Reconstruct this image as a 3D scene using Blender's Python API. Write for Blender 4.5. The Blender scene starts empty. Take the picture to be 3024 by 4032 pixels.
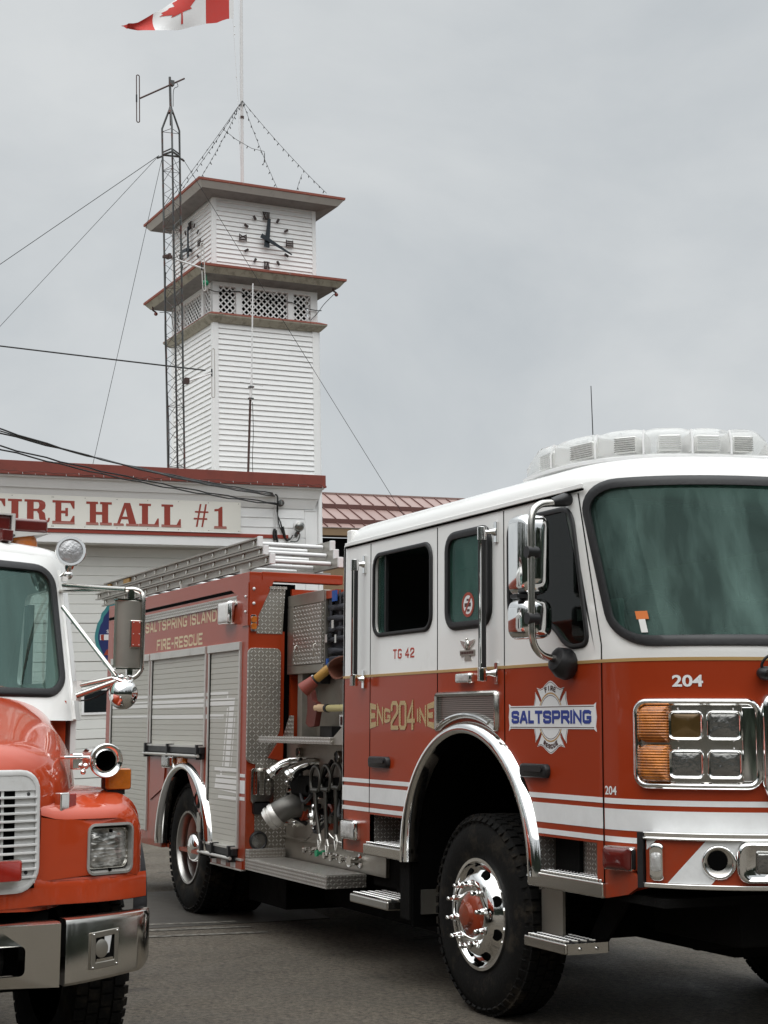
import bpy, bmesh, math, random
from math import sin, cos, pi, radians, sqrt, atan2
from mathutils import Vector, Matrix
from mathutils.geometry import tessellate_polygon
random.seed(7)
SC = bpy.context.scene
COL = SC.collection

# ------------------------------------------------------------------ materials
MATS = {}
def _new(name):
    m = bpy.data.materials.new(name); m.use_nodes = True
    nt = m.node_tree; b = nt.nodes['Principled BSDF']
    MATS[name] = m
    return m, nt, b
def _n(nt, t, **kw):
    n = nt.nodes.new(t)
    for k, v in kw.items():
        if k in n.inputs.keys() if isinstance(k, str) else False: n.inputs[k].default_value = v
        else: setattr(n, k, v)
    return n
def _math(nt, op, a, b=None, c=None):
    n = nt.nodes.new('ShaderNodeMath'); n.operation = op
    for i, v in enumerate((a, b, c)):
        if v is None: continue
        if isinstance(v, (int, float)): n.inputs[i].default_value = v
        else: nt.links.new(v, n.inputs[i])
    return n.outputs[0]
def mat(name, col, rough=.5, metal=0., var=.12, scale=3., bump=0., bscale=60., coat=0., rvar=.12, tint=None, tscale=1.5, tlo=.5, thi=.75, trans=0., spec=.5, grime=0., gz=1.1):
    m, nt, b = _new(name)
    L = nt.links.new
    tc = nt.nodes.new('ShaderNodeTexCoord')
    ns = nt.nodes.new('ShaderNodeTexNoise'); ns.inputs['Scale'].default_value = scale; ns.inputs['Detail'].default_value = 6; ns.inputs['Roughness'].default_value = .62
    L(tc.outputs['Object'], ns.inputs['Vector'])
    mx = nt.nodes.new('ShaderNodeMix'); mx.data_type = 'RGBA'
    c1 = tuple(max(0, c*(1-var)) for c in col)+(1,); c2 = tuple(min(1, c*(1+var)) for c in col)+(1,)
    mx.inputs['A'].default_value = c1; mx.inputs['B'].default_value = c2
    L(ns.outputs['Fac'], mx.inputs['Factor'])
    out = mx.outputs['Result']
    if tint:
        n2 = nt.nodes.new('ShaderNodeTexNoise'); n2.inputs['Scale'].default_value = tscale; n2.inputs['Detail'].default_value = 8; n2.inputs['Roughness'].default_value = .7
        L(tc.outputs['Object'], n2.inputs['Vector'])
        mr = nt.nodes.new('ShaderNodeMapRange'); mr.inputs['From Min'].default_value = tlo; mr.inputs['From Max'].default_value = thi
        L(n2.outputs['Fac'], mr.inputs['Value'])
        m2 = nt.nodes.new('ShaderNodeMix'); m2.data_type = 'RGBA'
        L(mr.outputs['Result'], m2.inputs['Factor']); L(out, m2.inputs['A']); m2.inputs['B'].default_value = tint+(1,)
        out = m2.outputs['Result']
    if grime:      # road film thrown up over the lower panels
        sp = nt.nodes.new('ShaderNodeSeparateXYZ'); L(tc.outputs['Object'], sp.inputs[0])
        gm = nt.nodes.new('ShaderNodeMapRange'); gm.inputs['From Min'].default_value = gz; gm.inputs['From Max'].default_value = gz-.7; L(sp.outputs['Z'], gm.inputs['Value'])
        n4 = nt.nodes.new('ShaderNodeTexNoise'); n4.inputs['Scale'].default_value = 9; n4.inputs['Detail'].default_value = 9; n4.inputs['Roughness'].default_value = .7; L(tc.outputs['Object'], n4.inputs['Vector'])
        g4 = nt.nodes.new('ShaderNodeMapRange'); g4.inputs['From Min'].default_value = .35; g4.inputs['From Max'].default_value = .75; L(n4.outputs['Fac'], g4.inputs['Value'])
        m4 = nt.nodes.new('ShaderNodeMix'); m4.data_type = 'RGBA'; L(_math(nt, 'MULTIPLY', _math(nt, 'MULTIPLY', gm.outputs['Result'], g4.outputs['Result']), grime), m4.inputs['Factor']); L(out, m4.inputs['A']); m4.inputs['B'].default_value = (.09, .07, .05, 1)
        out = m4.outputs['Result']
    L(out, b.inputs['Base Color'])
    b.inputs['Metallic'].default_value = metal
    b.inputs['Specular IOR Level'].default_value = spec
    if rvar:
        r = nt.nodes.new('ShaderNodeMapRange'); r.inputs['To Min'].default_value = max(0, rough-rvar*rough*2); r.inputs['To Max'].default_value = min(1, rough+rvar*rough*2)
        L(ns.outputs['Fac'], r.inputs['Value']); L(r.outputs['Result'], b.inputs['Roughness'])
    else: b.inputs['Roughness'].default_value = rough
    b.inputs['Coat Weight'].default_value = coat; b.inputs['Coat Roughness'].default_value = .04
    if trans: b.inputs['Transmission Weight'].default_value = trans
    if bump:
        n3 = nt.nodes.new('ShaderNodeTexNoise'); n3.inputs['Scale'].default_value = bscale; n3.inputs['Detail'].default_value = 5
        L(tc.outputs['Object'], n3.inputs['Vector'])
        bp = nt.nodes.new('ShaderNodeBump'); bp.inputs['Strength'].default_value = bump; bp.inputs['Distance'].default_value = .01
        L(n3.outputs['Fac'], bp.inputs['Height']); L(bp.outputs['Normal'], b.inputs['Normal'])
        if coat: L(bp.outputs['Normal'], b.inputs['Coat Normal'])
    return m
def tread(name, s=.03, rough=.3, col=(.62, .6, .56), lw=.13, ll=.52, sx=1., sy=1., strength=1., straight=False):
    """raised-bar tread plate: staggered little bars as a bump, from the box-projected UV in metres"""
    m, nt, b = _new(name); L = nt.links.new
    uv = nt.nodes.new('ShaderNodeUVMap'); uv.uv_map = 'UVMap'
    sp = nt.nodes.new('ShaderNodeSeparateXYZ'); L(uv.outputs['UV'], sp.inputs[0])
    X = _math(nt, 'MULTIPLY', sp.outputs['X'], 1/(s*sx)); Y = _math(nt, 'MULTIPLY', sp.outputs['Y'], 1/(s*sy))
    i = _math(nt, 'FLOOR', X); j = _math(nt, 'FLOOR', Y)
    p = _math(nt, 'MODULO', _math(nt, 'ABSOLUTE', _math(nt, 'ADD', i, j)), 2)
    fx = _math(nt, 'SUBTRACT', _math(nt, 'FRACT', X), .5); fy = _math(nt, 'SUBTRACT', _math(nt, 'FRACT', Y), .5)
    if straight:
        lg = fy; sh = fx
    else:
        r1 = _math(nt, 'MULTIPLY', _math(nt, 'ADD', fx, fy), .7071); r2 = _math(nt, 'MULTIPLY', _math(nt, 'SUBTRACT', fx, fy), .7071)
        q = _math(nt, 'SUBTRACT', 1., p)
        lg = _math(nt, 'ADD', _math(nt, 'MULTIPLY', r1, p), _math(nt, 'MULTIPLY', r2, q))
        sh = _math(nt, 'ADD', _math(nt, 'MULTIPLY', r2, p), _math(nt, 'MULTIPLY', r1, q))
    d = _math(nt, 'ADD', _math(nt, 'POWER', _math(nt, 'DIVIDE', _math(nt, 'ABSOLUTE', lg), ll), 2.), _math(nt, 'POWER', _math(nt, 'DIVIDE', _math(nt, 'ABSOLUTE', sh), lw), 2.))
    h = nt.nodes.new('ShaderNodeMapRange'); h.interpolation_type = 'SMOOTHSTEP'
    h.inputs['From Min'].default_value = 1.1; h.inputs['From Max'].default_value = .6
    L(d, h.inputs['Value'])
    tc = nt.nodes.new('ShaderNodeTexCoord')
    ns = nt.nodes.new('ShaderNodeTexNoise'); ns.inputs['Scale'].default_value = 5; ns.inputs['Detail'].default_value = 8
    L(tc.outputs['Object'], ns.inputs['Vector'])
    mx = nt.nodes.new('ShaderNodeMix'); mx.data_type = 'RGBA'
    mx.inputs['A'].default_value = tuple(c*.7 for c in col)+(1,); mx.inputs['B'].default_value = tuple(col)+(1,)
    L(ns.outputs['Fac'], mx.inputs['Factor'])
    m3 = nt.nodes.new('ShaderNodeMix'); m3.data_type = 'RGBA'; L(mx.outputs['Result'], m3.inputs['A']); m3.inputs['B'].default_value = (.97, .96, .94, 1)
    L(h.outputs['Result'], m3.inputs['Factor'])
    L(m3.outputs['Result'], b.inputs['Base Color'])
    b.inputs['Metallic'].default_value = .95
    rr = nt.nodes.new('ShaderNodeMapRange'); rr.inputs['To Min'].default_value = rough+.1; rr.inputs['To Max'].default_value = rough-.08
    L(h.outputs['Result'], rr.inputs['Value']); L(rr.outputs['Result'], b.inputs['Roughness'])
    bp = nt.nodes.new('ShaderNodeBump'); bp.inputs['Strength'].default_value = strength; bp.inputs['Distance'].default_value = s*.1
    L(h.outputs['Result'], bp.inputs['Height']); L(bp.outputs['Normal'], b.inputs['Normal'])
    return m
def perforated(name, s=.011, hole=.36, col=(.42, .4, .37)):
    m, nt, b = _new(name); L = nt.links.new
    uv = nt.nodes.new('ShaderNodeUVMap'); uv.uv_map = 'UVMap'
    sp = nt.nodes.new('ShaderNodeSeparateXYZ'); L(uv.outputs['UV'], sp.inputs[0])
    Y = _math(nt, 'MULTIPLY', sp.outputs['Y'], 1/(s*.866)); j = _math(nt, 'FLOOR', Y)
    sh = _math(nt, 'MULTIPLY', _math(nt, 'MODULO', _math(nt, 'ABSOLUTE', j), 2), .5)
    X = _math(nt, 'ADD', _math(nt, 'MULTIPLY', sp.outputs['X'], 1/s), sh)
    fx = _math(nt, 'SUBTRACT', _math(nt, 'FRACT', X), .5); fy = _math(nt, 'SUBTRACT', _math(nt, 'FRACT', Y), .5)
    d = _math(nt, 'SQRT', _math(nt, 'ADD', _math(nt, 'MULTIPLY', fx, fx), _math(nt, 'MULTIPLY', fy, fy)))
    k = _math(nt, 'GREATER_THAN', d, hole)
    mx = nt.nodes.new('ShaderNodeMix'); mx.data_type = 'RGBA'; mx.inputs['A'].default_value = (.004, .004, .004, 1); mx.inputs['B'].default_value = col+(1,)
    L(k, mx.inputs['Factor']); L(mx.outputs['Result'], b.inputs['Base Color']); L(_math(nt, 'MULTIPLY', k, .9), b.inputs['Metallic'])
    b.inputs['Roughness'].default_value = .35
    return m
def glass(name, tint=(.55, .75, .7), dust_sheen=(.1, .16, .15), dust_sheen_f=.25, refl=1.0, ior=1.5, wob=0., lo=.25, hi=1.6, ms=(1.2, 3.2, .5)):
    m = bpy.data.materials.new(name); m.use_nodes = True; nt = m.node_tree; nt.nodes.clear(); L = nt.links.new
    out = nt.nodes.new('ShaderNodeOutputMaterial')
    tr = nt.nodes.new('ShaderNodeBsdfTransparent'); tr.inputs['Color'].default_value = tint+(1,)
    gl = nt.nodes.new('ShaderNodeBsdfGlossy'); gl.inputs['Roughness'].default_value = .02; gl.inputs['Color'].default_value = (refl, refl, refl, 1) if isinstance(refl, (int, float)) else refl+(1,)
    df = nt.nodes.new('ShaderNodeBsdfDiffuse'); df.inputs['Color'].default_value = dust_sheen+(1,)
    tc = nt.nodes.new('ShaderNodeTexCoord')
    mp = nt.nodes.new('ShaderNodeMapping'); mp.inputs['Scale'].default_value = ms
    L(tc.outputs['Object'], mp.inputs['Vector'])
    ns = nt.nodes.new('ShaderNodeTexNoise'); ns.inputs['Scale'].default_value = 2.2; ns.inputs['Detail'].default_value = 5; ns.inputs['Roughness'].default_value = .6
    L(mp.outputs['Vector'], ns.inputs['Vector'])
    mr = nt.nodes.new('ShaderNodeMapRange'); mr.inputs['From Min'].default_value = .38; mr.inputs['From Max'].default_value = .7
    mr.inputs['To Min'].default_value = dust_sheen_f*lo; mr.inputs['To Max'].default_value = dust_sheen_f*hi; L(ns.outputs['Fac'], mr.inputs['Value'])
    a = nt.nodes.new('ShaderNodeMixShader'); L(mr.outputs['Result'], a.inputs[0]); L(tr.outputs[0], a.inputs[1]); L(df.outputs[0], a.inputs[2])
    fr = nt.nodes.new('ShaderNodeFresnel')
    ge = nt.nodes.new('ShaderNodeNewGeometry'); bf = ge.outputs['Backfacing']      # same reflectance from either face of the sheet
    L(_math(nt, 'ADD', ior, _math(nt, 'MULTIPLY', bf, 1/ior-ior)), fr.inputs['IOR'])
    if wob:
        n2 = nt.nodes.new('ShaderNodeTexNoise'); n2.inputs['Scale'].default_value = 1.3
        L(tc.outputs['Object'], n2.inputs['Vector'])
        bp = nt.nodes.new('ShaderNodeBump'); bp.inputs['Strength'].default_value = wob; bp.inputs['Distance'].default_value = .05
        L(n2.outputs['Fac'], bp.inputs['Height']); L(bp.outputs[0], gl.inputs['Normal']); L(bp.outputs[0], fr.inputs['Normal'])
    b = nt.nodes.new('ShaderNodeMixShader'); L(fr.outputs[0], b.inputs[0]); L(a.outputs[0], b.inputs[1]); L(gl.outputs[0], b.inputs[2])
    L(b.outputs[0], out.inputs[0]); MATS[name] = m
    return m

# ------------------------------------------------------------------ objects
def tagged(o, label=None, cat=None, group=None, kind=None):
    if label: o['label'] = label
    if cat: o['category'] = cat
    if group: o['group'] = group
    if kind: o['kind'] = kind
    return o
def empty(name, loc, label, cat, group=None, rz=0.):
    o = bpy.data.objects.new(name, None); COL.objects.link(o); o.location = loc; o.rotation_euler.z = rz
    o.empty_display_size = .2
    return tagged(o, label, cat, group)
def rootoff(p):
    off = Vector((0, 0, 0))
    while p is not None:
        if p.get('_world'): off = Vector(p['_world'])
        p = p.parent
    return off
class MB:
    """mesh builder: collects shapes, then build() links them as ONE mesh object"""
    def __init__(s, f=None): s.v = []; s.f = []; s.mi = []; s.fn = f; s.k = 0
    def pt(s, p):
        p = Vector(p)
        s.v.append(s.fn(p) if s.fn else p); return len(s.v)-1
    def pts(s, ps): return [s.pt(p) for p in ps]
    def face(s, idx): s.f.append(tuple(idx)); s.mi.append(s.k)
    def box(s, x0, x1, y0, y1, z0, z1):
        i = s.pts([(x0,y0,z0),(x1,y0,z0),(x1,y1,z0),(x0,y1,z0),(x0,y0,z1),(x1,y0,z1),(x1,y1,z1),(x0,y1,z1)])
        for q in ((0,3,2,1),(4,5,6,7),(0,1,5,4),(1,2,6,5),(2,3,7,6),(3,0,4,7)): s.face([i[k] for k in q])
        return s
    def obox(s, c, ax, ay, az, hx, hy, hz):
        c = Vector(c); ax = Vector(ax)*hx; ay = Vector(ay)*hy; az = Vector(az)*hz
        i = s.pts([c+sx*ax+sy*ay+sz*az for sz in (-1,1) for sx, sy in ((-1,-1),(1,-1),(1,1),(-1,1))])
        for q in ((0,3,2,1),(4,5,6,7),(0,1,5,4),(1,2,6,5),(2,3,7,6),(3,0,4,7)): s.face([i[k] for k in q])
        return s
    def rings(s, rs, closed=True, cap=(True, True)):
        """loft through rings of equal length"""
        I = [s.pts(r) for r in rs]; n = len(I[0])
        for a, b in zip(I, I[1:]):
            for k in range(n if closed else n-1):
                s.face((a[k], a[(k+1) % n], b[(k+1) % n], b[k]))
        if cap[0]: s.face(I[0][::-1])
        if cap[1]: s.face(I[-1])
        return s
    def tube(s, path, r, n=8, cap=True, sy=1.):
        path = [Vector(p) for p in path]; rs = []
        rr = r if isinstance(r, (list, tuple)) else [r]*len(path)
        up = None
        for k, p in enumerate(path):
            d = (path[min(k+1, len(path)-1)]-path[max(k-1, 0)]).normalized()
            if up is None:
                up = Vector((0, 0, 1)) if abs(d.z) < .9 else Vector((1, 0, 0))
            a = d.cross(up)
            if a.length < 1e-5: a = d.cross(Vector((0, 1, 0)))
            a.normalize(); b = a.cross(d).normalized(); up = b
            rs.append([p+rr[k]*(cos(t)*a+sy*sin(t)*b) for t in [2*pi*j/n for j in range(n)]])
        return s.rings(rs, True, (cap, cap))
    def lathe(s, c, axis, prof, n=32, cap=(False, False), ref=None):
        """prof: (distance along axis, radius)"""
        c = Vector(c); ax = Vector(axis).normalized(); a = ax.orthogonal().normalized() if ref is None else Vector(ref).normalized(); b = ax.cross(a)
        return s.rings([[c+ax*h+r*(cos(2*pi*j/n)*a+sin(2*pi*j/n)*b) for j in range(n)] for h, r in prof], True, cap)
    def sphere(s, c, r, n=12, m=8, sc=(1, 1, 1)):
        c = Vector(c)
        rs = [[c+Vector((r*sc[0]*sin(pi*i/m)*cos(2*pi*j/n), r*sc[1]*sin(pi*i/m)*sin(2*pi*j/n), r*sc[2]*cos(pi*i/m))) for j in range(n)] for i in range(1, m)]
        s.rings(rs[::-1])
        return s
    def plate(s, outer, holes, P, d, N=None):
        """flat plate with holes: 2-D loops, P(u,v,w) -> 3-D, thickness from w=0 to w=d"""
        loops = [outer]+list(holes)
        flat = [p for l in loops for p in l]
        tri = tessellate_polygon([[Vector((p[0], p[1], 0)) for p in l] for l in loops])
        fr = s.pts([P(p[0], p[1], d) for p in flat]); bk = s.pts([P(p[0], p[1], 0) for p in flat])
        for t in tri:
            s.face([fr[k] for k in t]); s.face([bk[k] for k in t][::-1])
        o = 0
        for l in loops:
            n = len(l)
            for k in range(n): s.face((fr[o+k], fr[o+(k+1) % n], bk[o+(k+1) % n], bk[o+k]))
            o += n
        return s
    def grid(s, nu, nv, fn, close_u=False):
        I = [[s.pt(fn(i/nu, j/nv)) for j in range(nv+1)] for i in range(nu+(0 if close_u else 1))]
        for i in range(nu):
            a = I[i]; b = I[(i+1) % len(I)]
            for j in range(nv): s.face((a[j], b[j], b[j+1], a[j+1]))
        return s
    def pieces(s):
        par = list(range(len(s.v)))
        def fd(a):
            while par[a] != a: par[a] = par[par[a]]; a = par[a]
            return a
        for f in s.f:
            r = fd(f[0])
            for k in f[1:]: par[fd(k)] = r
        grp = {}
        for f, k in zip(s.f, s.mi): grp.setdefault(fd(f[0]), []).append((f, k))
        out = []
        for fs in grp.values():
            m_ = MB(); ids = {}
            for f, k in fs:
                for i in f:
                    if i not in ids: ids[i] = len(m_.v); m_.v.append(s.v[i])
                m_.f.append(tuple(ids[i] for i in f)); m_.mi.append(k)
            out.append(m_)
        return out
    def each(s, name, m, parent=None, **kw):
        o = [p.build(name, m, parent, **kw) for p in s.pieces()]
        return o[0]
    def build(s, name, m, parent=None, bev=0., seg=2, smooth=35, solid=0., sub=0, weld=0.):
        me = bpy.data.meshes.new(name)
        off = rootoff(parent)
        me.from_pydata([tuple(v-off) for v in s.v], [], s.f)
        bm = bmesh.new(); bm.from_mesh(me)
        if weld: bmesh.ops.remove_doubles(bm, verts=bm.verts, dist=weld)
        bmesh.ops.recalc_face_normals(bm, faces=bm.faces)
        bm.to_mesh(me); bm.free()
        ms = m if isinstance(m, (list, tuple)) else [m]
        for x in ms: me.materials.append(MATS[x] if isinstance(x, str) else x)
        if len(ms) > 1:
            for p, k in zip(me.polygons, s.mi): p.material_index = k
        uvl = me.uv_layers.new(name='UVMap')
        co = me.vertices
        for p in me.polygons:
            n = p.normal; ax = max(range(3), key=lambda k: abs(n[k]))
            for li in p.loop_indices:
                c = co[me.loops[li].vertex_index].co
                uvl.data[li].uv = (c.y, c.z) if ax == 0 else ((c.x, c.z) if ax == 1 else (c.x, c.y))
        if smooth:
            me.polygons.foreach_set('use_smooth', [True]*len(me.polygons))
            me.set_sharp_from_angle(angle=radians(smooth))
        me.update()
        o = bpy.data.objects.new(name, me); COL.objects.link(o)
        if parent is not None: o.parent = parent
        if solid:
            md = o.modifiers.new('solid', 'SOLIDIFY'); md.thickness = solid; md.offset = -1
        if bev:
            md = o.modifiers.new('bevel', 'BEVEL'); md.width = bev; md.segments = seg; md.limit_method = 'ANGLE'; md.angle_limit = radians(40); md.harden_normals = True
        return o
def dup(o, parent=None, delta=(0, 0, 0), label=None, group=None):
    c = o.copy(); COL.objects.link(c); c.parent = parent
    c.location = o.location+Vector(delta)
    if label: c['label'] = label
    if group: c['group'] = group
    for ch in list(o.children):
        dup(ch, c)
    return c
def rrect(x0, x1, y0, y1, r, n=5):
    """rounded rectangle loop; r one radius or (bl, br, tr, tl)"""
    if not isinstance(r, (tuple, list)): r = (r,)*4
    out = []
    for (cx, cy, rr, a0) in ((x0+r[0], y0+r[0], r[0], pi), (x1-r[1], y0+r[1], r[1], 1.5*pi), (x1-r[2], y1-r[2], r[2], 0), (x0+r[3], y1-r[3], r[3], .5*pi)):
        for k in range(n+1):
            a = a0+k*pi/2/n; out.append((cx+rr*cos(a), cy+rr*sin(a)))
    return out
def circ(cx, cy, r, n=24, a0=0., a1=2*pi, full=True):
    return [(cx+r*cos(a0+(a1-a0)*k/(n if full else n-1)), cy+r*sin(a0+(a1-a0)*k/(n if full else n-1))) for k in range(n)]
def roundpoly(pts, r=.03, n=4):
    out = []; N = len(pts)
    for i, p in enumerate(pts):
        rr = p[2] if len(p) > 2 else r
        a = Vector(pts[i-1][:2]); b = Vector(p[:2]); c = Vector(pts[(i+1) % N][:2])
        d1 = (a-b); d2 = (c-b)
        rr = min(rr, d1.length*.45, d2.length*.45)
        p1 = b+d1.normalized()*rr; p2 = b+d2.normalized()*rr
        if rr < 1e-5: out.append(tuple(b)); continue
        for k in range(n+1):
            t = k/n; q = p1*(1-t)**2+b*2*t*(1-t)+p2*t*t; out.append((q.x, q.y))
    return out
def resample(loop, d):
    out = []
    for i, p in enumerate(loop):
        q = loop[(i+1) % len(loop)]
        L = math.hypot(q[0]-p[0], q[1]-p[1]); k = max(1, int(L/d+.5))
        for j in range(k): out.append((p[0]+(q[0]-p[0])*j/k, p[1]+(q[1]-p[1])*j/k))
    return out
def catmull(P, n=8):
    P = [Vector(p) for p in P]; Q = [P[0]*2-P[1]]+P+[P[-1]*2-P[-2]]; out = []
    for i in range(1, len(Q)-2):
        for k in range(n):
            t = k/n
            out.append(.5*((2*Q[i])+(-Q[i-1]+Q[i+1])*t+(2*Q[i-1]-5*Q[i]+4*Q[i+1]-Q[i+2])*t*t+(-Q[i-1]+3*Q[i]-3*Q[i+1]+Q[i+2])*t**3))
    out.append(P[-1]); return out
def sag(a, b, s, n=16):
    a = Vector(a); b = Vector(b)
    return [a.lerp(b, k/n)-Vector((0, 0, s*4*(k/n)*(1-k/n))) for k in range(n+1)]
# ---------------------------------------------------------------- lettering
# stroke letters with cut corners on a unit box (x 0..1, y 0..1)
_c = .2
STROKES = {
 'S': [[(1,.84),(1,1-_c*.5),(.82,1),(.18,1),(0,1-_c*.5),(0,.62),(.15,.53),(.85,.47),(1,.38),(1,_c*.5),(.82,0),(.18,0),(0,_c*.5),(0,.16)]],
 'A': [[(0,0),(.42,1),(.58,1),(1,0)], [(.16,.3),(.84,.3)]],
 'L': [[(0,1),(0,0),(.9,0)]], 'T': [[(0,1),(1,1)], [(.5,1),(.5,0)]],
 'P': [[(0,0),(0,1),(.85,1),(1,.88),(1,.56),(.85,.44),(0,.44)]],
 'R': [[(0,0),(0,1),(.85,1),(1,.88),(1,.56),(.85,.45),(0,.45)], [(.5,.45),(1,0)]],
 'I': [[(0,0),(0,1)]], 'N': [[(0,0),(0,1),(1,0),(1,1)]],
 'G': [[(.97,.92),(.80,1),(.18,1),(0,.88),(0,.12),(.18,0),(.82,0),(1,.12),(1,.42),(.62,.42)]],
 'D': [[(0,0),(0,1),(.75,1),(1,.82),(1,.18),(.75,0),(0,0)]],
 'F': [[(0,0),(0,1),(1,1)], [(0,.52),(.8,.52)]], 'E': [[(1,1),(0,1),(0,0),(1,0)], [(0,.5),(.8,.5)]],
 'C': [[(1,.86),(1,.9),(.82,1),(.18,1),(0,.88),(0,.12),(.18,0),(.82,0),(1,.1),(1,.2)]],
 'U': [[(0,1),(0,.12),(.18,0),(.82,0),(1,.12),(1,1)]], '-': [[(.1,.45),(.9,.45)]],
 '2': [[(0,.75),(0,.9),(.18,1),(.82,1),(1,.88),(1,.62),(0,.22),(0,0),(1,0)]],
 '0': [[(.18,0),(0,.12),(0,.88),(.18,1),(.82,1),(1,.88),(1,.12),(.82,0),(.18,0)]],
 '4': [[(.75,0),(.75,1),(0,.36),(0,.28),(1,.28)]],
 '1': [[(0,.8),(.5,1),(.5,0)]],
}
WID = {'I': .0, '-': .55, '1': .4, 'L': .70, ' ': .35, 'T': .92}
def stroke_poly(pts, w):
    """thick outline quads of a polyline with mitred joints"""
    P = [Vector(p) for p in pts]; closed = (P[0]-P[-1]).length < 1e-6
    if closed: P = P[:-1]
    n = len(P); Lf = []; Rt = []
    for i in range(n):
        a = P[i-1] if (i > 0 or closed) else None; b = P[i]; c = P[(i+1) % n] if (i < n-1 or closed) else None
        d1 = (b-a).normalized() if a is not None else None; d2 = (c-b).normalized() if c is not None else None
        if d1 is None: d1 = d2
        if d2 is None: d2 = d1
        n1 = Vector((-d1.y, d1.x)); n2 = Vector((-d2.y, d2.x)); m = (n1+n2)
        if m.length < 1e-4: m = n1
        m.normalize(); k = min(1/max(.25, m.dot(n1)), 1.9)
        Lf.append(b+m*w*k); Rt.append(b-m*w*k)
    if not closed:
        for L_ in (Lf, Rt): pass
        e0 = (P[0]-P[1]).normalized()*w; e1 = (P[-1]-P[-2]).normalized()*w
        Lf[0] = Lf[0]+e0; Rt[0] = Rt[0]+e0; Lf[-1] = Lf[-1]+e1; Rt[-1] = Rt[-1]+e1
    q = []
    for i in range(n if closed else n-1):
        j = (i+1) % n; q.append((Lf[i], Lf[j], Rt[j], Rt[i]))
    return q
def letters(mb, txt, P, H, W, sw, gap, warp=None, d=.0015, centre=False, lean=0.):
    """P(u,v,w)->3-D; H height, W letter width, sw half stroke; returns the width"""
    x = 0.; k = 0; items = []
    for ch in txt:
        wd = WID.get(ch, 1.)*W
        items.append((ch, x, wd)); x += wd+gap+(2*sw if ch != ' ' else 0)
    tot = x-gap
    x0 = -tot/2 if centre else 0
    for ch, xx, wd in items:
        for st in STROKES.get(ch, []):
            pts = [(x0+xx+sw+p[0]*wd, sw+p[1]*(H-2*sw)) for p in st]
            for (a, b, c, e) in stroke_poly(pts, sw):
                k += 1; w0 = d+.00006*(k % 9)
                f = [(warp(q.x/tot if not centre else q.x/tot+.5, q.y/H) if warp else (q.x, q.y)) for q in (a, b, c, e)]
                i = mb.pts([P(q[0], q[1], w0) for q in f]); j = mb.pts([P(q[0], q[1], 0) for q in f])
                mb.face(i)
                for t in range(4): mb.face((i[t], i[(t+1) % 4], j[(t+1) % 4], j[t]))
    return tot
def fonttext(mb, txt, P, height, width=None, off=0., d=.001, centre=True, leftx=0.):
    cu = bpy.data.curves.new('t', 'FONT'); cu.body = txt; cu.size = 1.; cu.offset = off; cu.resolution_u = 4
    o = bpy.data.objects.new('t', cu); COL.objects.link(o)
    dg = bpy.context.evaluated_depsgraph_get(); dg.update()
    me = bpy.data.meshes.new_from_object(o.evaluated_get(dg))
    xs = [v.co.x for v in me.vertices]; ys = [v.co.y for v in me.vertices]
    x0, x1, y0, y1 = min(xs), max(xs), min(ys), max(ys)
    sy = height/(y1-y0); sx = (width/(x1-x0)) if width else sy
    I = mb.pts([P((v.co.x-x0)*sx-((x1-x0)*sx/2 if centre else -leftx), (v.co.y-y0)*sy, d) for v in me.vertices])
    for p in me.polygons: mb.face([I[k] for k in p.vertices])
    bpy.data.objects.remove(o); bpy.data.curves.remove(cu); bpy.data.meshes.remove(me)

# ---------------------------------------------------------------- material list
mat('red_paint', (.29, .034, .0085), .30, var=.07, scale=1.2, coat=.32, rvar=.1, spec=.2, bump=.05, bscale=2.2, grime=.7, gz=1.25, tint=(.25, .036, .014), tscale=2.5, tlo=.62, thi=.95)
mat('red_paint_bright', (.42, .048, .012), .45, var=.05, scale=1.1, coat=.95, spec=.1, bump=.03, bscale=2.2, grime=.5, gz=1.1, tint=(.42, .07, .022), tscale=2.2, tlo=.62, thi=.95)
mat('white_paint', (.80, .80, .78), .25, var=.03, scale=1.5, coat=.4, bump=.04, bscale=2.2, tint=(.62, .61, .57), tscale=2.2, tlo=.58, thi=.95)
mat('stripe_white', (.72, .73, .73), .4, var=.04, scale=6, grime=.35, gz=1.4)
mat('gold', (.50, .32, .13), .4, metal=.3, var=.1)
mat('cream_letter', (.62, .52, .34), .5, var=.08)
mat('blue_letter', (.014, .04, .25), .4)
mat('dark_letter', (.06, .02, .015), .5)
mat('red_letter', (.42, .05, .03), .5)
mat('chrome', (.86, .86, .85), .06, metal=1., var=.03, rvar=.3)
mat('dull_chrome', (.62, .6, .56), .2, metal=1., var=.1, scale=6)
mat('steel', (.40, .38, .34), .36, metal=.9, var=.15, scale=4, tint=(.3, .27, .23), tscale=3, tlo=.5, thi=.85)
mat('panel_steel', (.34, .32, .28), .42, metal=.7, var=.12, scale=3, tint=(.25, .22, .19), tscale=4, tlo=.45, thi=.9)
mat('aluminium', (.62, .61, .58), .42, metal=.7, var=.1, scale=6, tint=(.4, .38, .34), tscale=6, tlo=.5, thi=.85)
mat('ladder_alu', (.38, .365, .33), .45, metal=.6, var=.12, scale=6, tint=(.22, .2, .17), tscale=6, tlo=.5, thi=.85)
mat('shutter', (.47, .465, .42), .5, metal=.1, var=.06, scale=2)
mat('shutter_band', (.76, .76, .74), .45, metal=.1, var=.04, scale=2)
mat('black_rubber', (.008, .008, .009), .5, var=.25, bump=.15, bscale=40)
mat('black_plastic', (.008, .008, .009), .45, var=.2, bump=.1, bscale=120)
mat('grey_rubber', (.055, .055, .06), .65, var=.2, bump=.2, bscale=90)
mat('tyre', (.0065, .0062, .0058), .85, var=.35, scale=8, bump=.3, bscale=60, spec=.14, tint=(.050, .040, .028), tscale=6, tlo=.5, thi=.8)
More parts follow.
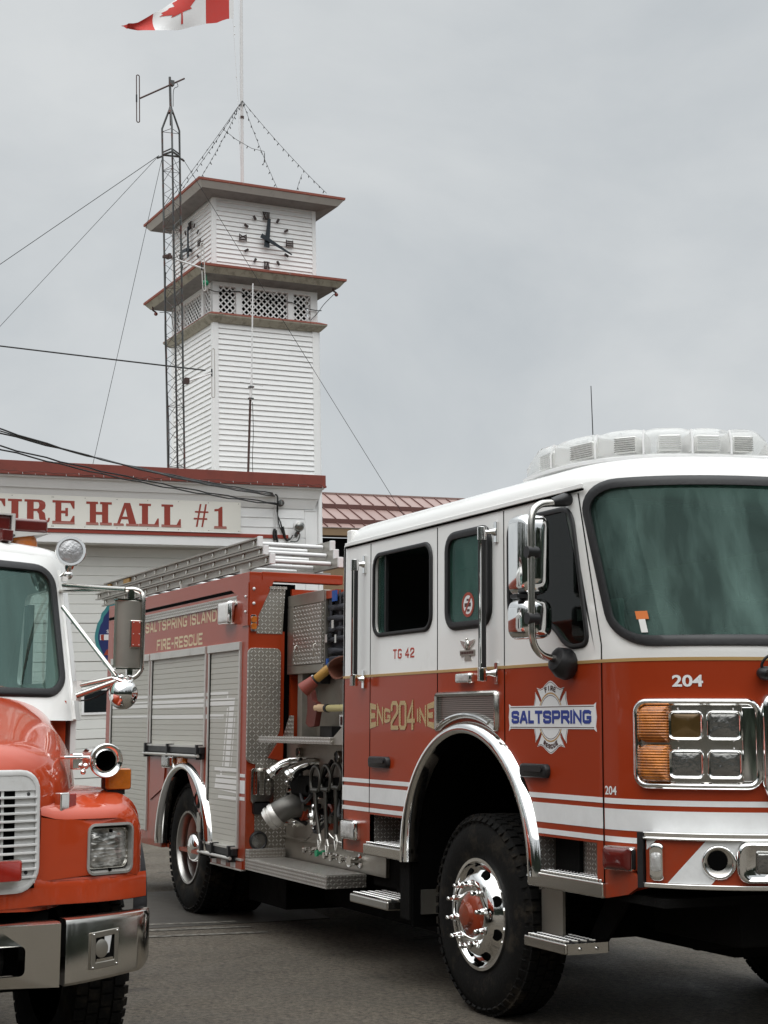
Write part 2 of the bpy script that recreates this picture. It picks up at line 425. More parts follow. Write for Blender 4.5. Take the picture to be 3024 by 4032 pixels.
mat('dark', (.0025, .0025, .0025), .95, var=.3, spec=.03)
mat('chassis', (.004, .0038, .0036), .85, var=.4, scale=8, bump=.3, spec=.12)
mat('interior', (.045, .047, .047), .7, var=.3, scale=9)
mat('interior_grey', (.16, .18, .175), .6, var=.25, scale=6)
mat('amber', (.44, .12, .010), .15, var=.55, scale=22, coat=.6, bump=.3, bscale=50)
mat('red_lens', (.30, .02, .012), .15, var=.4, scale=9, coat=.7)
mat('dark_red_lens', (.10, .012, .01), .15, var=.4, scale=9, coat=.7)
mat('clear_lens', (.55, .55, .54), .15, metal=.35, var=.35, scale=22, coat=.7, bump=.4, bscale=70)
mat('lamp_glass', (.26, .26, .25), .08, metal=.85, var=.3, scale=14, bump=.35, bscale=45, coat=.5)
mat('siding', (.86, .87, .87), .55, var=.035, scale=1.2, bump=.05, bscale=30, tint=(.66, .66, .65), tscale=1.1, tlo=.52, thi=.95)
mat('white_trim', (.84, .85, .85), .5, var=.03, scale=2, tint=(.6, .6, .58), tscale=2.5, tlo=.6, thi=.95)
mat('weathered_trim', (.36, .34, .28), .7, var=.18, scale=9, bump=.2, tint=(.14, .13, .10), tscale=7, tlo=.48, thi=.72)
mat('red_trim', (.20, .042, .028), .6, var=.12, scale=3, tint=(.15, .033, .022), tscale=5)
mat('red_shingle', (.26, .075, .05), .75, var=.2, scale=8, bump=.3, tint=(.24, .2, .17), tscale=4, tlo=.6, thi=.7)
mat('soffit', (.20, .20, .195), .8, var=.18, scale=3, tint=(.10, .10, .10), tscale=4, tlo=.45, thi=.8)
mat('bar_grey', (.50, .49, .47), .5)
mat('sign_board', (.80, .79, .73), .45, var=.03, scale=1.5)
mat('sign_red', (.30, .045, .028), .5, var=.08)
mat('sign_red_faded', (.40, .16, .13), .55, var=.08)
mat('door_panel', (.74, .75, .72), .5, var=.03, scale=1.2, tint=(.6, .61, .58), tscale=1.3, tlo=.55, thi=.95)
mat('clock_black', (.03, .015, .014), .6, var=.3)
mat('galv', (.085, .092, .092), .55, metal=.3, var=.3, scale=12, tint=(.11, .045, .035), tscale=9, tlo=.52, thi=.62)
mat('rusty', (.065, .035, .03), .6, metal=.2, var=.3, scale=12)
mat('white_rod', (.68, .68, .68), .4, var=.08, scale=6)
mat('cable', (.012, .012, .013), .6)
mat('pole_white', (.66, .66, .66), .4, var=.08, scale=5, tint=(.4, .38, .36), tscale=4, tlo=.6, thi=.9)
mat('roof_metal', (.27, .18, .16), .45, metal=.1, var=.07, scale=.8, tint=(.22, .14, .125), tscale=.9)
mat('roof_seam', (.12, .05, .042), .5, var=.1)
mat('flag_red', (.50, .04, .03), .75, var=.08, scale=10)
mat('flag_white', (.72, .72, .72), .75, var=.04, scale=10)
mat('green_bulb', (.0, .22, .10), .2, coat=.5)
mat('red_bulb', (.16, .025, .018), .3, coat=.5)
mat('tan_wall', (.24, .16, .09), .7, var=.15)
mat('webbing', (.02, .021, .028), .85, var=.4, scale=20, bump=.3, bscale=150)
mat('blue_strap', (.01, .07, .30), .6)
mat('hose_orange', (.17, .06, .035), .75, var=.25, scale=14, bump=.2, bscale=120)
mat('nozzle_red', (.20, .035, .022), .5, var=.2, scale=12)
mat('nozzle_yellow', (.34, .18, .03), .5, var=.15)
mat('axe_head', (.10, .02, .014), .45, var=.3, scale=12)
mat('axe_handle', (.42, .37, .17), .55, var=.12, scale=20)
mat('pale_wood', (.60, .42, .25), .5)
mat('teal', (.04, .22, .24), .55, var=.2, scale=5)
mat('navy', (.012, .022, .12), .5, var=.1)
mat('paper', (.7, .7, .68), .6)
mat('orange_sticker', (.6, .16, .03), .5)
mat('brick_sticker', (.30, .04, .02), .5)
mat('headliner', (.05, .09, .08), .8, var=.3, scale=3)
mat('conifer', (.035, .05, .03), .85, var=.5, scale=2)
tread('diamond', .031, .40, (.40, .375, .33), lw=.11, ll=.42, strength=.8)
tread('diamond_fine', .024, .38, (.42, .39, .35), lw=.12, ll=.44, strength=.8)
tread('grip', .026, .36, (.40, .375, .33), lw=.3, ll=.42, sy=1.3, straight=True)
perforated('mesh_black', .013, .36)
perforated('mesh_light', .03, .3, (.55, .53, .5))
glass('windscreen', (.40, .62, .56), (.10, .16, .142), .32, refl=(.36, .55, .50), wob=.10, ior=1.5, lo=.15, hi=2.1, ms=(1.2, 2.6, .5))  # pale streaks painted into the dust layer as windscreen reflections
glass('windscreen_left', (.72, .92, .86), (.06, .11, .10), .2, refl=(.6, .9, .82), ior=1.6, wob=.06)
glass('side_glass', (.38, .42, .40), (.02, .02, .02), .05, refl=.5)
glass('open_glass', (.92, .93, .93), (.1, .1, .1), .02)
glass('lens_clear', (.93, .93, .92), (.80, .80, .78), .17, ior=1.45, lo=.8, hi=1.2)
def checker(name, s=.008):
    m, nt, b = _new(name)
    uv = nt.nodes.new('ShaderNodeUVMap'); uv.uv_map = 'UVMap'
    c = nt.nodes.new('ShaderNodeTexChecker'); c.inputs['Scale'].default_value = 1/s
    c.inputs['Color1'].default_value = (.62, .47, .24, 1); c.inputs['Color2'].default_value = (.22, .14, .06, 1)
    nt.links.new(uv.outputs['UV'], c.inputs['Vector']); nt.links.new(c.outputs['Color'], b.inputs['Base Color'])
    b.inputs['Roughness'].default_value = .4
checker('gold_checker', .0085)
def ribbed(name, c0, c1):
    m, nt, b = _new(name); L = nt.links.new
    tc = nt.nodes.new('ShaderNodeTexCoord'); sp = nt.nodes.new('ShaderNodeSeparateXYZ'); L(tc.outputs['Object'], sp.inputs[0])
    s_ = _math(nt, 'SINE', _math(nt, 'MULTIPLY', sp.outputs['Z'], 2*pi/.013))
    n = nt.nodes.new('ShaderNodeTexNoise'); n.inputs['Scale'].default_value = 17; n.inputs['Detail'].default_value = 4; L(tc.outputs['Object'], n.inputs['Vector'])
    f = _math(nt, 'ADD', _math(nt, 'MULTIPLY', s_, .16), _math(nt, 'MULTIPLY', _math(nt, 'SUBTRACT', n.outputs['Fac'], .12), 1.25))
    mx = nt.nodes.new('ShaderNodeMix'); mx.data_type = 'RGBA'; mx.clamp_factor = True; L(f, mx.inputs['Factor']); mx.inputs['A'].default_value = c0+(1,); mx.inputs['B'].default_value = c1+(1,)
    L(mx.outputs['Result'], b.inputs['Base Color']); b.inputs['Roughness'].default_value = .15; b.inputs['Coat Weight'].default_value = .8; b.inputs['Metallic'].default_value = .15
    bp = nt.nodes.new('ShaderNodeBump'); bp.inputs['Strength'].default_value = .5; bp.inputs['Distance'].default_value = .004; L(s_, bp.inputs['Height']); L(bp.outputs[0], b.inputs['Normal'])
ribbed('amber_ribbed', (.10, .02, .003), (.75, .24, .02))
# =========================================================== FIRE ENGINE 204
# its own frame is the world frame: +x forward, y=0 the right-hand flank, +y to its left, z up
HW = 1.22; XF = 1.25; XA = .80; NE = 2.3
def rake(z): return -.30*max(0., z-1.95)/.85
def fpt(phi, z, off=0.):
    c = cos(phi); t = abs(c)**(2/NE)*(1 if c >= 0 else -1); s = abs(sin(phi))**(2/NE)
    return Vector((XF+(XA+off)*s+rake(z), HW-(HW+off)*t, z))
_tab = [(0., 0.)]
_N = 600
for _k in range(1, _N+1):
    a = fpt(pi*(_k-1)/_N, 1.5); b = fpt(pi*_k/_N, 1.5)
    _tab.append((_tab[-1][0]+(b-a).length, pi*_k/_N))
STOT = _tab[-1][0]
def phi_of_s(s):
    if s <= 0: return 0.
    lo, hi = 0, _N
    while hi-lo > 1:
        m = (lo+hi)//2
        if _tab[m][0] < s: lo = m
        else: hi = m
    a, b = _tab[lo], _tab[hi]
    return a[1]+(b[1]-a[1])*min(1, (s-a[0])/(b[0]-a[0]+1e-9))
def s_of_y(y):
    for s, p in _tab:
        if fpt(p, 1.5).y >= y: return s
    return STOT
def FS(s, z, n=0., base=0.):
    """point on the curved cab front: arc length s from the corner, height z, n out of the surface"""
    if s < 0: p = Vector((XF+s+rake(z), -base, z)); return p+Vector((0, -n, 0))
    ph = phi_of_s(s); p = fpt(ph, z, base)
    q = fpt(min(pi, ph+.01), z, base)-fpt(max(0, ph-.01), z, base)
    nn = Vector((q.y, -q.x, 0)).normalized()
    return p+nn*n
def side(u, v, w): return Vector((u, -w, v))          # right flank: w outwards
ENG = empty('fire_engine', (0, 0, 0), 'large red and white cab-over fire engine numbered 204 with a clear roof light bar', 'fire truck')

# ---- cab flank, lower red and upper white, with openings
def arc_pts(cx, cz, r, a0, a1, n=28): return [(cx+r*cos(a0+(a1-a0)*k/(n-1)), cz+r*sin(a0+(a1-a0)*k/(n-1))) for k in range(n)]
ACX, ACZ, AR = -.075, .815, .745
BELT = 1.905
ax0 = math.asin(min(1, 0.))
lower = [(-1.825, .772), (-1.385, .772), (-1.385, 1.022), (-.80, 1.022)]
a_start = pi-math.asin((1.022-ACZ)/AR)
lower = [(-1.825, .772), (-1.385, .772), (-1.385, 1.022)]+arc_pts(ACX, ACZ, AR, a_start, math.asin((1.022-ACZ)/AR))+[(1.312, 1.022), (1.312, .765), (1.40, .765), (1.40, BELT), (-1.825, BELT)]
# (the piece forward of x=1.25 is carried by the curved skin)
lower = [(-1.825, .772), (-1.385, .772), (-1.385, 1.022)]+arc_pts(ACX, ACZ, AR, a_start, math.asin((1.022-ACZ)/AR))+[(1.25, 1.022), (1.25, BELT), (-1.825, BELT)]
mb = MB(); mb.plate(lower, [], side, -.03); cabred = mb.build('cab_side', 'red_paint', ENG)
W1 = rrect(-1.335, -.525, 2.165, 2.682, .085)
W2 = rrect(-.305, .19, 2.165, 2.69, .085)
W3 = roundpoly([(.41, 2.70, .09), (1.045, 2.70, .10), (1.165, 2.12, .08), (1.19, 1.995, .09), (1.0, 1.985, .10), (.86, 2.115, .12), (.41, 2.165, .10)], .06, 5)
def front_edge(z): return 1.25+rake(z)
upper = [(-1.825, BELT), (1.25, BELT), (1.25, 1.95), (front_edge(2.79), 2.79), (-1.825, 2.79)]
mb = MB(); mb.plate(upper, [W1, W2, W3], side, -.03); mb.build('cab_side', 'white_paint', ENG)
# gold belt line
mb = MB(); mb.box(-1.825, 1.25, -.003, 0, BELT-.008, BELT+.008)
mb.rings([[FS(s, z, .003) for z in (BELT-.008, BELT+.008)] for s in [STOT*k/80 for k in range(81)]], closed=False, cap=(False, False))
mb.build('belt_stripe', 'gold', ENG)
# ---- curved front skin
mb = MB(); NF = 120
def strip(mb, zs, n=0.):
    def f(u, v):
        z = zs[int(round(v*(len(zs)-1)))]; s = STOT*u
        if z == zs[0]: d = min(s, STOT-s); z = .765+.10*min(1, d/.42)**1.5
        return FS(s, z, n)
    mb.grid(NF, len(zs)-1, f)
strip(mb, [.765, .90, 1.0, 1.1, 1.3, 1.5, 1.7, BELT]); mb.build('front_panel', 'red_paint', ENG, solid=0)
# windscreen surround: rings from opening to the border, in (phi, z)
PL, PR, Z0, Z1 = .17, pi-.17, 1.99, 2.80
def ell_loop(x0, x1, z0, z1, rx, rz, nc=8, nx=60, nz=10):
    out = []
    def lin(a, b, n): return [(a[0]+(b[0]-a[0])*k/n, a[1]+(b[1]-a[1])*k/n) for k in range(n)]
    for (cx, cz, a0) in ((x0+rx, z0+rz, pi), (x1-rx, z0+rz, 1.5*pi), (x1-rx, z1-rz, 0), (x0+rx, z1-rz, .5*pi)):
        for k in range(nc): a = a0+k*pi/2/nc; out.append((cx+rx*cos(a), cz+rz*sin(a)))
        e = (cx+rx*cos(a0+pi/2), cz+rz*sin(a0+pi/2))
        nx_ = {pi: (x1-rx, z0), 1.5*pi: (x1, z1-rz), 0: (x0+rx, z1), .5*pi: (x0, z0+rz)}[a0]
        out += lin(e, nx_, nx if a0 in (pi, 0) else nz)
    return out
def FP(ph, z, n=0.):
    return FS(0, z, n) if ph <= 0 else (lambda p, q: p+Vector((q.y, -q.x, 0)).normalized()*n)(fpt(ph, z), fpt(min(pi, ph+.01), z)-fpt(max(0, ph-.01), z))
inner = ell_loop(PL, PR, Z0, Z1, .26, .15)
def project_outer(p):
    # matching point on the border rectangle [0,pi] x [BELT,2.82]
    x, z = p; cx, cz = pi/2, 2.40
    dx, dz = x-cx, z-cz
    hx, hz0, hz1 = pi/2, cz-BELT, 2.82-cz
    if abs(z-Z0) < .155 and abs(x-PL) > .27 and abs(x-PR) > .27: return (x, BELT)
    if abs(z-Z1) < .155 and abs(x-PL) > .27 and abs(x-PR) > .27: return (x, 2.82)
    if abs(x-PL) < .27 or abs(x-PR) < .27:
        left = x < cx
        if Z0+.15 <= z <= Z1-.15: return (0 if left else pi, BELT+(z-Z0-.15)/(Z1-Z0-.3)*(2.82-BELT))
        # corner: sweep
        xc = PL+.26 if left else PR-.26
        f = abs(x-xc)/.26
        if z < cz: return ((xc+(0-xc)*min(1, f*1.0)) if left else xc+(pi-xc)*min(1, f), BELT)
        return ((xc+(0-xc)*min(1, f)) if left else xc+(pi-xc)*min(1, f), 2.82)
    return (x, BELT if z < cz else 2.82)
outer = [project_outer(p) for p in inner]
mb = MB(); K = 6
mb.rings([[FP(a[0]+(b[0]-a[0])*k/K, a[1]+(b[1]-a[1])*k/K) for a, b in zip(inner, outer)] for k in range(K+1)], True, (False, False))
mb.build('front_panel', 'white_paint', ENG)
ws = None
mb = MB()
cxy = (pi/2, 2.395)
rr_ = [1., .97, .9, .75, .5, .25, .05]
mb.rings([[FP(cxy[0]+(a[0]-cxy[0])*t, cxy[1]+(a[1]-cxy[1])*t, -.004) for a in inner] for t in rr_], True, (False, True))
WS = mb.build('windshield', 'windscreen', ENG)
mb = MB()
prof = [(-.030, .004), (-.028, .016), (-.004, .02), (.020, .014), (.024, .0)]
def ring_at(scale_off, n):
    out = []
    for i, a in enumerate(inner):
        p = Vector(inner[i-1]); q = Vector(inner[(i+1) % len(inner)])
        d = (q-p); # tangent in (phi,z); convert phi to metres with local arc length
        ph = a[0]; J = (fpt(min(pi, ph+.02), 1.5)-fpt(max(0, ph-.02), 1.5)).length/.04
        t = Vector((d.x*J, d.y)).normalized(); nn = Vector((t.y, -t.x))   # outward for ccw
        out.append(FP(min(pi, max(0, a[0]+nn.x*scale_off/J)), a[1]+nn.y*scale_off, n))
    return out
mb.rings([ring_at(o, n) for o, n in prof], True, (False, False)); mb.build('window_seal', 'black_rubber', WS, smooth=60)
# inspection sticker inside the corner of the windscreen
mb = MB(); s0 = s_of_y(.030); mb.box(0, 0, 0, 0, 0, 0); mb = MB()
def fbox(mb, s0, s1, z0, z1, n0, n1, k=None):
    k = k or max(1, int((s1-s0)/.03))
    P = [[FS(s0+(s1-s0)*j/k, z, n) for (z, n) in ((z0, n0), (z1, n0), (z1, n1), (z0, n1))] for j in range(k+1)]
    mb.rings(P, True, (True, True)); return mb
fbox(mb, .33, .395, 2.10, 2.14, .002, .003); mb.build('sticker', 'orange_sticker', WS)
mb = MB(); fbox(mb, .34, .375, 2.035, 2.10, .002, .003); mb.build('sticker', 'paper', WS)
# ---- roof
def outline(inset, z, n=64):
    pts = []
    r = .10
    x0, x1 = -1.825+inset*.5, XF
    hw = HW-inset
    for k in range(n+1):
        ph = pi*k/n; c = cos(ph); t = abs(c)**(2/NE)*(1 if c >= 0 else -1); s = abs(sin(ph))**(2/NE)
        pts.append(Vector((XF+(XA-inset*.75)*s+rake(z), HW-hw*t, z)))
    for k in range(7):
        a = pi/2*k/6; pts.append(Vector((x0+r-r*sin(a), HW+hw-r+r*cos(a), z)))
    for k in range(7):
        a = pi/2*k/6; pts.append(Vector((x0+r-r*cos(a), HW-hw+r-r*sin(a), z)))
    return pts
mb = MB()
mb.rings([outline(i, z) for i, z in ((0, 2.80), (.004, 2.83), (.016, 2.862), (.04, 2.892), (.075, 2.918), (.12, 2.937), (.19, 2.952), (.3, 2.962), (.5, 2.97), (.8, 2.975))], True, (True, True))
roof = mb.build('roof', 'white_paint', ENG, smooth=60)
mb = MB(); mb.box(-1.79, 1.165, -.014, .0, 2.786, 2.812); mb.build('drip_rail', 'white_paint', roof, bev=.004)
mb = MB(); mb.box(-1.79, 1.165, -.010, .0, 2.776, 2.7855); mb.build('drip_rail', 'dark', roof)
# ---- rest of the cab shell (rear wall, far side, floor, interior)
mb = MB(); mb.box(-1.828, -1.80, .0, 2*HW, .772, 2.80); mb.build('rear_wall', 'white_paint', ENG)
mb = MB(); mb.box(-1.80, 1.25, 2*HW-.03, 2*HW, .772, BELT); mb.build('cab_side', 'red_paint', ENG)
mb = MB(); mb.plate(upper, [], lambda u, v, w: Vector((u, 2*HW+w, v)), -.03); mb.build('cab_side', 'white_paint', ENG)
mb = MB(); mb.box(-1.79, 1.30, .05, 2*HW-.05, 1.56, 1.60); mb.box(1.30, 1.70, .45, 2*HW-.45, 1.56, 1.60)
mb.box(-1.79, -1.74, .05, 2*HW-.05, 1.6, 2.78)
mb.build('cab_floor', 'interior', ENG)
mb = MB()
mb.grid(40, 3, lambda u, v: FP(.1+(pi-.2)*u, 1.99, -.02)*(1-v)+Vector((1.02, .1+2.24*u, 2.0-.02*v))*v)
mb.box(.95, 1.02, .1, 2*HW-.1, 1.6, 1.985); mb.build('dashboard', 'interior_grey', ENG)
def seat(x, y):
    m_ = MB(); m_.box(x-.25, x+.25, y-.24, y+.24, 1.75, 1.88); m_.box(x-.33, x-.2, y-.24, y+.24, 1.88, 2.35); m_.box(x-.32, x-.22, y-.13, y+.13, 2.37, 2.55); return m_.build('seat', 'interior', ENG, bev=.03)
seat(.45, .55); seat(.45, 1.9); seat(-.7, .55); seat(-.7, 1.9)
mb = MB(); mb.tube([(.93+.03*cos(t), .55+.2*cos(t), 2.1+.2*sin(t)) for t in [2*pi*k/24 for k in range(25)]], .014, 6); mb.tube([(.95, .55, 1.95), (.93, .55, 2.1)], .03); mb.build('steering_wheel', 'black_plastic', ENG)
mb = MB(); mb.box(.98, 1.12, 1.0, 1.45, 1.985, 2.12); mb.box(1.05, 1.1, .85, .95, 2.0, 2.09); mb.build('radio_console', 'interior', ENG, bev=.01)
mb = MB(); mb.box(1.126, 1.129, 1.2, 1.3, 2.03, 2.09); mb.build('screen', 'blue_strap', ENG)
# ceiling
mb = MB(); mb.box(-1.79, 1.1, .04, 2*HW-.04, 2.74, 2.76); mb.build('headliner', 'headliner', ENG)
# ---- door gaps
mb = MB()
for x, z0, z1 in ((-1.395, 1.03, 2.768), (-.447, 1.56, 2.768), (.35, 1.50, 2.77)):
    mb.box(x-.004, x+.004, -.0015, .001, z0, z1)
gap = mb.each('door_gap', 'dark', ENG)
mb = MB()
def gapx(z): return 1.306 if z < 1.985 else 1.306+(1.10-1.306)*(z-1.985)/(2.77-1.985)
zs_ = [.77, 1.2, 1.6, 1.9, 1.985]+[1.985+(2.77-1.985)*k/10 for k in range(1, 11)]
mb.rings([[FS(gapx(z)-(1.25+rake(z))+d, z, .0022) for d in (-.0045, .0045)] for z in zs_], False, (False, False)); mb.build('door_gap', 'dark', ENG)
# ---- windows with rubber seals
def seal(loop, w=.016, t=.012, P=side):
    m_ = MB(); n = len(loop); prof = [(-w*.6, 0.), (-w*.6, t), (w*.2, t*1.3), (w*.8, t), (w, 0)]
    R_ = []
    for o, h in prof:
        ring = []
        for i, a in enumerate(loop):
            d = (Vector(loop[(i+1) % n])-Vector(loop[i-1]))
            d = d.normalized(); ring.append(P(a[0]+d.y*o, a[1]-d.x*o, h))
        R_.append(ring)
    m_.rings(R_, True, (False, False)); return m_
def ccw(l):
    a = sum(l[i-1][0]*l[i][1]-l[i][0]*l[i-1][1] for i in range(len(l))); return l if a > 0 else l[::-1]
def window(loop, m='side_glass', w=.02, t=.012, name='side_window', panes=None):
    loop = ccw(loop)
    g = MB(); g.plate(loop, [], side, -.008)
    o = g.build(name, m, ENG)
    s_ = seal(loop, w, t).build('window_seal', 'black_rubber', o, smooth=60); return o
# rear door window: slid open, its pane and channel stand at the rear edge
g = MB(); g.box(-1.30, -1.21, .02, .028, 2.17, 2.675); pane = g.build('side_window', 'windscreen_left', ENG)
seal(ccw(W1), .017, .012).build('window_seal', 'black_rubber', pane, smooth=60)
g = MB(); g.box(-1.212, -1.192, .012, .032, 2.17, 2.675); g.build('window_channel', 'black_rubber', pane)
g = MB(); g.box(-1.316, -1.300, .012, .03, 2.17, 2.675); g.build('window_channel', 'dull_chrome', pane)
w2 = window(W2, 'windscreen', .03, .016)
w3 = window(W3, 'side_glass', .017, .01)
# pale ribbed panel built behind the middle window as its ribbed reflection
mb = MB()
for k in range(7): mb.box(-.33, .22, .045+.008*(k % 2), .055+.008*(k % 2), 2.235+k*.066, 2.30+k*.066)
mb.build('reflection_ribs', 'interior_grey', w2)
# no-axe style round warning sticker
cx_, cz_ = -.064, 2.277
g = MB(); g.plate(circ(cx_, cz_, .072), [circ(cx_, cz_, .055)[::-1]], lambda u, v, w: side(u, v, w), .003); g.plate([(cx_-.045, cz_-.045), (cx_-.033, cz_-.053), (cx_+.045, cz_+.045), (cx_+.033, cz_+.053)], [], side, .0034)
stk = g.build('warning_sticker', 'brick_sticker', w2)
g = MB(); g.plate(circ(cx_, cz_, .056), [], side, .002); g.build('sticker_face', 'stripe_white', stk)
g = MB(); g.box(cx_-.04, cx_+.035, -.003, 0, cz_-.012, cz_+.01); g.box(cx_-.015, cx_+.01, -.003, 0, cz_+.022, cz_+.034); g.box(cx_-.01, cx_+.02, -.003, 0, cz_-.04, cz_-.026); g.build('sticker_mark', 'dark_letter', stk)
# things seen through the front side window
g = MB(); g.box(.86, 1.02, .3, .34, 2.03, 2.25); g.build('door_pocket', 'interior_grey', ENG, bev=.01)
g = MB(); g.box(.90, 1.02, .12, .125, 2.13, 2.19); g.each('notice', 'paper', ENG)
g = MB(); g.box(.95, .99, .12, .125, 2.205, 2.235); g.each('notice', 'paper', ENG)

# ---- white stripes along the flank and round the front
def band(mb, x0, x1, z0, z1): mb.box(x0, x1, -.002, 0, z0, z1)
for nm, z0, z1 in (('upper', 1.217, 1.243), ('wide', 1.094, 1.193), ('lower', 1.036, 1.062)):
    mb = MB(); e = sqrt(max(0, AR**2-((z0+z1)/2-ACZ)**2))
    band(mb, -1.82, -1.402, z0, z1); band(mb, -1.388, ACX-e-.035, z0, z1); band(mb, ACX+e+.045, 1.25, z0, z1)
    fbox(mb, .0, .05, z0, z1, 0, .002)
    if nm != 'lower': fbox(mb, .066, STOT-.07, z0, z1, 0, .002, 90)
    else: fbox(mb, .066, .275, z0, z1, 0, .002, 8)
    mb.each('white_stripe', 'stripe_white', ENG)
# ---- wheel arch trim and wells
mb = MB()
def arch(cx, cz, r, a0, a1, y, w=.06, th=.05, n=40):
    R_ = []
    for k in range(n+1):
        a = a0+(a1-a0)*k/n; d = (cos(a), sin(a))
        R_.append([Vector((cx+d[0]*rr, y_, cz+d[1]*rr)) for rr, y_ in ((r-.02, y+.05), (r-.022, y-th*.5), (r-.01, y-th*.95), (r+w*.35, y-th), (r+w*.75, y-th*.6), (r+w, y-.002), (r+w*.9, y+.001))])
    return R_
mb.rings(arch(ACX, ACZ, AR, pi*1.02, -.0*pi, 0., .055, .055), False, (False, False)); mb.build('fender_trim', 'chrome', ENG, smooth=60)
mb = MB(); n = 24
mb.rings([[Vector((ACX+(AR+.0)*cos(a), y, ACZ+(AR+.0)*sin(a))) for a in [pi*k/n for k in range(n+1)]] for y in (.0, .75)], False, (False, False))
mb.box(ACX-AR-.02, ACX+AR, .75, .78, .5, 1.56); mb.box(ACX-AR-.03, ACX-AR, .03, .75, .38, .9)
mb.build('wheel_well', 'dark', ENG)
mb = MB(); mb.box(-.98, ACX-AR-.034, .02, .3, .42, .80); mb.build('mudflap', 'chassis', ENG)
# ---- stepwells
def stepwell(x0, x1, z0, z1, name='step_well'):
    m_ = MB(); m_.box(x0, x1, .34, .36, z0-.05, z1); m_.box(x0-.004, x0, .0, .36, z0-.05, z1); m_.build(name, 'diamond_fine', ENG)
    m_ = MB(); m_.box(x0, x1, .03, .36, z1, z1+.01); m_.build(name, 'red_paint', ENG)
stepwell(-1.385, ACX-AR-.045, .82, 1.022); stepwell(.70, 1.312, .80, 1.022)
mb = MB(); mb.box(.68, .93, .10, .12, .84, 1.02); mb.build('step_well', 'chassis', ENG)
mb = MB(); mb.box(.935, 1.30, .12, .135, .84, 1.02); mb.build('step_well', 'diamond_fine', ENG)
def step(x0, x1, y0, y1, z, h=.06, face='dull_chrome'):
    m_ = MB(); m_.box(x0, x1, y0, y1, z-h, z); o = m_.build('step', face, ENG, bev=.01)
    m_ = MB(); m_.box(x0+.012, x1-.012, y0+.012, y1-.01, z, z+.0015); m_.build('tread_base', 'chassis', o)
    m_ = MB(); nx = int((x1-x0-.02)/.031); ny = max(2, int((y1-y0-.02)/.052))
    for i in range(nx):
        for j in range(min(ny, 5)):
            cx = x0+.02+(i+.5)*(x1-x0-.04)/nx; cy = y0+.028+j*.052
            m_.obox((cx, cy, z+.005), (.6, .8, 0), (-.8, .6, 0), (0, 0, 1), .017, .0065, .007)
    m_.build('step_tread', 'chrome', o, bev=.002)
    return o
step(-1.432, ACX-AR-.055, -.03, .30, .838, .07); step(-1.585, -1.02, -.05, .28, .512, .055)
step(.605, 1.312, -.02, .32, .838, .075); step(.55, .958, -.01, .24, .505, .055)
mb = MB(); mb.box(-1.40, -1.22, .20, .22, .50, .77); mb.each('step_bracket', 'chassis', ENG)
mb = MB(); mb.box(-1.02, -.80, .08, .22, .455, .60); mb.box(.555, .765, .10, .115, .50, .765); mb.each('step_bracket', 'steel', ENG)
mb = MB(); mb.box(.9585, .968, .0, .24, .452, .505); mb.build('step_end', 'dull_chrome', ENG)
mb = MB(); mb.plate([(.74, .452), (.93, .452), (.93, .50), (1.18, .77), (.98, .77)], [], lambda u, v, w: Vector((u, .25+w, v)), .02)
mb.each('step_bracket', 'chassis', ENG)
mb = MB()
for y in (.07, .17):
    mb.sphere((.970, y, .478), .010, 8, 6)
mb.each('bolt', 'chrome', ENG)
mb = MB(); mb.plate([(1.24, .765), (1.31, .765), (1.50, .80), (1.62, .86), (1.31, 1.03), (1.24, 1.03)], [], lambda u, v, w: Vector((u, .002+w, v)), .02); mb.build('corner_skirt', 'red_paint', ENG)
# ---- chrome ribbed handrails
def handrail(x, z0, z1, dx):
    m_ = MB(); m_.tube([(x, -.075, z0+.02), (x, -.075, z1-.02)], .022, 12); o = m_.build('handrail', 'black_rubber', ENG)
    m_ = MB(); m_.tube([(x+.014, -.094, z0+.02), (x+.014, -.094, z1-.02)], .0065, 8); m_.build('rail_strip', 'chrome', o)
    for z in (z0, z1):
        m_ = MB(); m_.tube([(x, -.075, z-.045), (x, -.075, z+.03)], .027, 12)
        m_.tube([(x, -.075, z), (x+dx*.5, -.045, z), (x+dx, -.01, z)], [.022, .012, .024], 10)
        m_.box(x+dx-.018, x+dx+.018, -.014, 0, z-.06, z+.06); m_.build('rail_bracket', 'chrome', o, bev=.003)
handrail(-1.485, 1.885, 2.64, .0); handrail(.235, 1.875, 2.66, .04)
# ---- door handles
for x0, x1 in ((-1.372, -1.085), (.54, .82)):
    zc = 1.355; m_ = MB(); xc = (x0+x1)/2; hw = (x1-x0)/2
    hl = ccw(rrect(x0, x1, zc-.036, zc+.036, .03, 5)); m_.rings([[Vector((xc+(p[0]-xc)*k, -.002-dz, zc+(p[1]-zc)*k)) for p in hl] for k, dz in ((1., 0.), (.99, .018), (.95, .026), (.86, .03))], True, (False, True))
    o = m_.build('door_handle', 'black_plastic', ENG)
    m_ = MB(); hl = ccw(rrect(x0+.04, x1-.03, zc-.004, zc+.026, .014, 5)); m_.rings([[Vector((p[0], -.03-dz, p[1])) for p in hl] for dz in (0., .012)], True, (False, True)); m_.build('handle_grip', 'black_plastic', o)
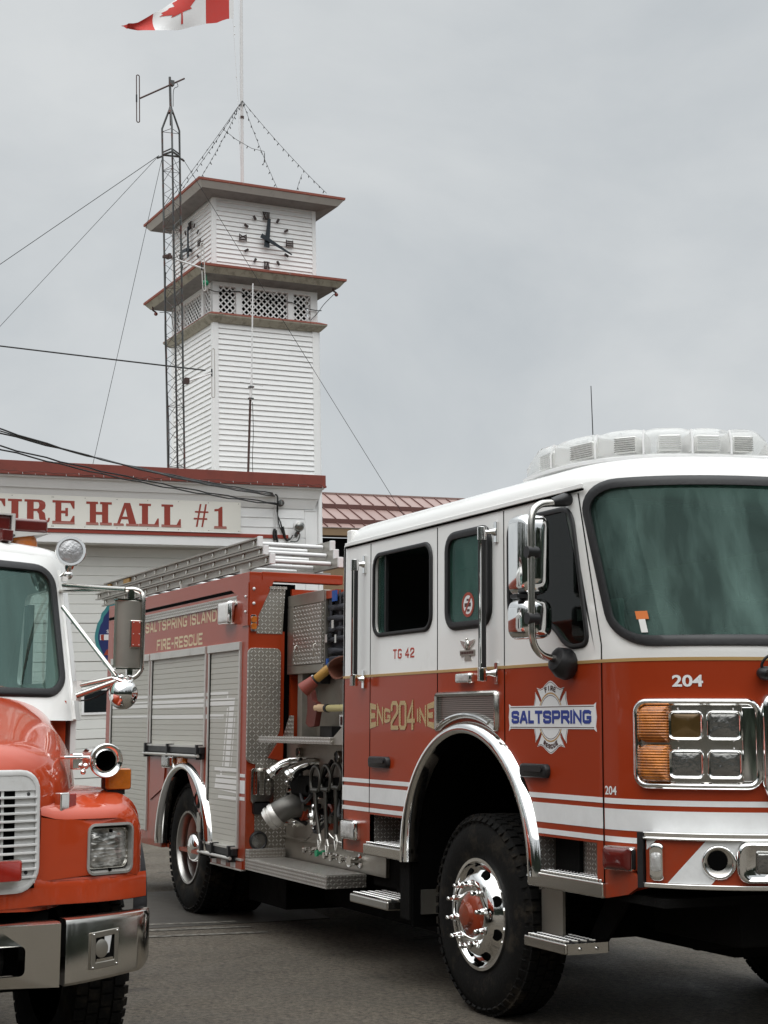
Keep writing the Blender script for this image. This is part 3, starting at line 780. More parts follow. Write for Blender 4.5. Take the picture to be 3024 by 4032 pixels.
# ---- air intake grille over the wheel
mb = MB()
gl = [(-.43, 1.765), (.275, 1.765), (.275, 1.545)]
lo = [(ACX+(AR+.085)*cos(a), ACZ+(AR+.085)*sin(a)) for a in [math.acos((.275-ACX)/(AR+.085))+(math.acos((-.43-ACX)/(AR+.085))-math.acos((.275-ACX)/(AR+.085)))*k/20 for k in range(21)]]
gl = [(-.43, 1.765), (-.43, lo[-1][1])]+lo[::-1]+[(.275, 1.765)]
gl = ccw(roundpoly([(p[0], p[1]) for p in gl], .012, 2))
mb.plate(gl, [], side, .004); grille = mb.build('side_grille', 'mesh_black', ENG)
mb = seal(gl, .018, .022); mb.build('grille_frame', 'dull_chrome', grille, smooth=50)
mb = MB(); mb.tube([(p[0], -.022, p[1]+.004) for p in lo[2:-2]], .012, 8); mb.build('grille_trim', 'chrome', grille)
# ---- small lamps on the flank
def lamp_box(x0, x1, z0, z1, m='clear_lens', d=.04, frame='chrome', name='marker_lamp', y=0., parent=ENG, P=side):
    m_ = MB(); l = rrect(x0, x1, z0, z1, min(.02, (z1-z0)*.25)); cx = (x0+x1)/2; cz = (z0+z1)/2
    m_.rings([[P(cx+(p[0]-cx)*k, cz+(p[1]-cz)*k, h) for p in ccw(l)] for k, h in ((1., .0), (1., d*.6), (.97, d*.85), (.9, d), (.86, d))], True, (False, True)); o = m_.build(name, frame, parent)
    m_ = MB(); m_.rings([[P(cx+(p[0]-cx)*k, cz+(p[1]-cz)*k, h) for p in ccw(l)] for k, h in ((.86, d), (.84, d+.006), (.6, d+.011), (.3, d+.012))], True, (False, True)); m_.build('lens', m, o, smooth=60)
    return o
lamp_box(-.161, .014, 1.826, 1.885, d=.035); lamp_box(-1.75, -1.52, .846, .975, d=.05)
lamp_box(1.35, 1.54, .905, 1.022, 'dark_red_lens', d=.055, P=lambda u, v, w: side(u, v, w) if u < 1.25 else FS(u-1.25, v, w))
mb = MB(); cx = -.065
for k in range(-1, 2, 2):
    for j in range(4): mb.plate([(cx+k*.01, 2.062-j*.008), (cx+k*(.085-.015*j), 2.074-j*.012), (cx+k*(.07-.015*j), 2.05-j*.01), (cx+k*.01, 2.05-j*.008)], [], side, .008+.0005*j+.0003*(k+1))
mb.sphere((cx, -.008, 2.045), .022, 10, 8, (1, .6, 1.4)); mb.sphere((cx, -.01, 2.077), .009, 8, 6)
emb = mb.build('eagle_badge', 'dull_chrome', ENG)
mb = MB(); mb.plate([(cx-.085, 2.016), (cx+.085, 2.016), (cx+.085, 1.985), (cx-.085, 1.985)], [], side, .009)
mb.plate([(cx-.025, 2.03), (cx+.025, 2.03), (cx+.018, 2.0), (cx+.04, 1.957), (cx-.04, 1.957), (cx-.018, 2.0)], [], side, .006); mb.build('badge_cross', 'steel', emb)
mb = MB(); 
for i in range(8): mb.box(cx-.078+i*.02, cx-.064+i*.02, -.0105, -.008, 1.993, 2.008)
mb.build('badge_letters', 'dark_letter', emb)
# ---- lettering on the cab
mb = MB(); letters(mb, 'TG 42', lambda u, v, w: side(-1.052+u, 2.001+v, w), .061, .042, .0055, .018); mb.build('lettering', 'red_letter', ENG)
def bow(u, v):       # ENG204INE: tall ends, squeezed toward the middle, upright figures
    return u, v
X0, X1 = -1.402, -.479; CZ = 1.648
def eng_part(txt, x0, x1, h0, h1, sw):
    m_ = MB(); n_ = MB()
    def mk(mb_, grow, d):
        letters(mb_, txt, lambda u, v, w: side(u, v, w+d), 1., 1., .115 if len(txt) > 1 else .12, .20,
                warp=lambda a, b: (x0+(x1-x0)*a, CZ+(b-.5)*(h0+(h1-h0)*a)))
    mk(m_, 0, .0012)
    return m_
for txt, x0, x1, h0, h1 in (('ENG', -1.388, -1.085, .165, .075), ('INE', -.712, -.486, .075, .165)):
    eng_part(txt, x0, x1, h0, h1, 0).build('lettering', 'gold_checker', ENG)
mb = MB(); letters(mb, '204', lambda u, v, w: side(-1.078+u, 1.560+v, w+.002), .178, .082, .0125, .008); mb.build('lettering', 'gold_checker', ENG)
mb = MB(); fonttext(mb, '204', lambda u, v, w: side(1.33+u, 1.265+v, w) if 1.33+u < 1.25 else FS(.07+u, 1.258+v, w), .042, .085, off=.02, d=.002, centre=False); mb.build('lettering', 'stripe_white', ENG)
sc_ = s_of_y(.19)
mb = MB(); fonttext(mb, '204', lambda u, v, w: FS(sc_+u, 1.773+v, w), .056, .145, off=.028, d=.003); mb.build('lettering', 'stripe_white', ENG)
# ---- door crest: cross with scroll, banner and the words
ex, ez = .826, 1.632
def crest_outline(gx=0., gz=0.):
    q = [(0, .188), (.018, .184), (.05, .168), (.075, .152), (.10, .146), (.135, .153), (.115, .125), (.100, .105), (.092, .088), (.098, .080), (.108, .086), (.125, .108), (.152, .132), (.153, .10), (.16, .078), (.166, .062)]
    return q
q = crest_outline()
half = [(p[0], p[1]) for p in q]+[(.166, .0)]
right = half+[(p[0], -p[1]) for p in q[::-1]]
full = right+[(-p[0], p[1]) for p in right[::-1][1:-1]]
mb = MB(); mb.plate([(ex+p[0], ez+p[1]) for p in full], [], side, .0012); crest = mb.build('door_crest', 'stripe_white', ENG)
def ccw_(l): return l
def outline_strokes(mb, loop, s, sw, d):
    L_ = [(ex+p[0]*s, ez+p[1]*s) for p in loop]; L_.append(L_[0])
    for i, qd in enumerate(stroke_poly(L_, sw)):
        I = mb.pts([side(p.x, p.y, d+.00004*(i % 5)) for p in qd]); mb.face(I)
mb = MB(); outline_strokes(mb, full, .965, .0016, .0016); 
L_ = [(ex+.107*cos(t), ez+.112*sin(t)) for t in [2*pi*k/48 for k in range(49)]]
for i, qd in enumerate(stroke_poly(L_, .0016)): mb.face(mb.pts([side(p.x, p.y, .0017+.00004*(i % 5)) for p in qd]))
mb.build('crest_line', 'dark_letter', crest)
mb = MB(); L_ = [(ex+.095*cos(t), ez+.098*sin(t)) for t in [2*pi*k/48 for k in range(49)]]; L_ = [(ex+.118*cos(t), ez+.124*sin(t)) for t in [2*pi*k/48 for k in range(49)]]
for i, qd in enumerate(stroke_poly(L_, .004)): mb.face(mb.pts([side(p.x, p.y, .0018+.00004*(i % 5)) for p in qd]))
mb.build('crest_rope', 'gold', crest)
ban = [(-.427, .071), (-.408, .060), (.408, .060), (.427, .071), (.424, .045), (.432, .0), (.424, -.045), (.430, -.073), (.408, -.060), (-.408, -.060), (-.427, -.073), (-.421, -.045), (-.429, 0), (-.421, .045)]
mb = MB(); mb.plate([(ex+p[0], ez+p[1]) for p in ban], [], side, .0024); mb.build('crest_banner', 'stripe_white', crest)
mb = MB()
mb.box(ex-.41, ex+.41, -.0030, 0, ez+.0505, ez+.0545); mb.box(ex-.41, ex+.41, -.0030, 0, ez-.0545, ez-.0505)
mb.build('crest_line', 'dark_letter', crest)
mb = MB(); wtot = letters(MB(), 'SALTSPRING', lambda u, v, w: Vector((u, v, w)), .068, .058, .0085, .0085)
letters(mb, 'SALTSPRING', lambda u, v, w: side(ex-.005+u*.782/wtot, ez-.033+v, w+.0026), .068, .058, .0085, .0085, centre=True); mb.build('lettering', 'blue_letter', crest)
def arcword(txt, r, mid, top, h=.026, w=.020):
    m_ = MB(); n = len(txt); da = (w+.0125)/r
    for i, ch in enumerate(txt):
        if top: a = pi/2+da*((n-1)/2-i); ux, uz = sin(a), -cos(a); vx, vz = cos(a), sin(a)
        else: a = -pi/2+da*(i-(n-1)/2); ux, uz = -sin(a), cos(a); vx, vz = -cos(a), -sin(a)
        bx, bz = ex+r*cos(a)*mid, ez+r*sin(a)
        letters(m_, ch, lambda u, v, w_: side(bx+ux*u+vx*(v-h/2), bz+uz*u+vz*(v-h/2), w_+.002), h, w*.8, .0026, .0, centre=True)
    return m_
arcword('FIRE', .150, .9, True).build('lettering', 'dark_letter', crest)
arcword('RESCUE', .150, .82, False, .023, .017).build('lettering', 'dark_letter', crest)
# ---- big mirror on its bent tube
mb = MB()
mb.tube(catmull([(1.02, -.04, 2.735), (1.04, -.12, 2.718), (1.06, -.20, 2.700), (1.07, -.25, 2.64), (1.07, -.256, 2.45), (1.07, -.256, 2.15), (1.07, -.25, 2.01), (1.06, -.20, 1.945), (1.04, -.12, 1.925), (1.01, -.05, 1.925)], 6), .019, 12)
MIR = mb.build('mirror_arm', 'dull_chrome', ENG)
mb = MB(); mb.tube([(1.035, -.11, 2.722), (1.03, -.07, 2.732), (1.03, -.03, 2.742), (1.03, .0, 2.745)], [.023, .030, .036, .030], 12); mb.tube([(1.035, -.11, 1.93), (1.03, -.095, 1.925), (1.03, -.05, 1.905), (1.03, -.01, 1.885), (1.03, .004, 1.88)], [.02, .055, .072, .066, .055], 16, sy=1.15); mb.each('mirror_mount', 'black_plastic', MIR)
def mirror(x0, x1, z0, z1, y, r=.04, dep=.12):
    # shell: faces forward (+x normal), rounded pod seen from the front
    m_ = MB(); yy0, yy1 = x0, x1
    l = ccw(rrect(yy0, yy1, z0, z1, r)); cy = (yy0+yy1)/2; cz = (z0+z1)/2
    m_.rings([[Vector((y+h, cy+(p[0]-cy)*k, cz+(p[1]-cz)*(1-(1-k)*.5))) for p in l] for k, h in ((.98, -.09), (1., -.06), (1., 0.), (.96, .035), (.82, .06), (.5, .078), (.2, .08))], True, (True, True))
    o = m_.build('mirror_head', 'chrome', MIR, smooth=70)
    m_ = MB(); m_.rings([[Vector((y-.093-h, cy+(p[0]-cy)*k, cz+(p[1]-cz)*k)) for p in l] for k, h in ((.95, 0.), (.94, .003))], True, (False, True)); m_.build('mirror_glass', 'chrome', o)
    return o
mirror(-.280, -.112, 2.250, 2.660, .97, .045); mirror(-.284, -.098, 2.022, 2.228, .97, .055)
mb = MB()
for z in (2.455, 2.12):
    mb.tube([(1.07, -.285, z), (1.07, -.222, z)], .030, 12); mb.tube([(1.02, -.225, z), (1.07, -.222, z)], .030, 12)
mb.box(.93, 1.0, -.30, -.18, 2.228, 2.248)
mb.each('mirror_clamp', 'black_plastic', MIR)
# ---- headlight cluster on the curved front
sy = s_of_y
b0, b1 = sy(.048), sy(.458)
loopB = ccw(resample(rrect(b0, b1, 1.302, 1.712, .06, 6), .03))
PF = lambda u, v, w: FS(u, v, w)
mb = MB()
cxB = (b0+b1)/2; czB = 1.507
def offring(loop, o, w, P=PF):
    n = len(loop); R_ = []
    for i, a in enumerate(loop):
        d = (Vector(loop[(i+1) % n])-Vector(loop[i-1])).normalized(); R_.append(P(a[0]+d.y*o, a[1]-d.x*o, w))
    return R_
mb.rings([offring(loopB, o, w) for o, w in ((.008, 0), (.008, .02), (.0, .034), (-.014, .038), (-.024, .028), (-.028, .012))], True, (False, False))
HB = mb.build('headlight_cluster', 'chrome', ENG, smooth=70)
mb = MB(); mb.grid(12, 1, lambda u, v: FS(b0+.02+(b1-b0-.04)*u, 1.32+.37*v, .012)); mb.build('bezel_back', 'dull_chrome', HB)
def rectlens(y0, y1, z0, z1, name, m, fr='chrome', d0=.012, depth=.03, r=.012, bulge=.006, par=HB):
    u0, u1 = sy(y0), sy(y1); l = ccw(resample(rrect(u0, u1, z0, z1, r, 4), .03)); cu, cz = (u0+u1)/2, (z0+z1)/2
    m_ = MB(); m_.rings([offring(l, o, d0+w) for o, w in ((.014, 0), (.014, depth), (.009, depth+.004), (.002, depth), (-.002, depth-.012))], True, (False, False)); o = m_.build(name, fr, par, smooth=60)
    m_ = MB(); m_.rings([[PF(cu+(p[0]-cu)*k, cz+(p[1]-cz)*k, d0+depth-.01+h) for p in l] for k, h in ((1., 0), (.9, bulge*.4), (.6, bulge*.8), (.25, bulge))], True, (False, True)); m_.build('lens', m, o, smooth=70)
    return o
for (a, b, c, d, mm) in ((.142, .232, 1.538, 1.648, 'lamp_brown'), (.265, .371, 1.538, 1.648, 'lamp_glass'), (.142, .233, 1.36, 1.468, 'lamp_glass'), (.266, .372, 1.36, 1.468, 'lamp_glass')):
    if mm == 'lamp_brown' and mm not in MATS: mat('lamp_brown', (.14, .085, .03), .12, metal=.5, var=.5, scale=12, coat=.6)
    rectlens(a, b, c, d, 'headlight', mm)
for z0, z1 in ((1.512, 1.682), (1.332, 1.502)):
    u0, u1 = sy(.060), sy(.133)
    l = ccw(roundpoly([(u0, z0, .05), (u1, z0, .004), (u1, z1, .004), (u0, z1, .05)], .05, 6)); l = resample(l, .03); cu, cz = (u0+u1)/2, (z0+z1)/2
    m_ = MB(); m_.rings([[PF(cu+(p[0]-cu)*k, cz+(p[1]-cz)*k, .012+h) for p in l] for k, h in ((1., 0), (1., .03), (.93, .042), (.6, .05), (.2, .052))], True, (False, True)); m_.build('turn_signal', 'amber_ribbed', HB, smooth=70)
mb = MB()
for z in (1.352, 1.487, 1.522, 1.67):
    for y in (.16, .355): 
        p = FS(sy(y), z, .016); mb.sphere(p, .005, 8, 6)
mb.each('screw', 'chrome', HB)
mb = MB(); fbox(mb, sy(.385), sy(.455), 1.335, 1.68, .012, .03); mb.build('bezel_side', 'chrome', HB, bev=.006)
# ---- front grille
g0, g1 = sy(.465), STOT-sy(.465)
mb = MB(); l = ccw(resample(rrect(g0, g1, 1.25, 1.75, .07, 6), .05))
mb.rings([offring(l, o, w) for o, w in ((.0, 0), (.0, .045), (-.012, .06), (-.03, .06), (-.045, .045), (-.05, .01))], True, (False, False)); GR = mb.build('front_grille', 'chrome', ENG, smooth=60)
mb = MB(); mb.grid(24, 1, lambda u, v: FS(g0+.03+(g1-g0-.06)*u, 1.27+.46*v, .006)); mb.build('grille_back', 'dark', GR)
mb = MB()
for k in range(13):
    z = 1.285+k*.0365; fbox(mb, g0+.03, g1-.03, z, z+.013, .012, .034, 24)
mb.build('grille_bar', 'chrome', GR)
# cross-view mirror arm at the grille top edge
mb = MB(); mb.tube([FS(sy(.49), 1.835, .0), FS(sy(.49), 1.835, .1), FS(sy(.52), 1.86, .14)], .02, 8); mb.sphere(FS(sy(.49), 1.835, .045), .05, 12, 8, (1, 1, .7)); mb.tube(catmull([FS(sy(.49), 1.83, .05), FS(sy(.465), 1.87, .06), FS(sy(.49), 1.915, .08), FS(sy(.56), 1.94, .1)], 6), .007, 6); mb.build('wiper_arm', 'black_plastic', ENG)
# ---- bumper
BO = .10
def BFS(s, z, n): 
    ph = phi_of_s(max(0, s)); p = fpt(ph, z, BO); q = fpt(min(pi, ph+.01), z, BO)-fpt(max(0, ph-.01), z, BO); return p+Vector((q.y, -q.x, 0)).normalized()*n
def sb(y):
    for s, p in _tab:
        if fpt(p, 1., BO).y >= y: return s
    return STOT
def bbox(mb, s0, s1, z0, z1, n0, n1, k=None):
    k = k or max(1, int((s1-s0)/.03)); mb.rings([[BFS(s0+(s1-s0)*j/k, z, n) for (z, n) in ((z0, n0), (z1, n0), (z1, n1), (z0, n1))] for j in range(k+1)], True, (True, True))
q0 = sb(-.004); q1 = STOT-q0
mb = MB(); bbox(mb, q0, q1, .872, 1.068, -.12, 0); BUM = mb.build('bumper', 'red_paint', ENG)
mb = MB(); bbox(mb, q0-.01, q1+.01, 1.068, 1.078, -.12, .02); bbox(mb, q0-.01, q1+.01, 1.078, 1.102, -.14, .012); bbox(mb, q0-.01, q1+.01, .850, .872, -.12, .016); mb.build('bumper_trim', 'chrome', BUM, bev=.004)
mb = MB(); bbox(mb, q0-.03, q0-.005, .848, 1.10, -.12, .022); mb.build('bumper_end', 'black_rubber', BUM)
mb = MB()
def bpoly(mb, pts, n, m_=10):
    # quad in (s,z) cut in strips so it follows the curve
    (a, b, c, d) = pts
    mb.grid(m_, 12, lambda u, v: BFS((a[0]+(b[0]-a[0])*u)*(1-v)+(d[0]+(c[0]-d[0])*u)*v, (a[1]+(b[1]-a[1])*u)*(1-v)+(d[1]+(c[1]-d[1])*u)*v, n))
bpoly(mb, [(sb(.054), .873), (sb(.196), .873), (sb(.335), 1.067), (sb(.177), 1.067)], .002)
bpoly(mb, [(q0+.004, 1.02), (q0+.006, 1.021), (sb(.024), 1.067), (q0+.004, 1.067)], .002)
mb.each('bumper_stripe', 'stripe_white', BUM)
u0, u1 = sb(.008), sb(.045); l = ccw(resample(rrect(u0, u1, .885, 1.05, .02, 6), .03)); cu, cz = (u0+u1)/2, .9675
mb = MB(); mb.rings([[BFS(cu+(p[0]-cu)*k, cz+(p[1]-cz)*k, h) for p in l] for k, h in ((1.05, 0), (1.05, .012), (.95, .02), (.8, .02))], True, (False, True)); VL = mb.build('corner_lamp', 'chrome', BUM, smooth=60)
mb = MB(); mb.rings([[BFS(cu+(p[0]-cu)*k, cz+(p[1]-cz)*k*.72, .02+h) for p in l] for k, h in ((.72, 0), (.7, .006), (.4, .012))], True, (False, True)); mb.build('lens', 'clear_lens', VL)
pc_ = BFS(sb(.222), .973, 0); nx_ = (BFS(sb(.222), .973, .1)-pc_).normalized()
mb = MB(); mb.lathe(pc_, nx_, [(0, .078), (.008, .078), (.014, .07), (.012, .062), (-.01, .05), (-.03, .045)], 36); SI = mb.build('siren', 'chrome', BUM, smooth=70)
mb = MB(); mb.lathe(pc_, nx_, [(.0105, .064), (.004, .05), (.0035, .0001)], 28); mb.build('siren_bowl', 'dull_chrome', SI, smooth=60)
mb = MB(); mb.lathe(pc_+Vector((0, -.008, .008)), nx_, [(.0045, .044), (.008, .043), (.0085, .0001)], 24); mb.build('siren_throat', 'dark', SI)
u0, u1 = sb(.29), sb(.56); l = ccw(resample(rrect(u0, u1, .885, 1.065, .045, 6), .03)); cu = (u0+u1)/2; cz = .975
mb = MB(); mb.rings([[BFS(cu+(p[0]-cu)*k, cz+(p[1]-cz)*k, h) for p in l] for k, h in ((1.02, 0), (1.02, .02), (.97, .035), (.9, .04), (.78, .03))], True, (False, True)); FL = mb.build('fog_lamp', 'chrome', BUM, smooth=60)
mb = MB(); bbox(mb, u0+.075, u1-.03, .93, 1.02, .03, .05); mb.build('lens', 'lamp_glass', FL, bev=.01)
# ---- clear roof light bar
path = [(.03, .47), (.30, .43), (.62, .45), (.82, .53), (.95, .66), (1.03, .83), (1.09, 1.02), (1.13, 1.17)]
cp = catmull([(p[0], p[1], 0) for p in path], 8)
def lbar(z0, z1, wd, taper=True, rr=.05, ends=1.):
    R_ = []
    for k, p in enumerate(cp):
        d = (cp[min(k+1, len(cp)-1)]-cp[max(k-1, 0)]).normalized(); nn = Vector((d.y, -d.x, 0))
        e = min(k, len(cp)-1-k); f = (.50+.50*sin(min(1, e/6)*pi/2))*(1-.07*max(0, 1-min(abs(k-q_) for q_ in (10, 19, 28, 37, 45))/2.2)) if taper else 1.
        ring = []
        for (a, h) in ((-1, 0), (-1, .55), (-.8, .9), (-.45, 1), (.45, 1), (.8, .9), (1, .55), (1, 0)):
            q = p+nn*a*wd/2*(.75+.25*f); q.z = z0+(z1-z0)*h*(f if h > .3 else 1); ring.append(q)
        R_.append(ring)
    return R_
mb = MB(); mb.rings(lbar(3.035, 3.185, .27), True, (True, True)); LB = mb.build('light_bar', 'lens_clear', ENG, smooth=50)
mb = MB(); mb.rings(lbar(3.005, 3.037, .285, False), True, (True, True)); mb.build('bar_base', 'white_rod', LB)
mb = MB()
for k in (6, 22, 42, 52):
    p = cp[k]; mb.box(p.x-.05, p.x+.05, p.y-.05, p.y+.05, 2.95, 3.006)
mb.build('bar_foot', 'dull_chrome', LB)
cells = [(3, 9), (12, 18), (21, 27), (30, 36), (38, 44), (46, 52)]
for a, b in cells:
    p = (cp[a]+cp[b])/2; d = (cp[b]-cp[a]); ln = d.length; d.normalize(); nn = Vector((d.y, -d.x, 0))
    m_ = MB(); c = Vector((p.x, p.y, 3.098))
    m_.obox(c, d, nn, (0, 0, 1), ln*.44, .085, .046); o = m_.build('strobe_module', 'strobe', LB, bev=.01) if 'strobe' in MATS else m_.build('strobe_module', mat('strobe', (.86, .86, .84), .22, metal=.35, var=.08, scale=30), LB, bev=.01)
    m_ = MB()
    for k in range(7): m_.obox(c+nn*.088+Vector((0, 0, -.036+k*.012)), d, nn, (0, 0, 1), ln*.42, .004, .0028)
    m_.build('reflector_rib', 'chrome', o)
mb = MB()
for k in (10, 19, 28, 37, 45):
    p = cp[k]; d = (cp[k+1]-cp[k-1]).normalized(); nn = Vector((d.y, -d.x, 0)); mb.tube([p+nn*.138+Vector((0, 0, 3.03)), p+nn*.14+Vector((0, 0, 3.10)), p+nn*.115+Vector((0, 0, 3.165))], .006, 6)
    mb.obox(p+Vector((0, 0, 3.1)), d, nn, (0, 0, 1), .003, .11, .05)
mb.each('bar_divider', 'white_rod', LB)
# whip aerial and roof hatch
mb = MB(); mb.tube([(-.70, 1.3, 2.97), (-.74, 1.3, 3.83)], [.005, .003], 6); mb.tube([(-.70, 1.3, 2.96), (-.702, 1.3, 3.0)], .012, 8); mb.build('whip_aerial', 'black_rubber', ENG)
mb = MB(); mb.box(.45, 1.0, 1.35, 1.85, 2.97, 3.10); mb.build('siren_speaker', 'dark', ENG, bev=.02)
mb = MB(); mb.box(-1.79, -1.72, .0, .10, 2.80, 2.90); mb.box(-1.86, -1.83, .02, .12, 2.62, 2.82); mb.build('roof_bracket', 'white_paint', roof, bev=.01)

# the far half of the nose carries the same lamps, mirrored
def mirrored(o):
    c = dup(o, o.parent); c.scale.y = -1; c.location.y = 2*HW; return c
for o in (HB, LB, FL, SI, VL): mirrored(o)
# ================= wheels
def tyre_profile(R=.54, w=.26, rim=.29):
    return [(0.005, rim+.005), (0., rim+.02), (-.012, rim+.06), (-.02, R-.13), (-.012, R-.075), (.004, R-.04), (.012, R-.014), (.022, R), (w-.03, R), (w-.012, R-.014), (w, R-.06), (w-.01, rim+.05), (w-.02, rim)]
def wheel(x, y, z, front=True, R=.54, rim=.298, parent=ENG, ydir=1, name='wheel', hub='red_paint'):
    c = Vector((x, y, z)); ax = Vector((0, ydir, 0))
    m_ = MB(); m_.lathe(c, ax, tyre_profile(R, .25, rim), 64)
    T = m_.build('tyre' if False else name, 'tyre', parent, smooth=40)
    # tread blocks
    m_ = MB(); nb = 54
    for k in range(nb):
        a = 2*pi*(k+.5)/nb
        for j, yy in enumerate((.042, .10, .158, .213)):
            aa = a+(pi/nb if j % 2 else 0); d = Vector((cos(aa), 0, sin(aa))); t = Vector((-sin(aa), 0, cos(aa)))
            m_.obox(c+d*(R+.003)+ax*yy, t, ax, d, pi*R/nb*.8, .024, .007)
        # shoulder notches
        d = Vector((cos(a), 0, sin(a))); t = Vector((-sin(a), 0, cos(a)))
        m_.obox(c+d*(R-.022)+ax*.006, t, (ax*.8+d*.6).normalized(), (d*.8-ax*.6).normalized(), pi*R/nb*.62, .018, .006)
    m_.build('tread', 'tyre', T)
    m_ = MB()
    if front:
        m_.lathe(c, ax, [(.004, rim+.012), (-.012, rim+.008), (-.012, rim-.01), (.012, rim-.022), (.02, .262), (.0, .245), (-.02, .225), (-.052, .20), (-.058, .15), (-.05, .12), (.0, .118)], 64); RI = m_.build('rim', 'chrome', T, smooth=60)
        m_ = MB()
        for k in range(8):
            a = 2*pi*(k+.5)/8; d = Vector((cos(a), 0, sin(a)))
            m_.lathe(c+d*.232+ax*(-.012), (-ax+d*.55).normalized(), [(-.008, .03), (.0068, .031), (.0065, .0001)], 18)
        m_.each('hand_hole', 'dark', RI)
        for k in range(10):
            a = 2*pi*(k+.3)/10; d = Vector((cos(a), 0, sin(a)))
            n_ = MB(); n_.lathe(c+d*.172+ax*(-.056), -ax, [(0, .022), (.006, .022), (.008, .0165), (.030, .0165), (.036, .0125), (.060, .0125), (.066, .009), (.067, .0001)], 6 if False else 10); n_.build('lug_nut', 'chrome', RI, smooth=30)
        m_ = MB(); m_.lathe(c, -ax, [(.0, .125), (.05, .122), (.07, .105), (.078, .07), (.10, .06), (.105, .04), (.105, .0001)], 32); m_.build('hub', hub, RI, smooth=40)
    else:
        m_.lathe(c, ax, [(.004, rim+.012), (-.012, rim+.008), (-.01, rim-.008), (.02, rim-.02), (.06, .272), (.075, .285), (.12, .265), (.20, .255), (.215, .20), (.21, .001)], 64); RI = m_.build('rim', 'rim_alloy' if 'rim_alloy' in MATS else mat('rim_alloy', (.42, .41, .39), .3, metal=1., var=.1, scale=6), T, smooth=60)
        m_ = MB(); m_.lathe(c, -ax, [(-.21, .13), (-.10, .125), (-.04, .12), (-.015, .10), (-.005, .06), (-.003, .001)], 32); m_.build('hub', 'chrome', RI, smooth=60)
    return T
wheel(-.02, .045, .545)
wheel(-.02, 2*HW-.045, .545, ydir=-1)
RWX = -5.16
wheel(RWX, .045, .545, front=False)
wheel(RWX, .365, .545, front=False)
wheel(RWX, 2*HW-.045, .545, front=False, ydir=-1)
mb = MB(); mb.box(-7.6, 1.5, .75, .85, .62, .85); mb.box(-7.6, 1.5, 1.6, 1.7, .62, .85); mb.tube([(-.02, .3, .55), (-.02, 2.14, .55)], .07, 10); mb.tube([(RWX, .3, .55), (RWX, 2.14, .55)], .09, 10); mb.sphere((RWX, 1.22, .55), .22); mb.sphere((-.02, 1.3, .55), .2)
mb.box(-2.1, -1.0, .36, .75, .5, .78); mb.box(1.0, 1.7, .5, 1.95, .55, .8); mb.box(.3, 1.2, .85, 1.6, .42, .9)
mb.tube([(-3.4, .62, .48), (-2.6, .62, .48)], .11, 12); mb.tube([(1.2, .6, .52), (1.2, 1.85, .52)], .05, 10)
mb.box(-3.55, -.95, .62, 1.85, .22, .6); mb.box(-7.4, -5.9, .6, 1.85, .33, .6); mb.box(-4.44, -3.62, .33, 2.1, .17, .6)  # boxes added low under the body to block light from the far side
mb.each('chassis', 'chassis', ENG, bev=.01)
mb = MB(); mb.box(.95, 1.75, .03, 2*HW-.03, .76, .80); mb.box(-1.8, -.9, .03, 2*HW-.03, .80, .84); mb.each('underbody', 'chassis', ENG)
# ================= rear body of the engine
XB = -3.66; XR = -7.75; YB = 2*HW
# red shell: built from panels so the locker openings are real recesses
doors = [(-7.55, -6.27, .62, 2.178), (-6.19, -4.66, 1.40, 2.178), (-4.56, -3.83, .63, 2.178)]
RCX, RCZ, RR = -5.13, .56, .665
holes = [rrect(a, b, c, d, .001, 1) for a, b, c, d in doors]
outerb = [(XR, .50), (RCX-RR-.03, .50)]
hit = math.acos(min(1, 0)); 
wheelcut = [(RCX+RR*cos(a), RCZ+RR*sin(a)) for a in [pi-k*pi/28 for k in range(29)]]
outerb = [(XR, .50), (RCX-RR, .50)]+wheelcut+[(RCX+RR, .50), (XB, .49), (XB, 2.785), (XR, 2.785), (XR, 1.52), (XR-.0, 1.50)]
mb = MB(); mb.plate(outerb, holes, side, -.04); BODY = mb.build('body_side', 'red_paint', ENG)
mb = MB(); mb.box(XR, XB, YB-.04, YB, .5, 2.785); mb.box(XR-.02, XR, 0.002, YB, .5, 2.785); mb.box(XB-.03, XB, .36, YB-.04, .5, 2.66); mb.box(XR, XB, .05, YB-.05, .5, .53); mb.box(XR, XB, .42, .44, .53, 2.6); mb.build('body_shell', 'red_paint', ENG)
mb = MB(); mb.box(XR, XB-.02, .30, YB-.1, 2.60, 2.62); mb.build('hose_bed', 'dark', ENG)
# rear corner flare behind the last locker
mb = MB(); mb.plate([(XR-.02, 2.30), (XR-.10, 2.20), (XR-.10, 1.25), (XR-.02, 1.12)], [], lambda u, v, w: Vector((u, .03+w, v)), .12); mb.build('rear_corner', 'red_paint', ENG)
# top rail with bolted gusset
mb = MB(); mb.box(XR, XB+.012, -.006, .10, 2.665, 2.785); mb.box(XB-.08, XB+.011, .1005, .80, 2.715, 2.79)
rail = mb.build('top_rail', 'red_paint', ENG, bev=.006)
mb = MB(); mb.box(XR, XB-.25, -.003, 0, 2.64, 2.667); mb.build('rail_gap', 'dark', rail)
mb = MB(); mb.plate([(-4.13, 2.70), (-3.655, 2.70), (-3.655, 2.36), (-3.80, 2.36), (-3.93, 2.62)], [], side, .013)
mb.plate([(-.004, 2.36), (.072, 2.36), (.072, 2.44), (.20, 2.72), (-.004, 2.72)], [], lambda u, v, w: Vector((XB+.004+w, u, v)), .014); mb.each('gusset', 'red_paint', rail)
mb = MB()
for y, z in ((.03, 2.65), (.03, 2.535)): mb.sphere((XB+.02, y, z), .013, 8, 6)
for x, z in ((-3.70, 2.59), (-3.70, 2.47)): mb.sphere((x, -.016, z), .012, 8, 6)
mb.each('bolt', 'white_rod', rail)
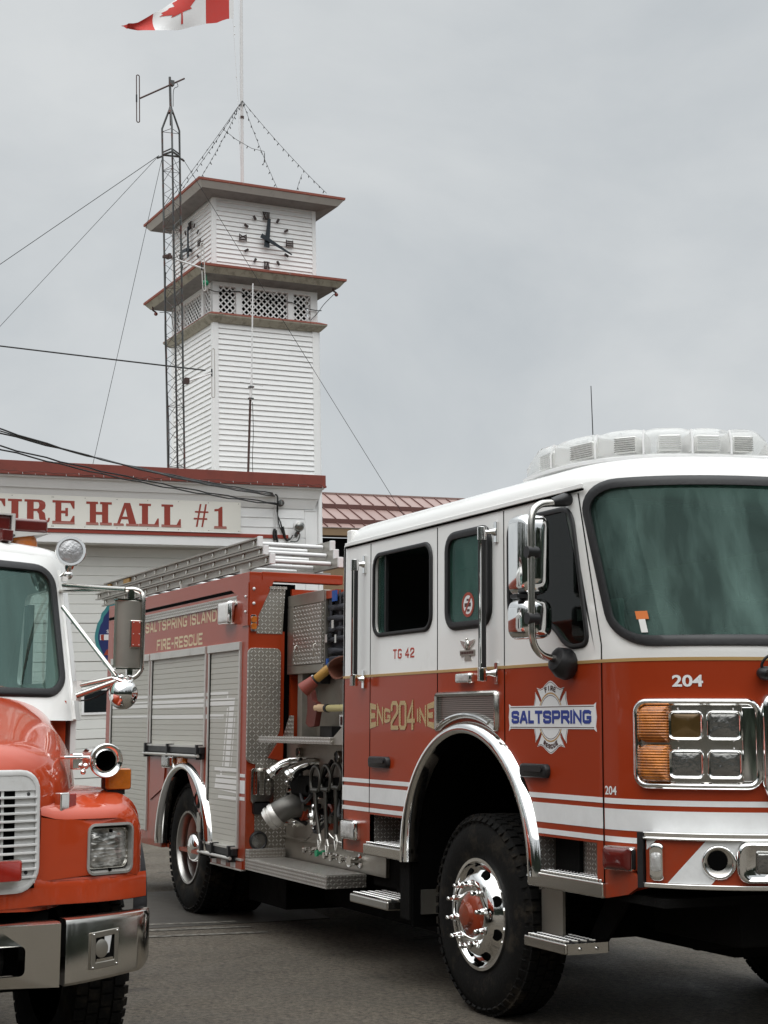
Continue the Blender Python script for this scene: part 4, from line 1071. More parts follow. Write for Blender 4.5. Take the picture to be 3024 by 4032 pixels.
# tread strip, strobe, lettering
mb = MB(); mb.box(-6.9, -3.885, -.012, 0, 2.549, 2.608); mb.build('tread_strip', 'diamond_fine', ENG)
mb = MB(); mb.box(-6.9, -3.885, -.014, -.004, 2.545, 2.549); mb.box(-6.9, -3.885, -.014, -.004, 2.608, 2.612); mb.build('strip_edge', 'aluminium', ENG)
lamp_box(-4.195, -3.935, 2.385, 2.575, 'light_white', d=.075, name='scene_light') if 'light_white' in MATS else (mat('light_white', (.72, .72, .70), .25, var=.2, scale=16, bump=.2, bscale=50, coat=.4), lamp_box(-4.195, -3.935, 2.385, 2.575, 'light_white', d=.075, name='scene_light'))
mb = MB()
W_ = letters(MB(), 'SALTSPRING ISLAND', lambda u, v, w: Vector((u, v, w)), .1, .1, .0095, .03)
letters(mb, 'SALTSPRING ISLAND', lambda u, v, w: side(-6.45+u*2.02/W_, 2.440+v, w), .1, .1, .0095, .03); mb.build('lettering', 'cream_letter', ENG)
mb = MB()
W_ = letters(MB(), 'FIRE-RESCUE', lambda u, v, w: Vector((u, v, w)), .1, .1, .0095, .03)
letters(mb, 'FIRE-RESCUE', lambda u, v, w: side(-6.08+u*1.30/W_, 2.262+v, w), .1, .1, .0095, .03); mb.build('lettering', 'cream_letter', ENG)
# livery shapes carried over the slats, per door: list of convex polygons (x,z)
Z0_ = lambda k: k
liv = []
for (za, zb) in ((1.822, 1.852), (1.735, 1.80), (1.637, 1.672)):
    liv.append([(-7.6, za), (-4.38 if za > 1.7 else -4.38, za), (-4.38, zb), (-7.6, zb)])
# the lightning-shaped turn on the nearest door
liv += [[(-4.56, 1.822), (-4.10, 1.822), (-4.10, 1.852), (-4.56, 1.852)], [(-4.13, 1.80), (-4.10, 1.80), (-4.10, 1.83), (-4.13, 1.83)],
        [(-4.56, 1.735), (-4.05, 1.735), (-3.96, 1.80), (-4.56, 1.80)], [(-4.10, 1.735), (-3.955, 1.735), (-3.94, 1.80), (-4.10, 1.80)],
        [(-4.56, 1.637), (-4.20, 1.637), (-4.20, 1.672), (-4.56, 1.672)],
        [(-4.16, 1.25), (-4.05, 1.25), (-3.955, 1.74), (-4.07, 1.74)],
        [(-4.215, 1.25), (-4.19, 1.25), (-4.10, 1.72), (-4.125, 1.72)], [(-4.02, 1.25), (-4.0, 1.25), (-3.925, 1.66), (-3.945, 1.66)],
        [(-4.40, 1.218), (-3.84, 1.218), (-3.84, 1.248), (-4.40, 1.248)], [(-4.32, 1.24), (-4.16, 1.24), (-4.13, 1.60), (-4.27, 1.60)][:0] or [(-4.26, 1.185), (-4.22, 1.185), (-4.22, 1.22), (-4.26, 1.22)],
        [(-4.395, 1.07), (-3.84, 1.05), (-3.84, 1.185), (-4.36, 1.185)],
        [(-4.30, 1.0), (-3.84, .998), (-3.84, 1.03), (-4.30, 1.03)]]
def clip(poly, axis, val, keep_gt):
    out = []
    for i, p in enumerate(poly):
        q = poly[(i+1) % len(poly)]
        a = (p[axis]-val)*(1 if keep_gt else -1); b = (q[axis]-val)*(1 if keep_gt else -1)
        if a >= 0: out.append(p)
        if (a > 0 > b) or (a < 0 < b):
            t = a/(a-b); out.append((p[0]+(q[0]-p[0])*t, p[1]+(q[1]-p[1])*t))
    return out
def shutter(x0, x1, z0, z1, bar=True):
    n = int((z1-z0)/.0435); m_ = MB(); L_ = MB(); h = (z1-z0)/n
    for k in range(n):
        a = z0+k*h; b = a+h
        m_.rings([[Vector((x, .0025, a)), Vector((x, .0, a+.002)), Vector((x, -.001, a+.004)), Vector((x, -.001, b-.0015)), Vector((x, .0025, b-.0003))] for x in (x0, x1)], False, (False, False))
        for p in liv:
            c = clip(clip(clip(clip(p, 1, a+.006, True), 1, b-.004, False), 0, x0+.012, True), 0, x1-.012, False)
            if len(c) >= 3:
                L_.face(L_.pts([side(q[0], q[1], .0022+.0001*(liv.index(p) % 6)) for q in c]))
    o = m_.build('roller_shutter', 'shutter', ENG, smooth=0)
    if L_.f: L_.build('shutter_stripe', 'shutter_band', o)
    m_ = MB(); w = .022
    m_.box(x0-w, x0+.012, -.016, .02, z0, z1); m_.box(x1-.012, x1+w, -.016, .02, z0, z1); m_.box(x0-w, x1+w, -.024, .02, z1-.002, z1+.062); m_.build('shutter_frame', 'aluminium', o, bev=.003)
    m_ = MB(); m_.box(x0+.0122, x0+.020, -.008, .01, z0, z1-.01); m_.build('shutter_seal', 'dark', o)
    if bar:
        m_ = MB(); m_.box(x0-.03, x1+.02, -.05, -.004, z0-.055, z0-.0); m_.box(x0-.02, x1+.01, -.03, -.003, z0-.10, z0-.055); S_ = m_.build('door_ledge', 'black_plastic', o, bev=.004)
        m_ = MB(); m_.tube([(x0-.04, -.06, z0-.075), (x1+.0, -.06, z0-.075)], .013, 10); m_.box(x0-.02, x1+.01, -.052, -.003, z0-.004, z0+.012); m_.build('lift_bar', 'aluminium', S_)
        m_ = MB()
        for x in (x0, (x0+x1)/2-.1, x1-.06): m_.box(x, x+.04, -.07, -.003, z0-.105, z0+.02)
        m_.each('bar_bracket', 'black_plastic', S_, bev=.004)
    return o
shutter(*doors[0], bar=False); shutter(*doors[1]); shutter(*doors[2])
# stripe blocks on the posts between the doors
mb = MB()
for z0, z1 in ((1.003, 1.030), (1.056, 1.157), (1.182, 1.207)): mb.box(-3.80, -3.675, -.002, 0, z0, z1)
for x0, x1 in ((-4.645, -4.585), (-6.255, -6.205)):
    for z0, z1 in ((1.637, 1.672), (1.735, 1.80), (1.822, 1.852)): mb.box(x0, x1, -.0022, 0, z0, z1)
mb.each('white_stripe', 'stripe_white', ENG)
# wheel panel bits
mb = MB(); mb.plate(ccw(roundpoly([(-6.16, .90), (-5.75, 1.03), (-5.69, 1.335), (-6.16, 1.335)], .02, 3)), [], side, .012)
mb.plate(ccw(roundpoly([(-4.69, 1.335), (-5.08, 1.335), (-5.08, 1.18), (-4.69, .80)], .02, 3)), [], side, .012); mb.each('wheel_panel', 'red_paint', ENG)
mb = MB(); mb.box(-6.18, -4.68, -.02, 0, 1.332, 1.352); mb.box(-4.70, -4.68, -.02, 0, .87, 1.30); mb.each('panel_trim', 'aluminium', ENG)
lamp_box(-5.68, -5.40, 1.205, 1.318, 'lamp_glass', d=.06); lamp_box(-5.31, -5.125, 1.242, 1.313, 'amber', d=.03, frame='amber', name='turn_signal')
mb = MB(); mb.lathe((-4.76, 0, .965), (0, -1, 0), [(0, .075), (.025, .07), (.035, .05), (.03, .045)], 24); fc = mb.build('fuel_cap', 'black_rubber', ENG)
mb = MB(); mb.lathe((-4.76, 0, .965), (0, -1, 0), [(.02, .048), (.026, .02), (.026, .001)], 20); mb.build('cap_face', 'brick_sticker', fc)
mb = MB(); mb.box(-4.80, -4.70, -.012, 0, .70, .86); mb.build('latch_plate', 'steel', ENG, bev=.003)
mb = MB(); mb.rings(arch(RCX, RCZ, RR, pi*1.01, 0, 0., .05, .06), False, (False, False)); mb.build('fender_trim', 'chrome', ENG, smooth=60)
mb = MB(); mb.rings([[Vector((RCX+(RR)*cos(a), y, RCZ+(RR)*sin(a))) for a in [pi*k/24 for k in range(25)]] for y in (.0, .75)], False, (False, False)); mb.box(RCX-RR, RCX+RR, .75, .77, .4, RCZ+RR); mb.build('wheel_well', 'dark', ENG)
# rub rail with red-white reflective tape
mb = MB(); mb.box(RCX+RR+.05, XB-.03, -.02, .02, .545, .56); mb.box(RCX+RR+.05, XB-.03, -.02, .02, .47, .48); rr1 = mb.build('rub_rail', 'aluminium', ENG)
mb = MB(); mb.box(RCX+RR+.05, XB-.03, -.015, .0, .481, .545); mb.build('rail_face', 'red_paint', rr1)
mb = MB()
for k in range(3):
    x = -4.38+k*.22; mb.box(x, x+.11, -.017, -.015, .485, .525)
mb.each('reflective_tape', 'stripe_white', rr1)
# ---- front end of the body, seen almost square on
def fw(u, v, w): return Vector((XB+w, u, v))
mb = MB(); mb.box(XB-.02, XB+.003, -.004, .072, .485, 2.40); mb.box(XB-.02, XB+.003, .245, .30, 1.5, 2.31); mb.box(XB-.02, XB+.002, .06, .30, 2.02, 2.32); mb.build('body_end', 'red_paint', ENG)
mb = MB(); mb.box(XB-.05, XB-.03, .07, .40, .5, 2.7); mb.build('body_end', 'dark', ENG)
mb = MB(); mb.plate([(.062, 2.30), (.28, 2.30), (.30, 2.66), (.17, 2.66), (.062, 2.47)], [], fw, .006); mb.build('tread_plate', 'diamond', ENG)
mb = MB(); mb.box(XB-.02, XB+.03, .16, .305, 2.655, 2.675); mb.build('tread_plate', 'diamond_fine', ENG)
mb = MB(); mb.plate(ccw(roundpoly([(-.01, 1.30), (.13, 1.27), (.17, 1.44), (.262, 1.52), (.262, 2.185), (-.01, 2.185)], .045, 4)), [], fw, .03); TP = mb.build('tread_plate', 'diamond', ENG, bev=.004)
mb = MB(); mb.plate([(.0, .58), (.335, .58), (.335, 1.2), (.26, 1.45), (.13, 1.45), (.0, 1.3)], [], lambda u, v, w: Vector((XB-.016+w, u, v)), .012); mb.build('tread_plate', 'diamond', ENG)
mb = MB(); mb.box(XB-.0, XB+.09, .0, .30, .575, .64); mb.build('tread_plate', 'diamond_fine', ENG, bev=.004)
# amber marker, round lamp, step pegs on the body end
mb = MB(); mb.plate(ccw(rrect(.006, .058, 2.315, 2.445, .015)), [], fw, .02); am = mb.build('marker_lamp', 'chrome', ENG, bev=.004)
mb = MB(); mb.plate(ccw(rrect(.012, .052, 2.33, 2.378, .012)), [], fw, .035); mb.plate(ccw(rrect(.012, .052, 2.384, 2.432, .012)), [], fw, .035); mb.build('lens', 'amber', am, bev=.006)
mb = MB(); mb.lathe((XB-.004, .105, .70), (1, 0, 0), [(0, .075), (.02, .073), (.026, .062), (.018, .056)], 32); rl = mb.build('round_lamp', 'black_rubber', ENG)
mb = MB(); mb.lathe((XB-.004, .105, .70), (1, 0, 0), [(.016, .058), (.022, .03), (.023, .001)], 28); mb.build('lens', 'lamp_glass', rl, smooth=60)
mb = MB(); y0 = .03
mb.plate(ccw(rrect(.025, .215, .985, 1.255, .03)), [rrect(.045, .075, 1.05, 1.23, .012, 3)[::-1], rrect(.095, .13, 1.05, 1.23, .012, 3)[::-1], rrect(.15, .185, 1.05, 1.23, .012, 3)[::-1]], lambda u, v, w: Vector((XB+.005+w, u, v)), .035); fs = mb.build('folding_step', 'dull_chrome', ENG, bev=.006)
mb = MB(); mb.plate(ccw(rrect(.05, .19, .90, 1.0, .02)), [], lambda u, v, w: Vector((XB+w, u, v)), .04); mb.build('step_hinge', 'black_plastic', fs, bev=.005)
# ---- running board across the pump bay
mb = MB(); mb.box(XB-.005, -2.08, .0, .30, .485, .572); RB = mb.build('running_board', 'diamond_fine', ENG, bev=.003)
mb = MB(); mb.box(XB+.02, -2.09, .01, .298, .572, .576); mb.build('board_grip', 'grip', RB)
# ---- pump panel, recessed .30 m
YP = .335
mb = MB(); mb.box(XB, -1.83, YP, YP+.02, .73, 1.47); mb.box(XB, -1.83, YP-.006, YP+.02, .57, .727); mb.box(XB, -1.83, YP+.14, YP+.16, 1.47, 2.03)
mb.box(-3.45, -3.36, YP-.0, YP+.15, 1.50, 2.03); mb.box(XB, -1.83, YP-.035, YP, .722, .735)
PP = mb.build('pump_panel', 'panel_steel', ENG)
mb = MB(); mb.box(XB, -1.83, YP+.02, 2*HW-.1, .6, .7); mb.box(-3.3, -1.9, YP+.3, 2.1, .7, 2.5); mb.box(-3.64, -1.83, YP+.2, 2.2, 1.9, 2.0); mb.build('pump_housing', 'dark', ENG)
mb = MB(); mb.plate([(.17, 1.33), (.30, 1.30), (.30, 1.46), (.25, 1.45)], [], lambda u, v, w: Vector((XB+w, u, v)), .012); mb.each('valve_body', 'red_paint', PP, bev=.01)
# upper stainless cabinet with punched door
mb = MB(); mb.box(-3.64, -2.92, .33, .95, 1.98, 2.60); mb.box(-3.64, -2.92, .318, .3295, 2.51, 2.60); mb.box(-3.64, -2.92, .318, .3295, 1.98, 2.045); mb.box(-3.64, -3.52, .318, .3295, 2.045, 2.51)
cab = mb.build('hose_cabinet', 'steel', ENG, bev=.004)
mb = MB(); mb.box(-3.505, -2.935, .31, .328, 2.05, 2.50); mb.build('cabinet_door', 'diamond', cab)
mb = MB()
for x in (-3.42, -3.04): mb.tube([(x, .31, 2.10), (x, .29, 2.11), (x, .29, 2.19), (x, .31, 2.20)], .005, 6)
mb.each('cabinet_handle', 'steel', cab)
mb = MB(); mb.box(-3.64, -2.3, .72, 1.9, 2.56, 2.66); mb.box(-2.92, -2.75, .34, .9, 2.53, 2.59); mb.build('hose_bed_edge', 'red_paint', ENG)
mb = MB(); mb.box(-3.2, -3.05, .7, .8, 2.62, 2.71); mb.box(-2.9, -1.9, 1.0, 1.5, 2.62, 2.68); mb.build('deck_pipe', 'white_rod', ENG, bev=.02)
mb = MB(); mb.sphere((-2.05, .75, 2.67), .11, 16, 10, (1, 1, .8)); mb.build('deck_lamp', 'chrome', ENG, smooth=80)
mb = MB(); mb.box(-2.6, -1.85, .9, 1.0, 2.72, 2.79); mb.build('top_rail', 'red_paint', ENG, bev=.01)
# treadplate shelf over the valves
mb = MB(); mb.plate([(.0, 1.455), (.34, 1.455), (.34, 1.50), (.0, 1.50)], [], lambda u, v, w: Vector((-3.41+w, u, v)), 1.37)
sh = mb.build('tread_shelf', 'diamond_fine', ENG, bev=.003)
mb = MB(); mb.plate([(-3.66, 1.50), (-3.45, 1.50), (-3.45, 1.66), (-3.53, 1.66)], [], lambda u, v, w: Vector((u, .30+w, v)), .006); mb.build('shelf_end', 'diamond', sh)
mb = MB(); mb.plate([(-2.04, 1.455), (-2.04, 1.50), (-1.835, 1.60), (-1.835, 1.455)], [], lambda u, v, w: Vector((u, .02+w, v)), .006); mb.build('shelf_end', 'steel', sh)
# valves, intake, gauges and drains
mb = MB()
def T3(*p): return [Vector(q) for q in p]
mb.lathe((-3.24, YP, .985), (-.1, -1, -.0), [(0, .115), (.05, .115), (.055, .095)], 32); inb = mb.build('intake_flange', 'red_paint', PP)
mb = MB(); mb.tube(catmull([(-3.245, YP-.05, .985), (-3.25, YP-.12, .98), (-3.27, YP-.18, .955), (-3.30, YP-.225, .915)], 5), [.088]*16, 24); mb.build('intake_elbow', 'dark_iron' if 'dark_iron' in MATS else mat('dark_iron', (.13, .125, .115), .4, metal=.6, var=.25, scale=9), inb, smooth=60)
mb = MB(); d0 = Vector((-.42, -.62, -.55)).normalized(); c0 = Vector((-3.30, YP-.225, .915))
mb.lathe(c0, d0, [(-.02, .088), (.0, .097), (.018, .097), (.02, .085), (.038, .085), (.04, .095), (.056, .095), (.058, .083), (.078, .083), (.08, .074), (.05, .07), (-.02, .068)], 32); mb.build('intake_coupling', 'aluminium', inb, smooth=35)
mb = MB(); mb.lathe(c0, d0, [(.04, .071), (.03, .001)], 24); mb.build('intake_bore', 'dark', inb)
mb = MB(); mb.lathe((-2.72, YP, .93), (0, -1, 0), [(0, .10), (.05, .10), (.055, .08)], 24); ob = mb.build('outlet_flange', 'red_paint', PP)
mb = MB(); mb.lathe((-2.74, YP-.05, .93), (-.3, -1, -.05), [(0, .06), (.06, .062), (.062, .075), (.11, .078), (.112, .06), (.13, .058), (.13, .001)], 20)
for k in range(4): a = k*pi/2; mb.sphere((-2.77+.07*cos(a), YP-.14, .93+.07*sin(a)), .02, 8, 6)
mb.build('outlet_cap', 'chrome', ob, smooth=40)
for x in (-3.50, -3.12):       # two chromed discharge elbows
    m_ = MB(); p = catmull([(x+.10, YP+.06, 1.30), (x+.06, YP-.03, 1.305), (x+.02, YP-.11, 1.28), (x, YP-.17, 1.23)], 5); m_.tube(p, [.040]*len(p), 16)
    o = m_.build('discharge_elbow', 'chrome', PP, smooth=60)
    m_ = MB(); m_.lathe((x+.01, YP-.15, 1.25), (-.25, -.65, -.6), [(0, .045), (.015, .048), (.035, .048), (.038, .041), (.045, .050), (.07, .049), (.078, .03), (.078, .001)], 20); m_.lathe((x+.05, YP-.05, 1.30), (-.3, -.9, -.1), [(0, .046), (.02, .046)], 20)
    for k in range(3): m_.sphere((x-.01+.04*cos(2*k), YP-.20, 1.195+.042*sin(2*k)), .011, 6, 5)
    m_.build('discharge_cap', 'chrome', o, smooth=40)
mb = MB(); mb.box(-3.3, -2.3, YP-.12, YP-.01, 1.06, 1.21); mb.lathe((-2.55, YP, 1.12), (0, -1, 0), [(0, .1), (.13, .09)], 16); mb.build('manifold', 'chassis', PP, bev=.03)
for k, x in enumerate((-3.12, -3.0, -2.88, -2.74, -2.62, -2.45)):
    m_ = MB(); m_.lathe((x, YP-.006, .665-.004*k), (0, -1, 0), [(0, .022), (.02, .02), (.025, .012), (.05, .012), (.052, .024), (.07, .024), (.07, .001)], 12); m_.build('drain_valve', 'chrome' if k != 2 else mat('green_valve', (.02, .28, .13), .4), PP)
mb = MB(); mb.lathe((-2.25, YP-.006, .65), (0, -1, 0), [(0, .05), (.01, .05), (.02, .03), (.07, .028), (.075, .04), (.09, .04), (.09, .001)], 20); mb.build('gauge_port', 'chrome', PP, smooth=40)
mb = MB(); mb.box(-2.48, -2.36, YP-.009, YP-.006, .70, .72); mb.build('panel_label', 'paper', PP)
mb = MB()
for a, b in (((-2.76, YP-.12, .87), (-3.35, YP-.02, .72)), ((-2.66, YP-.1, .86), (-2.4, YP-.02, .78))):
    mb.tube(sag(a, b, .05), .005, 5)
mb.tube(sag((-2.4, YP-.02, .95), (-2.3, YP-.02, 1.1), .0), .004, 5); mb.build('cap_chain', 'dull_chrome', PP)
mb = MB(); mb.box(-3.36, -2.0, YP+.13, YP+.14, 1.50, 1.93); mb.build('inner_panel', 'panel_steel', PP)
mb = MB(); mb.box(-2.92, -2.60, YP+.122, YP+.13, 1.575, 1.665); lbl = mb.build('notice_plate', 'paper', PP)
mb = MB()
for k in range(5): mb.box(-2.86+.03, -2.62, YP+.120, YP+.1219, 1.585+k*.014, 1.590+k*.014)
mb.box(-2.90, -2.86, YP+.120, YP+.1219, 1.59, 1.65)
mb.build('notice_text', 'dark_letter', lbl)
mb = MB(); mb.box(-3.12, -2.90, YP+.05, YP+.13, 1.50, 1.58); mb.box(-3.30, -3.12, YP+.05, YP+.13, 1.90, 2.03); mb.each('axe_bracket', 'black_rubber', PP)
# more of the plumbing: gauges, pull rods, small valves and black hose loops
for k, (x, z, r) in enumerate(((-2.62, 1.36, .045), (-2.44, 1.37, .045), (-3.36, 1.38, .04), (-2.18, 1.36, .04))):
    m_ = MB(); m_.lathe((x, YP, z), (0, -1, 0), [(0, r), (.03, r), (.036, r*.85), (.03, r*.82)], 20); o = m_.build('gauge', 'dull_chrome', PP)
    m_ = MB(); m_.lathe((x, YP, z), (0, -1, 0), [(.028, r*.82), (.029, .001)], 20); m_.build('gauge_face', 'paper' if k % 2 else 'black_plastic', o)
for k, (x, z) in enumerate(((-3.42, 1.10), (-3.06, .98), (-2.95, 1.12), (-2.80, 1.08), (-2.55, .92), (-2.42, 1.02), (-2.22, .92), (-2.12, 1.12), (-2.08, .86), (-3.46, .84))):
    m_ = MB(); m_.lathe((x, YP, z), (0, -1, 0), [(0, .034), (.02, .034), (.022, .016), (.07+.01*(k % 3), .016), (.075+.01*(k % 3), .03), (.10+.01*(k % 3), .03), (.10+.01*(k % 3), .001)], 12); m_.build('valve', ('dark_steel2' if 'dark_steel2' in MATS else mat('dark_steel2', (.12, .115, .10), .35, metal=.8, var=.3, scale=10)) if k % 3 else 'chrome', PP)
for k, (a, b_, c_) in enumerate((((-3.3, YP-.03, 1.33), (-3.0, YP-.12, 1.02), (-2.7, YP-.03, 1.33)), ((-2.95, YP-.02, 1.0), (-2.75, YP-.13, .82), (-2.5, YP-.02, 1.05)), ((-2.5, YP-.02, 1.3), (-2.3, YP-.14, .95), (-2.1, YP-.02, 1.28)), ((-3.5, YP-.02, 1.2), (-3.4, YP-.1, .95), (-3.2, YP-.02, .85)))):
    m_ = MB(); p = catmull([a, b_, c_], 10); m_.tube(p, .016, 8); m_.build('pipe_loop', 'black_rubber', PP, smooth=60)
# webbing net over the hose, blue straps
mb = MB()
rw = random.Random(3)
for k in range(6):
    x = -2.90+k*.17; mb.rings([[Vector((x+.02*sin(j)+o, .35+.012*rw.random()+.05*(j == 4), 2.58-j*.115)) for o in (0, .045)] for j in range(6)], False, (False, False))
for k in range(7):
    z = 2.52-k*.08; mb.rings([[Vector((-2.91+j*.15, .345+.012*rw.random(), z+.012*rw.uniform(-1, 1)+o)) for o in (0, .035)] for j in range(8)], False, (False, False))
NET = mb.build('cargo_net', 'webbing', ENG, solid=.004)
mb = MB(); mb.box(-2.90, -1.86, .38, .9, 2.08, 2.56); mb.build('hose_bundle', 'webbing', NET, bev=.05)
mb = MB(); mb.box(-2.78, -2.70, .325, .335, 2.50, 2.58); mb.box(-2.88, -2.85, .325, .335, 1.99, 2.08); mb.each('blue_strap', 'blue_strap', NET)
mb = MB(); mb.box(-2.78, -2.74, .323, .333, 2.30, 2.36); mb.box(-2.90, -2.86, .323, .333, 2.20, 2.26); mb.box(-2.72, -2.69, .323, .333, 2.19, 2.25); mb.each('strap_buckle', 'dull_chrome', NET)
mb = MB(); mb.box(-2.80, -1.86, .31, .36, 2.04, 2.09); mb.build('net_hem', 'webbing', NET, bev=.01)
mb = MB(); mb.tube([(-2.05, -.0, 2.6), (-2.05, .0, 2.61)], .01)

# ---------- loose things carried in the pump bay
NZ = empty('hose_nozzle', (-2.9, .3, 1.9), 'red and yellow hose nozzle hanging over the steel pump panel', 'nozzle'); NZ['_world'] = (-2.9, .3, 1.9)
A_ = Vector((-2.72, .34, 2.05)); B_ = Vector((-2.86, .16, 1.86)); dN = (B_-A_).normalized()
mb = MB(); mb.lathe(A_+dN*.27, dN, [(-.06, .030), (-.05, .045), (-.01, .050), (.04, .058), (.055, .058), (.05, .045), (.0, .02), (.0, .001)], 20); mb.build('nozzle_head', 'nozzle_red', NZ, smooth=40)
mb = MB(); mb.lathe(A_+dN*.10, dN, [(-.03, .030), (-.01, .034), (.09, .032), (.10, .028)], 20); mb.build('pistol_grip', 'nozzle_yellow', NZ, smooth=50)
mb = MB(); mb.lathe(A_-dN*.05, dN, [(0, .025), (.05, .03), (.10, .034), (.12, .034), (.12, .001)], 20); mb.lathe(A_+dN*.20, dN, [(0, .036), (.015, .036)], 20); mb.build('coupling', 'black_plastic', NZ)
bq = B_+Vector((-.12, .10, .02))
mb = MB(); mb.tube([A_+dN*.22+Vector((-.04, .0, .03)), bq+Vector((.0, .0, .07)), bq+Vector((-.01, .0, -.03))], .011, 8); mb.build('bail_handle', 'white_rod', NZ)
mb = MB(); R_ = catmull([(-1.95, .28, 2.06), (-2.35, .26, 2.07), (-2.58, .27, 2.04), (-2.66, .29, 1.98), (-2.58, .3, 1.92), (-2.42, .3, 1.93), (-2.3, .32, 1.98)], 6)
mb.rings([[p+Vector((0, -.04, 0)), p+Vector((0, .07, 0)), p+Vector((0, .07, .008))+Vector((.01, 0, 0)), p+Vector((0, -.04, .008))+Vector((.01, 0, 0))] for p in R_], True, (True, True))
HS = mb.build('fire_hose', 'hose_orange', None); tagged(HS, 'faded orange hose loop sagging below the black cargo net', 'hose')
mb = MB(); mb.rings([[Vector((x, .3, z)), Vector((x+.17, .3, z)), Vector((x+.17, .31, z)), Vector((x, .31, z))] for x, z in ((-2.50, 1.95), (-2.48, 1.83), (-2.44, 1.78))], True, (True, True)); mb.build('hose_end', 'hose_orange', HS)
mb = MB(); mb.tube([(-2.44, .3, 1.79), (-2.45, .3, 1.71), (-2.40, .3, 1.67), (-2.34, .3, 1.71), (-2.34, .3, 1.78)], .01, 6); mb.build('hose_ring', 'aluminium', HS)
AX = empty('fire_axe', (-3.0, .3, 1.5), 'yellow handled red fire axe clipped on the pump panel', 'axe'); AX['_world'] = (-3.0, .3, 1.5)
def AXp(u, v, w): return Vector((u, .34+w, v))
mb = MB(); mb.plate(ccw(roundpoly([(-3.17, 1.885), (-3.10, 1.84), (-3.07, 1.77), (-3.0, 1.755), (-2.96, 1.72), (-2.99, 1.66), (-3.02, 1.58), (-3.12, 1.57), (-3.19, 1.60), (-3.155, 1.70), (-3.16, 1.78)], .015, 3)), [], AXp, -.045); mb.build('axe_head', 'axe_head', AX, bev=.012)
mb = MB(); mb.tube([(-3.02, .315, 1.715), (-2.84, .315, 1.712)], [.03, .026], 12); mb.build('axe_collar', 'pale_wood', AX)
mb = MB(); mb.tube([(-2.84, .315, 1.712), (-2.80, .315, 1.711)], .031, 12); mb.build('collar_band', 'black_rubber', AX)
mb = MB(); mb.tube([(-2.80+k*.02, .315, 1.711) for k in range(48)], [.026 if k % 2 else .0245 for k in range(48)], 12); mb.build('axe_handle', 'axe_handle', AX)
# spanner wrenches hanging together
for k, (x, z, tl, rot, lab) in enumerate(((-2.70, 1.19, .30, .08, 'dark curved hydrant wrench hanging left of the others'), (-2.54, 1.20, .34, .03, 'dark hydrant wrench hanging in the middle of the cluster'), (-2.38, 1.22, .32, .0, 'dark hydrant wrench hanging right beside the cab'))):
    m_ = MB(); c = Vector((x, YP-.16+.012*k, z))
    m_.tube([c+Vector((.085*cos(t), 0, .10*sin(t))) for t in [pi*1.25-k_*pi*1.5/20 for k_ in range(21)]], [.014]*21, 8)
    m_.tube([c+Vector((.0, 0, -.07)), c+Vector((rot*.2, 0, -.07-tl*.45)), c+Vector((rot, 0, -.07-tl))], [.02, .014, .018], 8)
    m_.tube([c+Vector((-.06, 0, -.07)), c+Vector((.06, 0, -.07))], .018, 8)
    o = m_.build('spanner_wrench', 'dark_steel' if 'dark_steel' in MATS else mat('dark_steel', (.10, .098, .088), .4, metal=.8, var=.3, scale=10), None, smooth=50); tagged(o, lab, 'wrench', 'spanner wrenches hanging on the pump panel')
    m_ = MB(); m_.tube([c+Vector((rot, 0, -.07-tl+.0)), c+Vector((rot-.03, 0, -.12-tl)), c+Vector((rot, 0, -.18-tl)), c+Vector((rot+.03, 0, -.12-tl)), c+Vector((rot, 0, -.07-tl))], .008, 6); m_.build('hanging_loop', 'aluminium', o)

# ---------- ladders on the rack
def ladder(name, label, x0, x1, yn, yf, z0, h, nr, rungr=.018, cap=True, group=None):
    m_ = MB(); r0 = None
    root = empty(name, (x1, (yn+yf)/2, z0), label, 'ladder', group); root['_world'] = (x1, (yn+yf)/2, z0)
    for y, s_ in ((yn, 1), (yf, -1)):
        m_ = MB()
        pr = [(0, 0), (.032*s_, 0), (.032*s_, .012), (.006*s_, .014), (.006*s_, h-.014), (.032*s_, h-.012), (.032*s_, h), (0, h)]
        pr = [(-p[0], p[1]) if True else p for p in pr]
        m_.rings([[Vector((x, y+p[0], z0+p[1])) for p in pr] for x in (x0, x1)], True, (True, True)); o = m_.build('side_rail', 'ladder_alu', root)
        m_ = MB()
        for k in range(nr):
            x = x1-.14-k*(x1-x0-.25)/(nr-1); m_.lathe((x, y-.006*s_, z0+h/2), (0, -s_, 0), [(0, .022), (.01, .02), (.012, .012), (.012, .001)], 12)
        m_.build('rivet', 'dull_chrome', o)
        if cap:
            m_ = MB(); m_.box(x1-.002, x1+.03, min(y, y-.036*s_)-.003, max(y, y-.036*s_)+.003, z0-.003, z0+h+.003); m_.build('end_cap', 'white_rod', o, bev=.004)
    for k in range(nr):
        x = x1-.14-k*(x1-x0-.25)/(nr-1); m_ = MB(); m_.tube([(x, yn+.006, z0+h/2), (x, yf-.006, z0+h/2)], rungr, 10); m_.build('rung', 'white_rod', root, smooth=60)
    return root
r1 = ladder('roof_ladder', 'top aluminium ladder on the fire engine rack with yellow tag', -8.75, -4.02, .23, .84, 3.035, .078, 14)
mb = MB(); mb.box(-8.0, -7.78, .205, .224, 3.045, 3.095); mb.box(-8.62, -8.5, .205, .224, 3.045, 3.09); mb.build('tag', 'nozzle_yellow', r1)
ladder('extension_ladder', 'long middle aluminium ladder reaching out past the rear of the engine', -9.10, -3.90, .235, .82, 2.955, .072, 14)
ladder('extension_ladder', 'lowest aluminium ladder resting directly on the red top rail', -8.85, -3.76, .24, .80, 2.868, .080, 14)
mb = MB(); mb.box(-7.6, -7.55, .15, .95, 2.785, 2.87); mb.box(-5.9, -5.85, .15, .95, 2.785, 2.87); mb.box(-4.3, -4.25, .15, .95, 2.785, 2.87)
